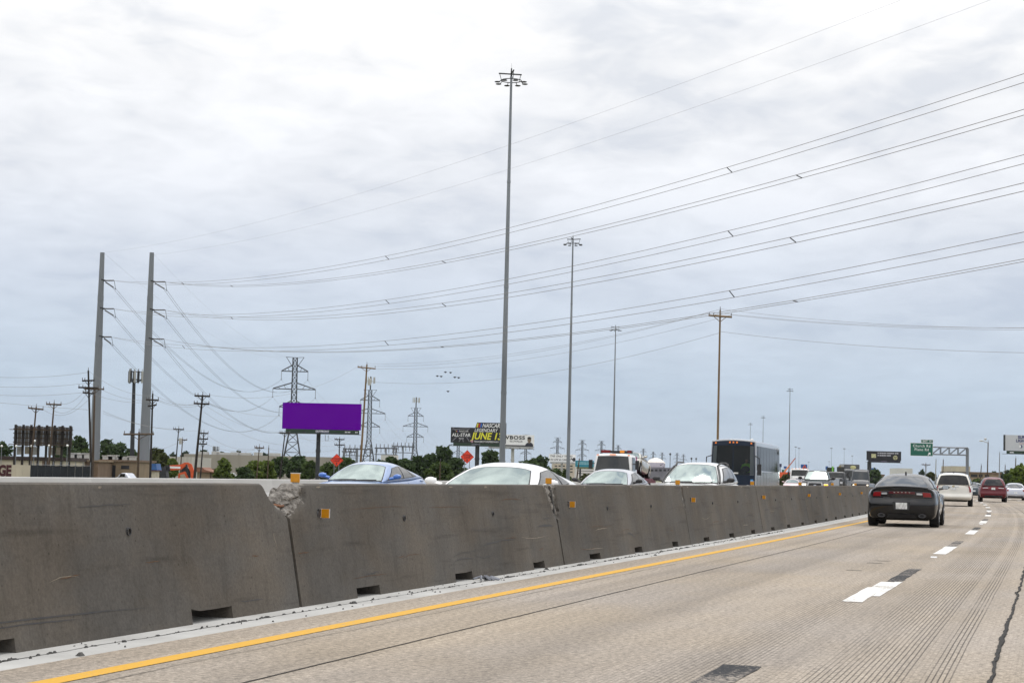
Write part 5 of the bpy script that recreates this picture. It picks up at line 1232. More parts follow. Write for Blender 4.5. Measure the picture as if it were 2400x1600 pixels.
def pxwire(p0, Y0, p1, Y1, mid, r, label, group=None):
    A, B = at(*p0, Y0), at(*p1, Y1); m0 = (A + B) / 2
    S = 0
    for _ in range(12):                                # slack so that the middle hangs at the surveyed height
        q = m0 - Vector((0, 0, S)); yy = pix(q)[1]; S += (mid - yy) / F_PX * q.y
    wire(sag(A, B, max(0, S), 24), r, label, group)
gl = 'wires between the tall brown poles'
for i, (dx, y0, y1) in enumerate(((-22, 731, 857), (2, 724, 852), (26, 738, 864))):
    pxwire((1688 + dx, y0), 200, (858 + dx * .8, y1), 300, (846, 838, 852)[i] - 8, .014, ('left', 'centre', 'right')[i] + ' wire of three between the two tall brown wooden poles', gl)
    pxwire((1688 + dx, y0), 200, (2700, 760 + i * 4), 150, (768, 766, 772)[i] - 4, .013, ('left', 'centre', 'right')[i] + ' wire of three from the brown pole behind the bus to the right edge', gl)
pxwire((1686, 780), 200, (856, 893), 300, 886, .016, 'lower single wire between the two tall brown poles')
pxwire((1690, 777), 200, (2700, 828), 150, 816, .016, 'lower single wire from the tall brown pole behind the bus to the right edge')
for px, y, lab in ((1044, 872, 'upper'), (1056, 873, 'upper right'), (1025, 881, 'left'), (1034, 882, 'centre'), (1066, 884, 'right'), (1075, 885, 'far right'), (1050, 917, 'lower single')):
    p = at(px, y, 268); m = MB(); m.ball((0, 0, 0), .15, .09, .11, 8, 5); m.path([(-.24, 0, .04), (0, 0, .09), (.24, 0, .04)], .03, 5); o = m.build('wire_marker', M_DARK); o.location = p; tag(o, 'small dark marker hanging on the %s wire left of the tallest mast' % lab, 'marker', 'dark wire markers')
ga = 'wires of the dark pole lines on the left'
for p, q, mid, lab in (((207, 872), (-60, 880), 884, 'top wire running off the left edge'), ((205, 897), (-60, 902), 907, 'second wire running off the left edge'), ((205, 918), (-60, 921), 927, 'third wire running off the left edge'), ((206, 960), (-60, 938), 950, 'fourth wire running off the left edge')):
    pxwire(p, 240, q, 235, mid, .018, lab + ' from the tall black pole', ga)
for p, q, mid, lab in (((209, 870), (357, 928), 913, 'top'), ((211, 897), (362, 938), 931, 'middle'), ((211, 920), (370, 940), 941, 'bottom')):
    pxwire(p, 240, q, 235, mid, .016, lab + ' wire between the black poles beside the left and right steel poles', ga)
for p, q, mid, lab in (((203, 910), (140, 946), 940, 'upper'), ((203, 922), (112, 950), 966, 'middle'), ((205, 938), (98, 957), 972, 'lower')):
    pxwire(p, 240, q, 245, mid, .018, lab + ' slack wire from the tall black pole to the leaning poles', ga)
for p, q, mid, lab in (((360, 924), (475, 946), 946, 'top'), ((372, 937), (460, 946), 948, 'middle'), ((372, 940), (488, 946), 953, 'bottom')):
    pxwire(p, 235, q, 230, mid, .015, lab + ' wire from the right steel pole side to the stout leaning pole', ga)
for p, q, mid, lab in (((490, 925), (836, 860), 922, 'top'), ((488, 944), (657, 975), 970, 'second'), ((482, 950), (660, 1012), 1000, 'third'), ((478, 965), (662, 1042), 1022, 'fourth'), ((472, 930), (470, 1060), 998, 'guy')):
    pxwire(p, 230, q, 292, mid, .015, lab + ' wire running right from the stout leaning pole', ga)
for p, q, mid, lab in (((480, 1014), (605, 1050), 1048, 'upper'), ((478, 1038), (605, 1052), 1056, 'lower'), ((432, 1030), (380, 1052), 1042, 'left-going')):
    pxwire(p, 300, q, 300, mid, .015, lab + ' thin wire by the pole with three crossarms', ga)
for p, q, mid, lab in (((610, 1048), (795, 1052), 1060, 'upper'), ((668, 1016), (795, 1030), 1032, 'lower')):
    pxwire(p, 300, q, 380, mid, .015, lab + ' thin wire passing under the purple billboard', ga)
pxwire((241, 963), 240, (420, 1004), 330, 998, .02, 'cable bundle passing between the twin steel poles'); pxwire((241, 968), 240, (475, 1008), 300, 1003, .014, 'thin cable passing low between the twin steel poles')

# ---- cell towers
def cell_tower(px, ytop, ybase, Y, label, w=2.6):
    a = at(px, ytop, Y); b = at(px - 5, ybase, Y); t = thing('cell_tower', label, 'cell tower', (b.x, b.y, G)); H = a.z - G; dx = a.x - b.x
    m = MB(); m.tube((0, 0, 0), (dx, 0, H - 1.2), .45, .28, 10); m.build('mast', M_DARK, t, smooth=True)
    m = MB()
    for i in range(3):
        p = [Vector((dx + w * math.cos(2.09 * j + .3), w * math.sin(2.09 * j + .3), H - 1.6)) for j in (i, i + 1)]
        m.bar(p[0], p[1], .12); m.bar(p[0] + Vector((0, 0, 1.4)), p[1] + Vector((0, 0, 1.4)), .07); m.bar(p[0], (dx, 0, H - 2.2), .12)
    m.build('antenna_platform', M_DARK, t)
    for i in range(12):
        f = (i % 4) / 3; p = Vector((dx + w * math.cos(2.09 * (i // 4) + .3), w * math.sin(2.09 * (i // 4) + .3), 0)).lerp(Vector((dx + w * math.cos(2.09 * (i // 4 + 1) + .3), w * math.sin(2.09 * (i // 4 + 1) + .3), 0)), f * .9 + .05)
        m = MB(); m.box(p.x - .17, p.x + .17, p.y - .12, p.y + .12, H - 2.1, H - .1); m.tube((p.x, p.y, H - 2.3), (p.x, p.y, H + .3), .05, .05, 5); m.build('cell_antenna', M_PANEL if i % 2 else M_DARK, t)
    return t
cell_tower(315, 868, 1075, 330, 'dark cell tower with a ring of antennas between the twin steel poles', 1.5)
cell_tower(505, 1046, 1066, 900, 'tiny hazy cell tower above the long warehouse roof', 1.8)

# ---- buildings
M_BEI = mat('beige_stucco', (.46, .41, .32), .85, var=.10, scale=.3, dirt=(.38, .34, .27))
M_BRN = mat('brown_brick', (.16, .11, .075), .9, var=.18, scale=.6)
M_TAN = mat('tan_brick', (.24, .18, .12), .9, var=.15, scale=.5)
M_WH = mat('warehouse_concrete', (.30, .275, .235), .9, var=.10, scale=.05)
M_ROOF = mat('dark_roof_edge', (.035, .022, .02), .8, var=.15)
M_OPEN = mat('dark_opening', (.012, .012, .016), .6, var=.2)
M_WHITE = mat('pale_wall', (.55, .54, .51), .8, var=.08, scale=.2)
def building(name, label, x0, x1, yt, Y, depth, wall, roof=None, rz=0.0, openings=(), units=(), ov=.25, rh=.5):
    a, b = at(x0, yt, Y), at(x1, yt, Y); H = (a.z + b.z) / 2 - G; Wd = b.x - a.x
    t = thing(name, label, 'building', (a.x, Y, G), rz)
    m = MB(); m.box(0, Wd, 0, depth, 0, H - (rh if roof else 0)); m.build('wall', wall, t)
    if roof: m = MB(); m.box(-ov, Wd + ov, -ov, depth + ov, H - rh + .003, H); m.build('roof', roof, t)
    for ox0, ox1, oy0, oy1, mm, nm in openings:
        p, q = at(ox0, oy0, Y), at(ox1, oy1, Y)
        m = MB(); m.box(p.x - a.x, q.x - a.x, -.03, .05, max(.02, q.z - G), p.z - G); o = m.build(nm, mm, t)
        f = MB(); X0, X1, Z0, Z1 = p.x - a.x, q.x - a.x, max(.02, q.z - G), p.z - G
        f.box(X0 - .12, X0, -.08, .05, Z0, Z1); f.box(X1, X1 + .12, -.08, .05, Z0, Z1); f.box(X0 - .12, X1 + .12, -.08, .05, Z1, Z1 + .12); f.build('frame', wall, o)
    for ux, w_, h_ in units:
        p = at(ux, yt, Y); m = MB(); x = p.x - a.x; m.box(x - w_ / 2, x + w_ / 2, 2, 4, H, H + h_); m.box(x - w_ / 2 - .1, x + w_ / 2 + .1, 1.9, 4.1, H + h_, H + h_ + .12); m.build('rooftop_unit', M_PANEL, t)
    return t, H, Wd
t, H, Wd = building('garage_building', 'low beige building with a dark roof edge under the billboard back', -70, 151, 1069, 262, 14, M_BEI, M_ROOF, openings=[(99, 114, 1079, 1100, M_BRN, 'vent')])
for i in range(12):
    p = at(46 + i * 6.2, 1078, 262); m = MB(); a = at(-70, 1069, 262); m.box(p.x - a.x - .06, p.x - a.x + .06, -.06, .02, p.z - G - .06, p.z - G + .06); m.build('wall_vent', M_DARK, t)
wa, wb_ = at(-70, 1088, 235), at(72, 1088, 235)
wl = thing('painted_wall', 'beige wall painted with dark maroon letters at the left edge', 'wall', (wa.x, 235, G)); Wl = wb_.x - wa.x; Hl = (wa.z + wb_.z) / 2 - G
n = 8
for i in range(n):
    m = MB(); m.box(Wl * i / n + .01, Wl * (i + 1) / n - .01, -.04 - .02 * (i % 2), .12, 0, Hl); m.build('wall_panel', M_BEI, wl)
p = at(13.5, 1104, 235); text(wl, 'GE', 1.8, p.x - wa.x - .1, p.z - G + .02, mat('maroon_letters', (.05, .008, .012), .7), y=-.09, bold=.10, sx=.72)
fa, fb = at(72, 1088, 233), at(212, 1090, 233)
fe = thing('screened_fence', 'chain-link fence covered with dark blue-black screening on the left', 'fence', (fa.x, 233, G)); Wf = fb.x - fa.x; Hf = fa.z - G
n = 8; M_SCR = mat('dark_screen_cloth', (.008, .011, .016), .8, var=.3, scale=1.2)
for i in range(n):
    m = MB(); x0, x1 = Wf * i / n, Wf * (i + 1) / n - .03; nx = 10
    v = []
    for j in range(nx + 1):
        for z in (0, Hf * .35, Hf * .7, Hf - .05):
            x = lerp(x0, x1, j / nx); v.append((x, -.05 + .06 * math.sin(j * 2.1 + i) * (1 - z / Hf) + .05 * noise.noise(Vector((x * 2, z, i))), z - (.05 * math.sin(math.pi * j / nx) if z > Hf * .9 else 0)))
    m.add(v, [(j * 4 + k, (j + 1) * 4 + k, (j + 1) * 4 + k + 1, j * 4 + k + 1) for j in range(nx) for k in range(3)]); m.build('screen_cloth', M_SCR, fe, smooth=True, fix=False)
for i in range(n + 1): m = MB(); m.tube((Wf * i / n, .06, 0), (Wf * i / n, .06, Hf + .45), .04, .04, 6); m.build('fence_post', M_GALV, fe)
m = MB(); m.tube((0, .06, Hf), (Wf, .06, Hf), .03, .03, 6); m.build('top_rail', M_GALV, fe)
building('brown_shop', 'low brown brick building with rooftop air units between billboard back and left steel pole', 150, 230, 1077, 275, 12, M_BRN, M_TAN, units=[(163, 1.2, .9), (178, 1.4, .8), (192, .9, .9)], rh=.25)
building('brick_workshop', 'brown brick workshop with dark doorways between the twin steel poles', 236, 322, 1077, 285, 14, M_TAN, M_BRN, openings=[(249, 270, 1089, 1125, M_OPEN, 'doorway'), (284, 303, 1090, 1099, M_OPEN, 'window')], units=[(245, 1.5, .5), (256, 1.2, .6), (272, 1.0, .4), (283, 1.6, .4), (300, 1.0, .5)], rh=.3)
building('kiosk', 'small kiosk with a blue roof beside the right steel pole', 355, 364, 1101, 250, 3, M_BEI, mat('maroon_edge', (.12, .02, .03), .6), rh=.12)
o_ = [o for o in bpy.data.objects if o.name == 'kiosk'][0]
m = MB(); w = .55; m.prism([(-.25, 0), (.8, 0), (.62, .85), (-.1, .85)], -.3, 3.0); r = m.build('blue_roof', mat('blue_tiles', (.03, .10, .28), .6), o_); r.location = (0, 0, at(360, 1101, 250).z - G)
t, H, Wd = building('long_warehouse', 'long pale concrete warehouse stretching behind the roadside trees', 432, 792, 1067, 520, 60, M_WH, None, rz=R(3))
a = at(432, 1067, 520)
for i in range(15): m = MB(); m.box(Wd * i / 14 - .12, Wd * i / 14 + .12, -.1, .02, 0, H); m.build('wall_joint', M_WH, t)
for ux, w_, h_ in ((470, 3, .7), (500, 2, .9), (520, 4, .6), (545, 2, .8), (570, 3, .7), (600, 2.2, .9), (640, 3, .8)):
    x = at(ux, 1067, 520).x - a.x; m = MB(); m.box(x - w_ / 2, x + w_ / 2, 4, 8, H, H + h_); m.build('rooftop_unit', M_PANEL, t)
building('corrugated_shed', 'pale corrugated shed behind the orange excavator', 398, 450, 1070, 460, 30, mat('corrugated', (.42, .40, .36), .7, var=.12, scale=.8, stretch=(6, 6, .1)), None)
building('tile_roof_house', 'small house with an orange tile roof right of the stout leaning pole', 462, 492, 1106, 330, 8, M_TAN, None)
m = MB(); a = at(460, 1106, 330); w = at(500, 1106, 330).x - a.x; m.prism([(-.2, 0), (w, 0), (w - 1.6, .45), (.9, .85), (-.2, .85)], -.4, 8.4); r = m.build('tile_roof', mat('terracotta', (.22, .10, .06), .8, var=.2, scale=2), [o for o in bpy.data.objects if o.name == 'tile_roof_house'][0]); r.location = (0, 0, at(480, 1106, 330).z - G)
building('brown_annex', 'dark brown flat annex beside the small tile-roofed house', 490, 518, 1098, 345, 10, M_BRN, None)
building('office_slab', 'pale beige office slab behind the white handwritten billboard', 1296, 1352, 1086, 1000, 30, M_BEI, None, openings=[(1300 + 9 * i, 1306 + 9 * i, 1090 + 7 * j, 1093 + 7 * j, M_OPEN, 'window') for i in range(5) for j in range(3)])
building('parking_garage', 'pale parking structure under the teal billboard', 1352, 1402, 1092, 900, 30, M_WHITE, None, openings=[(1354, 1400, 1096 + 6 * j, 1098.5 + 6 * j, M_OPEN, 'deck_opening') for j in range(3)])
# white domed arena
c = at(1537, 1085, 900); ar = thing('domed_hall', 'white hall with a shallow domed roof between tow truck and white crossover', 'building', (c.x, c.y, G)); zb = c.z - G; m = MB(); rr = 22 / F_PX * 900 * 1.0
m.lathe([(rr, 0), (rr, zb)], 24, 'z'); m.build('wall', mat('lilac_wall', (.36, .34, .40), .7), ar, smooth=True); m = MB(); zt_ = at(1537, 1072, 900).z - G
m.lathe([(rr * 1.04, zb), (rr * .8, lerp(zb, zt_, .45)), (rr * .4, lerp(zb, zt_, .85)), (0, zt_)], 24, 'z'); m.build('domed_roof', mat('white_roof', (.72, .68, .62), .6), ar, smooth=True)
p0_, p1_ = at(1519, 1083, 820), at(1556, 1093, 820); sg = thing('shop_sign_board', 'long pale sign board with a dark check mark below the white domed hall', 'sign', (p0_.x, 820, G)); wz = p1_.x - p0_.x
m = MB(); m.box(0, wz, 0, .4, p1_.z - G, p0_.z - G); m.build('board', mat('lilac_board', (.45, .43, .50), .6), sg)
for x in (.1, wz - .3): m = MB(); m.box(x, x + .2, .1, .3, 0, p1_.z - G); m.build('post', M_DARK, sg)
m = MB(); z_ = p1_.z - G; m.prism([(wz * .72, z_ + .9), (wz * .80, z_ + .35), (wz * .98, z_ + 1.5), (wz * .80, z_ + .75)], -.05, .0); m.build('check_mark', M_DARK, sg)
building('store_row', 'long low grey store row far behind the white crossover', 1500, 1600, 1095, 760, 20, mat('grey_store', (.16, .16, .18), .8, var=.3, scale=.15), None, openings=[(1505 + 10 * i, 1511 + 10 * i, 1099, 1104, M_OPEN, 'window') for i in range(9)])
building('white_block', 'white block far behind the white utility vehicle', 2230, 2274, 1092, 640, 15, M_BEI, None)
building('tan_office', 'tan two-tone building with dark windows above the teal sedan', 2268, 2345, 1106, 560, 25, M_TAN, M_BRN, rh=.5, openings=[(2275, 2291, 1111, 1118, M_OPEN, 'window'), (2294, 2303, 1111, 1118, M_OPEN, 'window'), (2308, 2318, 1112, 1118, M_OPEN, 'window')])
building('white_store', 'white flat store behind the roof of the black sedan', 2105, 2139, 1097, 900, 20, M_WHITE, None)
building('brown_hall', 'brown hall behind the left rear window corner of the black sedan', 2040, 2072, 1111, 700, 20, M_TAN, M_BRN)
building('grey_sheds', 'grey sheds between the coach and the black pickup', 1826, 1850, 1106, 700, 20, M_WHITE, None, openings=[(1828, 1847, 1110, 1112, M_OPEN, 'window')])
building('pale_overpass_wall', 'long pale retaining wall far behind the oncoming trucks', 1850, 2010, 1112, 1400, 10, M_WHITE, None)

# ---- billboards
def bb(name, label, x0, x1, y0, y1, Y, face, pole=None, pr=.5, apron=True, rz=0.0, polem=None, apm=None, flag=0.0):
    "x0..x1, y0..y1: face as surveyed at distance Y"
    a, b = at(x0, y1, Y), at(x1, y1, Y); top = (at(x0, y0, Y).z + at(x1, y0, Y).z) / 2; bot = (a.z + b.z) / 2
    cx = (a.x + b.x) / 2; Wd = (b.x - a.x) / math.cos(rz); t = thing(name, label, 'billboard', (cx, Y, G), rz)
    z0, z1 = bot - G, top - G; pm = polem or M_DARK
    m = MB(); m.box(-Wd / 2, Wd / 2, 0, .25, z0, z1); m.build('face', face, t)
    m = MB(); m.box(-Wd / 2 + .1, Wd / 2 - .1, .25, .6, z0 + .1, z1 - .1); m.build('frame', M_DARK, t)
    if apron:
        m = MB(); m.box(-Wd / 2 + .7, Wd / 2 - .3, .05, .2, z0 - .75, z0 - .005); m.build('apron', apm or M_GREEN, t)
        m = MB(); m.box(-Wd / 2 - .5, Wd / 2 + .1, -1.1, .1, z0 - .86, z0 - .78); m.build('catwalk', M_DARK, t)
        for i in range(5): x = -Wd / 2 + Wd * (i + .5) / 5; m = MB(); m.bar((x, -.1, z0 - .8), (x, -1.4, z0 - .65), .06); m.box(x - .3, x + .3, -1.6, -1.35, z0 - .7, z0 - .55); m.build('flood_lamp', M_DARK, t)
    px = (at(pole, y1, Y).x - cx) if pole else 0
    m = MB(); m.tube((px, .45, 0), (px, .45, z0 - .4), pr, pr, 14); m.tube((px, .45, (z0 - 1) * .66), (px, .45, (z0 - 1) * .66 + .5), pr * 1.18, pr * 1.18, 14); m.box(-Wd * .42, Wd * .42, .3, .6, z0 - .45, z0 + .05); m.build('pole', pm, t, smooth=True)
    return t, Wd, z0, z1
M_LW = mat('white_print', (.80, .80, .80), .6, var=.03)
t, w, z0, z1 = bb('purple_billboard', 'large billboard with a blank purple face on a single dark pole', 660, 846, 944.5, 1006, 345, mat('purple_vinyl', (.125, .0, .33), .75, var=.02, spec=.05), 746, .38, rz=R(-4))
text(t, 'OUTFRONT', .46, .2, z0 - .36, M_LW, y=-.03, bold=.012)
m = MB(); m.box(-.5 + .2 - .75, 2.2 - .75, .02, .045, z0 - .62, z0 - .12); m.build('name_plate', mat('blue_plate', (.12, .12, .22), .6), t)
for i, x in enumerate((4.4, 4.65, 4.95, 5.2, 6.3, 6.55)): m = MB(); m.box(x, x + .16, .02, .045, z0 - .5, z0 - .28); m.build('plate_number', M_LW, t)
m = MB(); m.path([(.75, .2, z0 - 1.0), (.75, .2, z0 - 2.0)], .04, 5); m.path([(1.3, .2, z0 - 1.0), (1.3, .2, z0 - 2.0), (.75, .2, z0 - 2.0)], .04, 5); m.build('ladder_cage', M_DARK, t)
# racing billboard with raised extension
t, w, z0, z1 = bb('racing_billboard', 'black racing billboard with yellow date lettering behind the tallest mast', 1056, 1186, 1002, 1038, 485, mat('racing_black', (.008, .008, .013), .6, var=.3), 1119, .55, rz=0)
def RX(px): return (px - 1121) * 485 / F_PX
def RZ(y): return at(1121, y, 485).z - G
m = MB(); m.prism([(RX(1113), z1), (RX(1117), RZ(989.5)), (w / 2, RZ(989.5)), (w / 2, z1)], .02, .25); m.build('face_extension', mat('racing_black', (.01, .01, .016)), t)
for i, c_ in enumerate(((.60, .52, .05), (.42, .02, .02), (.02, .12, .45))):
    x_ = RX(1115.5 + i * 4.4); m = MB(); m.prism([(x_, RZ(1001)), (x_ + .16, RZ(991.5)), (x_ + .56, RZ(991.5)), (x_ + .40, RZ(1001))], -.03, .02); m.build('colour_stripe', mat('stripe%d' % i, c_, .6), t)
text(t, 'NASCAR', 1.45, RX(1129), RZ(996.8), M_LW, y=-.02, shear=.3, bold=.03, sx=.80, align='LEFT')
text(t, 'LEGENDARY', 1.22, RX(1111), RZ(1008), M_LW, y=-.02, shear=.25, bold=.01, sx=.86, align='LEFT')
text(t, 'JUNE 13', 2.45, RX(1105), RZ(1022), mat('yellow_print', (.74, .70, .04), .6), y=-.02, shear=.25, bold=.06, sx=.90, align='LEFT')
text(t, 'TEXASMOTORSPEEDWAY', .58, RX(1111), RZ(1034.5), M_LW, y=-.02, bold=.005, sx=.95, align='LEFT')
text(t, 'NASCAR', .62, RX(1086), RZ(1011), M_LW, y=-.02, shear=.2); text(t, 'ALL-STAR', 1.2, RX(1080.5), RZ(1020), M_LW, y=-.02, shear=.1, bold=.015, sx=.92); text(t, 'RACE', .5, RX(1081), RZ(1028), M_LW, y=-.02)
for i, c_ in enumerate(((.60, .52, .05), (.42, .02, .02), (.02, .12, .45))):
    x_ = RX(1068 + i * 2); m = MB(); m.box(x_, x_ + .18, -.03, -.005, RZ(1012.5), RZ(1009.5)); m.build('small_stripe', mat('stripe%d' % i, c_, .6), t)
for i, (xa, za, xb, zb2) in enumerate(((-.47, .95, -.40, .75), (-.16, .95, -.24, .75), (-.47, .1, -.38, .4), (-.16, .08, -.22, .4), (-.35, .06, -.31, .3), (-.27, .06, -.29, .3), (-.48, .85, -.2, .93))):
    m = MB(); m.bar((w * xa, -.01, lerp(z0, z1, za)), (w * xb, -.01, lerp(z0, z1, zb2)), .16); m.build('grey_ray', mat('grey_print', (.16, .16, .18), .6), t)
m = MB(); m.ball((RX(1106), -.02, RZ(1034)), .36, .02, .36, 12, 8); m.build('round_logo', mat('logo_mix', (.45, .25, .30), .6, var=.5, scale=2), t)
text(t, 'OUTFRONT', .42, -.6, z0 - .36, mat('lilac_print', (.42, .36, .5), .6), y=-.03)
# portrait billboard
t, w, z0, z1 = bb('portrait_billboard', 'white billboard with a man in a dark shirt, right of the tallest mast', 1140, 1252, 1018, 1045, 590, M_LW, 1202, .5, polem=M_PANEL, apm=M_PANEL)
text(t, 'VBOSS', 1.55, w * .10, z1 - .95, mat('black_print', (.02, .02, .025), .6), y=-.03, bold=.06, sx=1.25, space=1.12); text(t, 'ELUVALLE', .75, w * .12, z1 - 2.05, mat('grey_letters', (.16, .16, .17), .6), y=-.03, bold=.02, sx=1.2)
m = MB(); m.box(-w / 2 + .1, w * .33, -.03, -.005, z0 + .02, z0 + .38); m.build('dark_strip', mat('black_print', (.02, .02, .025)), t)
px_ = w * .395
m = MB(); m.prism([(px_ - 1.25, z0), (px_ + 1.25, z0), (px_ + 1.2, z0 + .7), (px_ + .75, z0 + 1.15), (px_ + .3, z0 + 1.3), (px_ - .3, z0 + 1.3), (px_ - .75, z0 + 1.1), (px_ - 1.2, z0 + .6)], -.06, -.01); m.build('printed_shirt', mat('navy_print', (.025, .026, .04), .7), t)
m = MB(); m.ball((px_, -.05, z0 + 2.05), .60, .03, .85, 14, 10); m.box(px_ - .25, px_ + .25, -.07, -.02, z0 + 1.05, z0 + 1.4); m.build('printed_face', mat('face_print', (.20, .15, .11), .7, var=.25, scale=2), t)
m = MB(); m.ball((px_, -.06, z0 + 2.62), .62, .03, .42, 14, 8); m.build('printed_hair', mat('hair_print', (.02, .018, .018), .7), t)
m = MB()
for sx in (-.22, .22): m.ball((px_ + sx, -.08, z0 + 2.15), .1, .01, .05, 8, 4)
m.box(px_ - .2, px_ + .2, -.09, -.07, z0 + 1.55, z0 + 1.62); m.build('printed_features', mat('hair_print', (.02, .018, .018)), t)
# handwritten billboard
t, w, z0, z1 = bb('handwritten_billboard', 'white billboard with handwritten black lettering left of the second mast', 1286, 1349, 1064, 1082, 930, M_LW, 1317, .5, polem=M_PANEL, apm=M_PANEL)
text(t, 'THE ONLY THING', 1.35, -w * .04, z1 - 1.05, mat('black_print', (.02, .02, .025)), y=-.03, shear=.2, bold=.02); text(t, 'IN LIFE & CAREER', 1.35, -w * .06, z0 + 1.05, mat('black_print', (.02, .02, .025)), y=-.03, shear=.2, bold=.02, sx=.95)
m = MB(); m.ball((w * .44, -.04, z0 + 1.3), .8, .03, 1.0, 10, 8); m.bar((w * .32, -.05, z0 + 1.9), (w * .45, -.05, z0 + .6), .4); m.build('black_figure', mat('black_print', (.02, .02, .025)), t)
t, w, z0, z1 = bb('teal_billboard', 'teal billboard with white lettering behind the tow truck', 1348, 1392, 1079, 1094, 840, mat('teal_vinyl', (.012, .20, .27), .6, var=.06), 1360, .4, apm=mat('olive', (.18, .2, .08), .7))
for i, (z_, ww) in enumerate(((.70, .62), (.48, .60))):
    for j in range(9): m = MB(); m.box(-w * .38 + j * .68, -w * .38 + j * .68 + .5, -.03, -.005, lerp(z0, z1, z_) - .2, lerp(z0, z1, z_) + .2); m.build('pale_print', mat('pale_teal_print', (.30, .52, .58), .6), t)
# dark billboard on an offset pole
t, w, z0, z1 = bb('dark_billboard', 'dark billboard with two pale yellow emblems on an offset pole left of the green sign', 2031, 2112, 1057, 1079, 785, mat('dark_vinyl', (.008, .007, .012), .7, var=.3), 2038, .85, apm=mat('navy_apron', (.008, .008, .02), .6))
m = MB(); m.box(-w * .36, -w * .23, -.04, -.005, lerp(z0, z1, .28), lerp(z0, z1, .70)); m.build('square_emblem', mat('emblem_yellow', (.48, .46, .26), .6, var=.3, scale=1.5), t)
m = MB(); m.ball((w * .33, -.02, lerp(z0, z1, .35)), .95, .03, .95, 14, 10); m.build('round_emblem', mat('emblem_yellow', (.48, .46, .26)), t)
for j in range(3): a_ = 2.09 * j + .5; m = MB(); m.bar((w * .33, -.06, lerp(z0, z1, .35)), (w * .33 + .85 * math.cos(a_), -.06, lerp(z0, z1, .35) + .85 * math.sin(a_)), .16); m.build('emblem_spoke', mat('dark_vinyl', (.018, .016, .026)), t)
for rowz, n_, xs_ in ((.80, 11, -.18), (.55, 7, -.18)):
    for j in range(n_): m = MB(); m.box(w * xs_ + j * .80, w * xs_ + j * .80 + (.62 if j % 4 else .4), -.03, -.005, lerp(z0, z1, rowz) - .25, lerp(z0, z1, rowz) + .25); m.build('white_print_block', mat('soft_white_print', (.50, .50, .55), .6), t)
text(t, 'OUTFRONT', .5, 0, z0 - .38, mat('lilac_print', (.42, .36, .5)), y=-.03)
# pale billboard at the right edge
t, w, z0, z1 = bb('pale_billboard', 'pale grey billboard cut by the right edge, blue lettering', 2353, 2486, 1020, 1057, 480, mat('pale_vinyl', (.52, .53, .56), .6, var=.04), 2420, .5)
bl_ = mat('navy_letters', (.02, .025, .13), .6); xa_ = -w / 2
text(t, 'SUPER', 1.05, xa_ + 5.0, z1 - .55, bl_, y=-.03, bold=.04); text(t, 'LIGHT BEER', 1.0, xa_ + 6.3, z1 - 1.45, bl_, y=-.03, bold=.04) if False else text(t, 'LIGHT', 1.0, xa_ + 4.45, z1 - 1.45, bl_, y=-.03, bold=.04)
m = MB(); m.ball((xa_ + 4.3, -.03, z0 + 1.15), .42, .02, .42, 14, 8); m.build('round_mark', bl_, t); m = MB(); m.ball((xa_ + 4.12, -.05, z0 + 1.15), .26, .02, .34, 14, 8); m.build('round_mark_light', M_LW, t)
m = MB(); m.box(xa_ + 3.9, xa_ + 6, -.03, -.005, z1 - 2.2, z1 - 2.08); m.build('red_print_line', mat('dull_red_print', (.45, .20, .22), .6), t)
m = MB(); m.box(xa_ - .02, xa_ + .32, -.06, .6, z0, z1); m.build('edge_trim', M_DARK, t)
m = MB(); m.box(xa_ + 1.5, xa_ + 2.5, .02, .045, z0 - .55, z0 - .3); m.build('plate_number', M_LW, t)
# back of an old billboard on posts
a, b = at(31, 1060, 252), at(168, 1060, 252); Wb = b.x - a.x; zt_ = at(100, 998, 252).z - G; zl_ = at(100, 1046, 252).z - G
t = thing('billboard_back', 'dark back of an old billboard on many posts at the left edge', 'billboard', (a.x, 252, G), 0)
nb_ = 16
for i in range(nb_):
    m = MB(); m.box(Wb * i / nb_ + .015, Wb * (i + 1) / nb_ - .015, 0, .06, zl_ + .06 * (i % 3), zt_ - .05 * ((i * 7) % 3)); m.build('board_panel', mat('weathered_board%d' % (i % 3), ((.10, .092, .085), (.13, .118, .108), (.075, .07, .07))[i % 3], .9, var=.4, scale=1.5), t)
for i in range(8):
    x = .25 + (Wb - .5) * i / 7; m = MB(); m.box(x - .14, x + .14, -.34, -.06, 0, zt_ + .12); m.build('post', M_CRE, t)
for f in (.18, .40, .62, .84): m = MB(); m.box(-.1, Wb + .1, -.06, -.005, lerp(zl_, zt_, f) - .06, lerp(zl_, zt_, f) + .06); m.build('stringer', M_WOOD, t)
for f, nm in ((.80, 'upper'), (.08, 'lower')): m = MB(); m.box(-.4, Wb - .2, -1.0, -.36, lerp(zl_, zt_, f) - .05, lerp(zl_, zt_, f) + .03); m.build('catwalk', M_WOOD, t)
for i in range(7):
    if i in (3, 6): continue
    x = .45 + (Wb - .5) * i / 7; m = MB(); m.box(x, x + .85, .1, .14, zl_ - 1.15 + .1 * (i % 2), zl_ - .05); m.build('apron_panel', mat('pale_apron%d' % (i % 2), ((.42, .41, .40), (.36, .31, .25))[i % 2], .8, var=.25, scale=2), t)
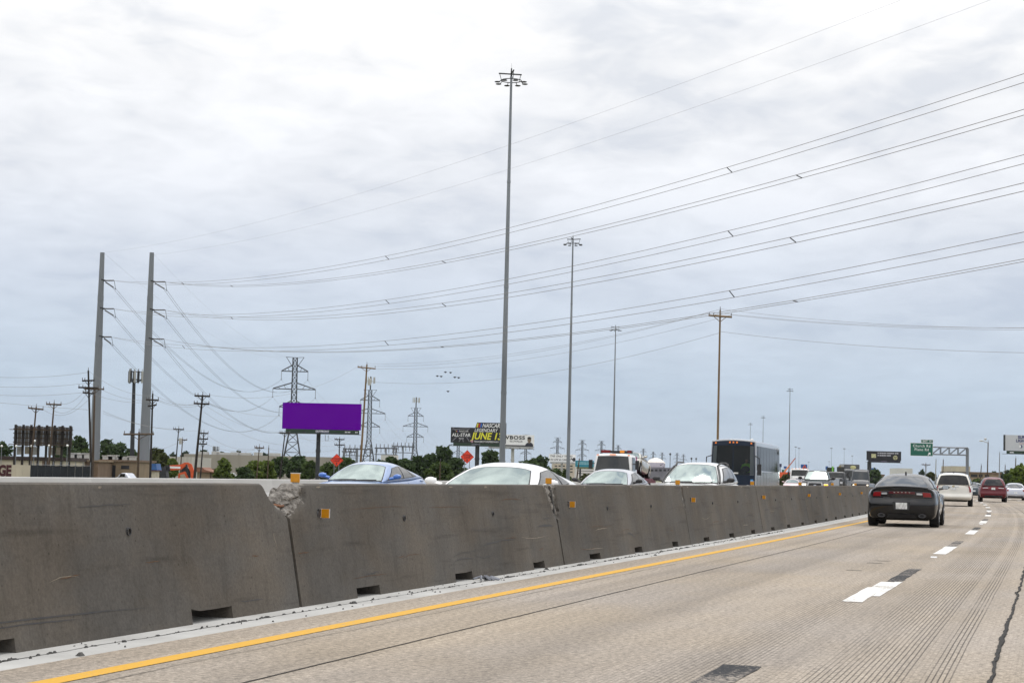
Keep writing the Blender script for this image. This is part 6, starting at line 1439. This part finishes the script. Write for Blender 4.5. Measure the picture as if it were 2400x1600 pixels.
for i, (px, y) in enumerate(((4, 1045), (38, 1045), (74, 1045), (81, 1033), (115, 1044), (158, 1044))):
    p = at(px, y, 246); t = thing('globe_lamp', ('leftmost globe lamp of six, at the photo edge', 'white globe lamp left end of the billboard back', 'white globe lamp lower left of the leaning pole', 'white globe lamp highest of the six', 'white globe lamp beside the right leaning pole', 'white globe lamp at the right end of the billboard back')[i], 'lamp', (p.x, p.y, G), 0, 'white globe lamps')
    m = MB(); m.tube((0, 0, 0), (0, 0, p.z - G - .1), .04, .04, 6); m.build('post', M_GALV, t); m = MB(); m.ball((0, 0, p.z - G), .16, .16, .16, 12, 8); m.build('globe', mat('white_globe', (.82, .82, .80), .3), t, smooth=True)

# ---- orange diamond signs
M_ORS = mat('orange_sign', (.78, .045, .012), .5, var=.05); M_BLKP = mat('black_print', (.02, .02, .025))
def diamond(px, y, Y, half, label):
    c = at(px, y, Y); h = half / F_PX * Y; t = thing('roadwork_sign', label, 'road sign', (c.x, c.y, G), R(4), 'orange diamond signs'); zc_ = c.z - G
    m = MB(); m.prism([(0, zc_ - h), (h, zc_), (0, zc_ + h), (-h, zc_)], 0, .02); m.build('sign_face', M_ORS, t)
    m = MB(); e = h * .94; f = h * .90
    for i in range(4):
        p = [(0, -1), (1, 0), (0, 1), (-1, 0)]; a_, b_ = p[i], p[(i + 1) % 4]
        m.add([(a_[0] * e, -.005, zc_ + a_[1] * e), (b_[0] * e, -.005, zc_ + b_[1] * e), (b_[0] * f, -.005, zc_ + b_[1] * f), (a_[0] * f, -.005, zc_ + a_[1] * f)], [(0, 1, 2, 3)])
    m.build('border', M_BLKP, t, fix=False)
    mr = mat('dark_red_print', (.20, .008, .012), .6)
    text(t, 'TOWER', h * .40, 0, zc_ + h * .20, mr, y=-.006, bold=.01); text(t, 'LANE', h * .36, 0, zc_ - h * .12, mr, y=-.006, bold=.01)
    m = MB(); m.prism([(-.035, zc_ - h * .72), (.035, zc_ - h * .72), (.035, zc_ - h * .5), (.11, zc_ - h * .5), (0, zc_ - h * .32), (-.11, zc_ - h * .5), (-.035, zc_ - h * .5)], -.008, -.004); m.build('arrow', M_BLKP, t)
    for sx in (-.35, .35): m = MB(); m.box(sx * h - .04, sx * h + .04, .02, .09, 0, zc_ + h * .5); m.build('post', M_GALV, t)
diamond(789, 1078, 225, 15.5, 'orange diamond road sign at the left, above the blue sedan')
diamond(1095, 1070, 225, 16, 'orange diamond road sign at the right, above the white coupe')

# ---- green exit sign on its cantilever
Yg = 330; pp = at(2267, 1100, Yg); t = thing('exit_sign', 'green exit sign on a grey cantilever truss above the white utility vehicle', 'road sign', (pp.x, Yg, G))
def L(px, y): p = at(px, y, Yg); return p.x - pp.x, p.z - G
tx, tz = L(2267, 1050); m = MB(); m.tube((0, 0, 0), (0, 0, tz), .30, .27, 12); m.build('column', M_GALV, t, smooth=True)
x0, zu = L(2184, 1047); x0b, zd = L(2184, 1064); _, zu2 = L(2262, 1051); _, zd2 = L(2262, 1067)
m = MB(); nn = 4
for yo in (-.35, .35):
    m.bar((x0 - 3.4, yo, zu), (0, yo, zu), .16); m.bar((x0 - 3.4, yo, zd), (0, yo, zd), .16)
    for i in range(nn):
        xa, xb = lerp(x0, -.1, i / nn), lerp(x0, -.1, (i + 1) / nn); m.bar((xa, yo, zd), (xb, yo, zu), .10); m.bar((xb, yo, zu), (xb, yo, zd), .10)
for i in range(nn + 1): xa = lerp(x0, -.1, i / nn); m.bar((xa, -.35, zu), (xa, .35, zu), .08); m.bar((xa, -.35, zd), (xa, .35, zd), .08)
m.build('truss', M_GALV, t)
gx0, gz1 = L(2132, 1037); gx1, gz0 = L(2185, 1069); M_GRN = mat('sign_green', (.004, .10, .065), .45, var=.05)
m = MB(); m.box(gx0, gx1, -.55, -.45, gz0, gz1); m.build('sign_panel', M_GRN, t)
ex0, ez1 = L(2157, 1031); m = MB(); m.box(ex0, gx1, -.55, -.45, gz1 + .02, gz1 + .62); m.build('exit_tab', M_GRN, t)
m = MB()
for (a0, a1, b0, b1) in ((gx0, gx1, gz0, gz1), (ex0, gx1, gz1 + .02, gz1 + .62)):
    for q in ((a0, a1, b0, b0 + .05), (a0, a1, b1 - .05, b1), (a0, a0 + .05, b0 + .05, b1 - .05), (a1 - .05, a1, b0 + .05, b1 - .05)): m.box(q[0], q[1], -.565, -.552, q[2], q[3])
m.build('white_border', M_LW, t)
gc = (gx0 + gx1) / 2
text(t, 'Church Rd', .66, gc, lerp(gz0, gz1, .77), M_LW, y=-.56, bold=.002, sx=.92, space=1.16); text(t, 'Plano Rd', .66, gc, lerp(gz0, gz1, .49), M_LW, y=-.56, bold=.002, sx=.92, space=1.16)
text(t, 'EXIT  14', .42, (ex0 + gx1) / 2, gz1 + .32, M_LW, y=-.56, bold=.006)
m = MB(); ax, az = gx1 - .75, gz0 + .32; m.bar((ax - .15, -.57, az - .15), (ax + .12, -.57, az + .12), .13); m.prism([(ax - .10, az + .32), (ax + .32, az + .32), (ax + .32, az - .10), (ax + .16, az + .06)], -.575, -.56); m.build('arrow', M_LW, t)

# ---- orange excavator parked below the steel poles
ex = at(425, 1117, 262); t = thing('orange_excavator', 'orange excavator with folded boom beside the right steel pole', 'excavator', (ex.x, 262, G)); K_ = 262 / F_PX
def Q(px, y): p = at(px, y, 262); return p.x - ex.x, p.z - G
M_OR = mat('excavator_orange', (.60, .085, .02), .5, var=.15, scale=1.5)
def seg(name, pts, y0, y1, m_): m = MB(); m.prism([Q(*p) for p in pts], y0, y1); return m.build(name, m_, t)
seg('boom', [(397, 1090), (424, 1088), (434, 1083), (442, 1084), (438, 1090), (425, 1100), (400, 1102)], -.25, .25, M_OR)
seg('stick', [(440, 1083), (449, 1087), (456, 1105), (455, 1122), (448, 1122), (447, 1106), (441, 1092)], -.22, .22, M_OR)
seg('bucket_link', [(419, 1109), (434, 1104), (438, 1108), (443, 1122), (439, 1122), (433, 1110), (424, 1112), (421, 1122), (418, 1122)], -.3, .3, M_OR)
seg('hydraulic_ram', [(436, 1088), (440, 1088), (443, 1112), (439, 1112)], -.36, -.26, M_DARK); seg('hydraulic_block', [(426, 1094), (437, 1092), (447, 1104), (446, 1120), (430, 1120), (424, 1106)], .0, .2, M_DARK)
seg('boom_end', [(388, 1090), (398, 1089), (400, 1103), (390, 1104)], -.3, .3, M_DARK)
seg('engine_hood', [(379, 1096), (389, 1092), (394, 1118), (379, 1130)], -1.2, 1.0, M_DARK)
seg('bucket', [(424, 1112), (433, 1110), (438, 1120), (424, 1122)], -.6, .6, mat('worn_bucket', (.32, .25, .18), .7))
m = MB(); lg = Q(411, 1095); m.box(lg[0] - .95, lg[0] + .75, -.27, -.255, lg[1] - .14, lg[1] + .14); m.build('name_strip', M_LW, t)
m = MB(); m.box(-3.0, 1.2, -1.2, 1.2, .85, 1.3); m.build('turntable', M_DARK, t)
for yo in (-1.5, .9): m = MB(); m.prism([(-3.4, .15), (-3.0, 0), (1.2, 0), (1.7, .2), (1.7, .6), (1.2, .85), (-3.0, .85), (-3.4, .6)], yo, yo + .6); m.build('track', M_UNDER, t)

# ---- parked vehicles near the excavator and the workshop
def parked(px, y, Y, label, col, van=True, rz=0.0, h=None):
    p = at(px, y, Y); t = thing('parked_van' if van else 'parked_pickup', label, 'van' if van else 'pickup', (p.x, Y, G), rz)
    def f(a, b, c): x = -2.5 + 5 * a; zt = pw([(0, 2.1), (.62, 2.1), (.80, 1.25), (1, 1.0)] if van else [(0, 1.15), (.35, 1.15), (.38, 1.85), (.62, 1.85), (.76, 1.2), (1, 1.0)], a); return x, b * (.95 - .1 * c), .35 + (zt - .35) * c
    h_ = Hull(f, [0, .03, .35, .38, .5, .62, .7, .76, .8, .97, 1], 4, 4); h_.build('body', col, t, 1)
    for fc in 'LR': h_.patch('side_window', M_TINT, t, fc, [(.44, .62), (.66, .62), (.62, .92), (.44, .92)], .012)
    h_.patch('windscreen', M_GLASS, t, 'T', [(.64, -.8), (.78, -.8), (.78, .8), (.64, .8)], .012)
    for x in (-1.5, 1.6):
        for sg in (1, -1): wheel(t, x, sg * .82, .36, .24, sg)
for px, Y, lab, c_, v_, rz_, dz in ((475, 420, 'white van parked just right of the stout leaning pole', PT, True, -1.4, .9), (497, 440, 'white van parked in the middle of the row by the tile-roofed house', PT, True, -1.75, .85), (515, 425, 'pale van parked at the right end of the row by the tile-roofed house', PW, True, -1.2, .55), (540, 400, 'white pickup parked under the small pale tree', PT, False, -.6, .3), (299, 270, 'silver pickup parked outside the brick workshop', PS, False, 2.6, .55), (159, 255, 'white van parked behind the dark screened fence', PT, True, .2, .4)):
    parked(px, 1117, Y, lab, c_, v_, rz_)
# ---- substation gantries
def gantry(px, ytop, Y, wpx, label):
    a = at(px, ytop, Y); w = wpx / F_PX * Y; t = thing('substation_gantry', label, 'gantry', (a.x, Y, G), 0, 'substation gantries'); H = a.z - G
    for x in (-w / 2, 0, w / 2): m = MB(); m.bar((x, 0, 0), (x, 0, H + .4), .34); m.build('column', M_GALV, t)
    m = MB(); m.bar((-w / 2 - .6, 0, H), (w / 2 + .6, 0, H), .28); m.bar((-w / 2 - .6, 0, H - 2.2), (w / 2 + .6, 0, H - 2.2), .18); m.build('beam', M_LAT, t)
    for i in range(6):
        x = -w / 2 + w * i / 5; m = MB(); m.tube((x, 0, H + .1), (x, 0, H + 1.5), .16, .10, 8)
        m.tube((x + .3, -.1, H - .2), (x + .3, -.1, H - 1.6), .14, .10, 8); m.build('insulator_stack', M_INS, t)
for a_ in ((838, 1052, 640, 60, 'substation gantry left of the tall brown pole'), (905, 1050, 660, 46, 'substation gantry just right of the tall brown pole'), (945, 1046, 680, 44, 'substation gantry between the second and third lattice towers'), (820, 1058, 700, 30, 'small substation gantry above the left orange diamond sign')): gantry(*a_)
c = at(930, 1064, 640); building('control_house', 'pale control house behind the dense trees left of the racing billboard', 893, 930, 1066, 640, 10, M_WHITE, None)

# ---- roadside signs far ahead, crane boom
def small_sign(px0, px1, y0, y1, Y, m_, label, deco=None, name='roadside_sign'):
    a, b = at(px0, y0, Y), at(px1, y1, Y); t = thing(name, label, 'sign', (a.x, Y, G)); w = b.x - a.x
    m = MB(); m.box(0, w, 0, .25, b.z - G, a.z - G); m.build('panel', m_, t); m = MB(); m.tube((w / 2, .12, 0), (w / 2, .12, b.z - G), .2, .2, 8); m.build('post', M_GALV, t)
    if deco: deco(t, w, b.z - G, a.z - G)
M_BS = mat('blue_sign', (.015, .09, .30), .5)
def lam(t, w, z0, z1):
    m = MB(); m.bar((w * .2, -.06, z0), (w * .62, -.06, z0 + (z1 - z0) * .85), w * .14); m.bar((w * .62, -.06, z0 + (z1 - z0) * .7), (w * .85, -.06, z0), w * .14); m.build('red_stroke', mat('red_print', (.50, .08, .05), .6), t)
small_sign(1877, 1892, 1087.5, 1100, 620, M_BS, 'blue roadside sign with a red slanted mark above the white heavy truck', lam)
small_sign(1825.5, 1832, 1086, 1094, 700, mat('navy_sign', (.02, .02, .07), .5), 'dark navy sign at the rear corner of the bus'); small_sign(1837, 1844, 1092, 1097, 700, M_BS, 'small blue sign right of the bus')
small_sign(1832.5, 1838.5, 1100, 1106, 620, M_GRN, 'small green sign low to the right of the bus'); small_sign(1935, 1941, 1092, 1100, 760, M_BS, 'small blue sign left of the equipment truck')
small_sign(2040, 2054, 1096, 1100, 1000, M_BS, 'thin blue sign under the dark billboard')
p0_, p1_ = at(1838, 1106, 520), at(1864, 1073, 520); t = thing('crane', 'thin red and orange crane boom leaning right beside the lamp mast near the bus', 'crane', (p0_.x, 520, G)); a = p0_ - Vector((p0_.x, 520, G)); b = p1_ - Vector((p0_.x, 520, G))
m = MB(); m.bar(a, a.lerp(b, .5), .26, 0); m.build('lower_boom', mat('boom_orange', (.62, .22, .06), .6), t); m = MB(); m.bar(a.lerp(b, .48), b, .2); m.build('upper_boom', mat('boom_red', (.38, .10, .07), .6), t)
m = MB(); m.box(-1.5, 1.5, -1, 1, .4, a.z); m.build('machine_body', M_OR, t); m = MB(); m.box(-2, 2, -1.1, 1.1, 0, .4); m.build('track', M_UNDER, t)
for i, (px, Y, h) in enumerate(((1570, 2400, 33), (1620, 2600, 30), (1631, 2700, 31))):
    p = at(px, 1110, Y); o = MB().tube((0, 0, 0), (0, 0, h), .5, .4, 6).ball((0, 0, h), 1.4, 1.4, 1.6, 8, 5).build('cell_tower', M_LAT); o.location = (p.x, Y, G); tag(o, ('distant cell mast with a bushy head above the white crossover', 'slim distant mast above the windscreen of the white crossover', 'slim distant mast left of the bus roof')[i], 'cell tower')
# ================================================================== TREES
def leaf_mat(name, a, b):
    m, nt, p, N, K = nodes(name); p.inputs['Roughness'].default_value = .7; p.inputs['Specular IOR Level'].default_value = .2
    at_ = N('ShaderNodeVertexColor'); at_.layer_name = 'leaf'; r = N('ShaderNodeValToRGB'); K(at_.outputs[0], r.inputs[0])
    r.color_ramp.elements[0].color = (*a, 1); r.color_ramp.elements[1].color = (*b, 1); K(r.outputs[0], p.inputs['Base Color'])
    tr = N('ShaderNodeBsdfTranslucent'); K(r.outputs[0], tr.inputs[0]); mx = N('ShaderNodeMixShader'); mx.inputs[0].default_value = .25
    K(p.outputs[0], mx.inputs[1]); K(tr.outputs[0], mx.inputs[2]); K(mx.outputs[0], nt.nodes['Material Output'].inputs[0]); return m
LEAF = {'dark': leaf_mat('dark_leaves', (.028, .050, .017), (.066, .104, .034)), 'mid': leaf_mat('mid_leaves', (.040, .070, .016), (.080, .115, .030)),
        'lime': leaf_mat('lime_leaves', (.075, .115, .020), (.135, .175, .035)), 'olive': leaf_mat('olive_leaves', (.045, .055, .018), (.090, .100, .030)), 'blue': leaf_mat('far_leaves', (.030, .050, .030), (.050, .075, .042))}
M_BARK = mat('bark', (.06, .048, .036), .95, var=.3, scale=4, stretch=(1, 1, .3))
def tree(px, ytop, wpx, Y, kind, label, n=1500, cat='tree', low=.12):
    wpx *= 1.2; rnd = random.Random(int(px * 7 + ytop)); top = at(px, ytop, Y); H = top.z - G; Wd = wpx / F_PX * Y
    t = thing('leafy_tree', label, cat, (top.x, Y, G), rnd.uniform(0, 6), 'trees beside the highway')
    m = MB(); pts = [Vector((0, 0, 0))]
    for i in range(1, 6): pts.append(Vector((rnd.gauss(0, .03) * H, rnd.gauss(0, .03) * H, H * .13 * i)))
    r0 = .028 * H + .05
    for i in range(5): m.tube(pts[i], pts[i + 1], r0 * (1 - .17 * i), r0 * (1 - .17 * (i + 1)), 7, cap=False)
    lobes = []
    for i in range(9):
        a = rnd.uniform(0, 6.28); hgt = rnd.uniform(low + .12, .84); rad = Wd * .5 * (.62 if hgt < .6 else .40) * rnd.uniform(.3, 1)
        c = Vector((rad * math.cos(a), rad * math.sin(a), H * hgt)); lobes.append((c, Wd * rnd.uniform(.20, .30), H * rnd.uniform(.10, .17)))
        s_ = pts[min(4, 1 + int(hgt * 4))]; mid = s_.lerp(c, .5) + Vector((0, 0, -.03 * H)); m.tube(s_, mid, r0 * .35, r0 * .24, 5, cap=False); m.tube(mid, c, r0 * .24, r0 * .08, 5, cap=False)
    lobes.append((Vector((0, 0, H * .84)), Wd * .22, H * .155)); lobes.append((Vector((0, 0, H * .5)), Wd * .40, H * .26))
    m.build('trunk', M_BARK, t, smooth=True)
    ls = max(.16, .0026 * Y * .42) * 1.0; v = []; f = []; col = []
    for k in range(n):
        c, rh, rv = rnd.choice(lobes); d = Vector((rnd.gauss(0, 1), rnd.gauss(0, 1), rnd.gauss(0, 1))).normalized() * (rnd.random() ** .33)
        p = c + Vector((d.x * rh, d.y * rh, d.z * rv)) + noise.noise_vector(c + d * 2) * (.08 * Wd)
        if p.z < H * low * .6: continue
        s_ = ls * rnd.uniform(.6, 1.5); u = Vector((rnd.gauss(0, 1), rnd.gauss(0, 1), rnd.gauss(0, .6))).normalized(); w = u.orthogonal().normalized(); w = (w * math.cos(k) + u.cross(w) * math.sin(k)); o = len(v)
        v += [p - u * s_, p + w * s_ * .55, p + u * s_, p - w * s_ * .55]; f.append((o, o + 1, o + 2, o + 3)); col.append(rnd.random())
    me = bpy.data.meshes.new('crown'); me.from_pydata(v, [], f); me.materials.append(LEAF[kind]); ca = me.color_attributes.new('leaf', 'FLOAT_COLOR', 'CORNER')
    for i, c_ in enumerate(col):
        for j in range(4): ca.data[i * 4 + j].color = (c_, c_, c_, 1)
    link('crown', me, t)
    return t
TREES = [(6, 1036, 56, 420, 'dark', 'dark tree at the left photo edge beyond the billboard back'), (150, 1024, 50, 430, 'dark', 'dark tree directly right of the billboard back'), (186, 1020, 60, 425, 'dark', 'tall dark tree between billboard back and left steel pole'),
  (200, 1050, 40, 330, 'mid', 'small bright tree low beside the left steel pole'), (250, 1028, 60, 450, 'dark', 'dark tree just right of the left steel pole'), (282, 1036, 50, 455, 'dark', 'dark tree left of the cell tower base'), (308, 1050, 36, 460, 'dark', 'low dark tree behind the cell tower base'),
  (366, 1047, 56, 330, 'olive', 'olive tree right of the right steel pole'), (384, 1062, 40, 322, 'olive', 'lower olive tree above the excavator'), (403, 1073, 28, 315, 'lime', 'yellow-green shrub above the excavator boom'),
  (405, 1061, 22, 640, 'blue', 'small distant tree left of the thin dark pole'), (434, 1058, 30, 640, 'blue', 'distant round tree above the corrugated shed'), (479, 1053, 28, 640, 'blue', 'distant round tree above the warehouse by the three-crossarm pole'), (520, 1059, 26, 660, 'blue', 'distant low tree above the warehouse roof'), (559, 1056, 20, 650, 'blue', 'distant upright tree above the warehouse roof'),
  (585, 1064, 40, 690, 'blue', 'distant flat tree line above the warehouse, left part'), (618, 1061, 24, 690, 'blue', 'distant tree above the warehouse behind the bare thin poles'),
  (525, 1074, 40, 330, 'lime', 'small pale green tree in front of the warehouse'), (574, 1096, 40, 322, 'dark', 'dark bush left of the lime trees'), (596, 1078, 46, 330, 'lime', 'lime green tree left of the leaning dark pole'), (626, 1079, 42, 332, 'lime', 'lime green tree just left of the large lattice tower'),
  (660, 1070, 44, 420, 'dark', 'dark tree at the foot of the large lattice tower'), (700, 1067, 60, 400, 'dark', 'dark tree under the purple billboard'), (728, 1080, 40, 390, 'mid', 'green tree left of the purple billboard pole'), (772, 1084, 52, 380, 'mid', 'green tree right of the purple billboard pole'), (815, 1072, 50, 520, 'mid', 'green tree behind the left orange diamond sign'), (840, 1088, 40, 390, 'dark', 'dark tree behind the roof of the blue sedan'),
  (893, 1078, 46, 380, 'dark', 'dark tree right of the tall brown pole'), (918, 1069, 48, 385, 'dark', 'dark tree below the second substation gantry'), (948, 1074, 50, 380, 'dark', 'dark tree left of the third lattice tower base'), (982, 1067, 52, 382, 'dark', 'dark tree at the base of the third lattice tower'), (1012, 1062, 46, 384, 'dark', 'dark tree left of the tallest tree of the belt'), (1045, 1045, 56, 386, 'dark', 'tallest dark tree of the belt, left of the right orange diamond'), (1030, 1082, 60, 372, 'mid', 'green lower tree in front of the tallest dark tree'),
  (1075, 1072, 52, 384, 'dark', 'dark tree behind the right orange diamond sign'), (1148, 1052, 46, 390, 'dark', 'dark tree under the racing billboard left of the tallest mast'), (1172, 1074, 40, 392, 'dark', 'low dark tree at the foot of the tallest mast'), (1235, 1078, 60, 420, 'dark', 'dark round tree right of the tallest mast'), (1268, 1068, 66, 424, 'dark', 'dark dome-shaped tree above the right shoulder of the white coupe'),
  (1304, 1098, 22, 500, 'dark', 'small dark bush under the handwritten billboard'), (1326, 1100, 18, 480, 'mid', 'small green bush left of the second mast'), (1375, 1112, 40, 420, 'olive', 'low scrub under the teal billboard'),
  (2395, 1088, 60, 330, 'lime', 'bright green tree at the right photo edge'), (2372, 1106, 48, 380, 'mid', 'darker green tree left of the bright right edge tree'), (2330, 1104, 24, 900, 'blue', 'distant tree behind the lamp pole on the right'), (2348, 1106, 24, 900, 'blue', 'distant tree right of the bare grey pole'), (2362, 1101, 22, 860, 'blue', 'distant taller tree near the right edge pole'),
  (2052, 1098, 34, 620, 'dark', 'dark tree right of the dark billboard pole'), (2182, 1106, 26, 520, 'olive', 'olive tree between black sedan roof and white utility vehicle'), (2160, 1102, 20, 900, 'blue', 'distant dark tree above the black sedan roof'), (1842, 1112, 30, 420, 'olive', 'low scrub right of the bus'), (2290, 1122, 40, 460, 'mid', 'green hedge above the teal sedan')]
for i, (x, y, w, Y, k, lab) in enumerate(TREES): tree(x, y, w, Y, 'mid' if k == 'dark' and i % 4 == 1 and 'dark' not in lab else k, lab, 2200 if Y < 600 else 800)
# far tree line that closes the horizon
rnd = random.Random(11); v = []; f = []
def fleck(p, s_):
    u = Vector((rnd.gauss(0, 1), rnd.gauss(0, .3), rnd.gauss(0, 1))).normalized(); w = u.cross(Vector((0, 1, 0))).normalized(); o = len(v)
    v.extend([p - u * s_, p + w * s_ * .6, p + u * s_, p - w * s_ * .6]); f.append((o, o + 1, o + 2, o + 3))
for i in range(15000):
    Y = rnd.uniform(1700, 2100); px = rnd.uniform(-200, 2600); x = at(px, 1100, Y).x
    hmax = 5.5 + 5 * noise.noise(Vector((px * .012, 3, 0))) + 3 * noise.noise(Vector((px * .05, 8, 0)))
    fleck(Vector((x, Y, G + max(.5, hmax) * rnd.random())), 2.6)
me = bpy.data.meshes.new('far_trees'); me.from_pydata(v, [], f); me.materials.append(mat('far_foliage', (.045, .06, .035), .9, var=.35, scale=.02)); o = link('far_tree_line', me, None, 'stuff'); tag(o, 'distant hazy line of trees along the horizon', 'trees')
# weeds along the far parapet
# ------------------------------------------------------------------ haze
hz = MB(); hz.box(-2600, 2900, -120, 5200, G - 1.0, 70); ho = hz.build('haze', mat('haze_shell', (1, 1, 1)), None, kind='stuff')
hm = bpy.data.materials.new('haze_volume'); hm.use_nodes = True; nt = hm.node_tree; nt.nodes.clear(); out = nt.nodes.new('ShaderNodeOutputMaterial'); pv = nt.nodes.new('ShaderNodeVolumePrincipled')
pv.inputs['Color'].default_value = (.90, .95, 1, 1); pv.inputs['Density'].default_value = .00003; pv.inputs['Anisotropy'].default_value = .3; nt.links.new(pv.outputs[0], out.inputs['Volume'])
ho.data.materials.clear(); ho.data.materials.append(hm); tag(ho, 'thin pale haze over the flat land', 'haze')
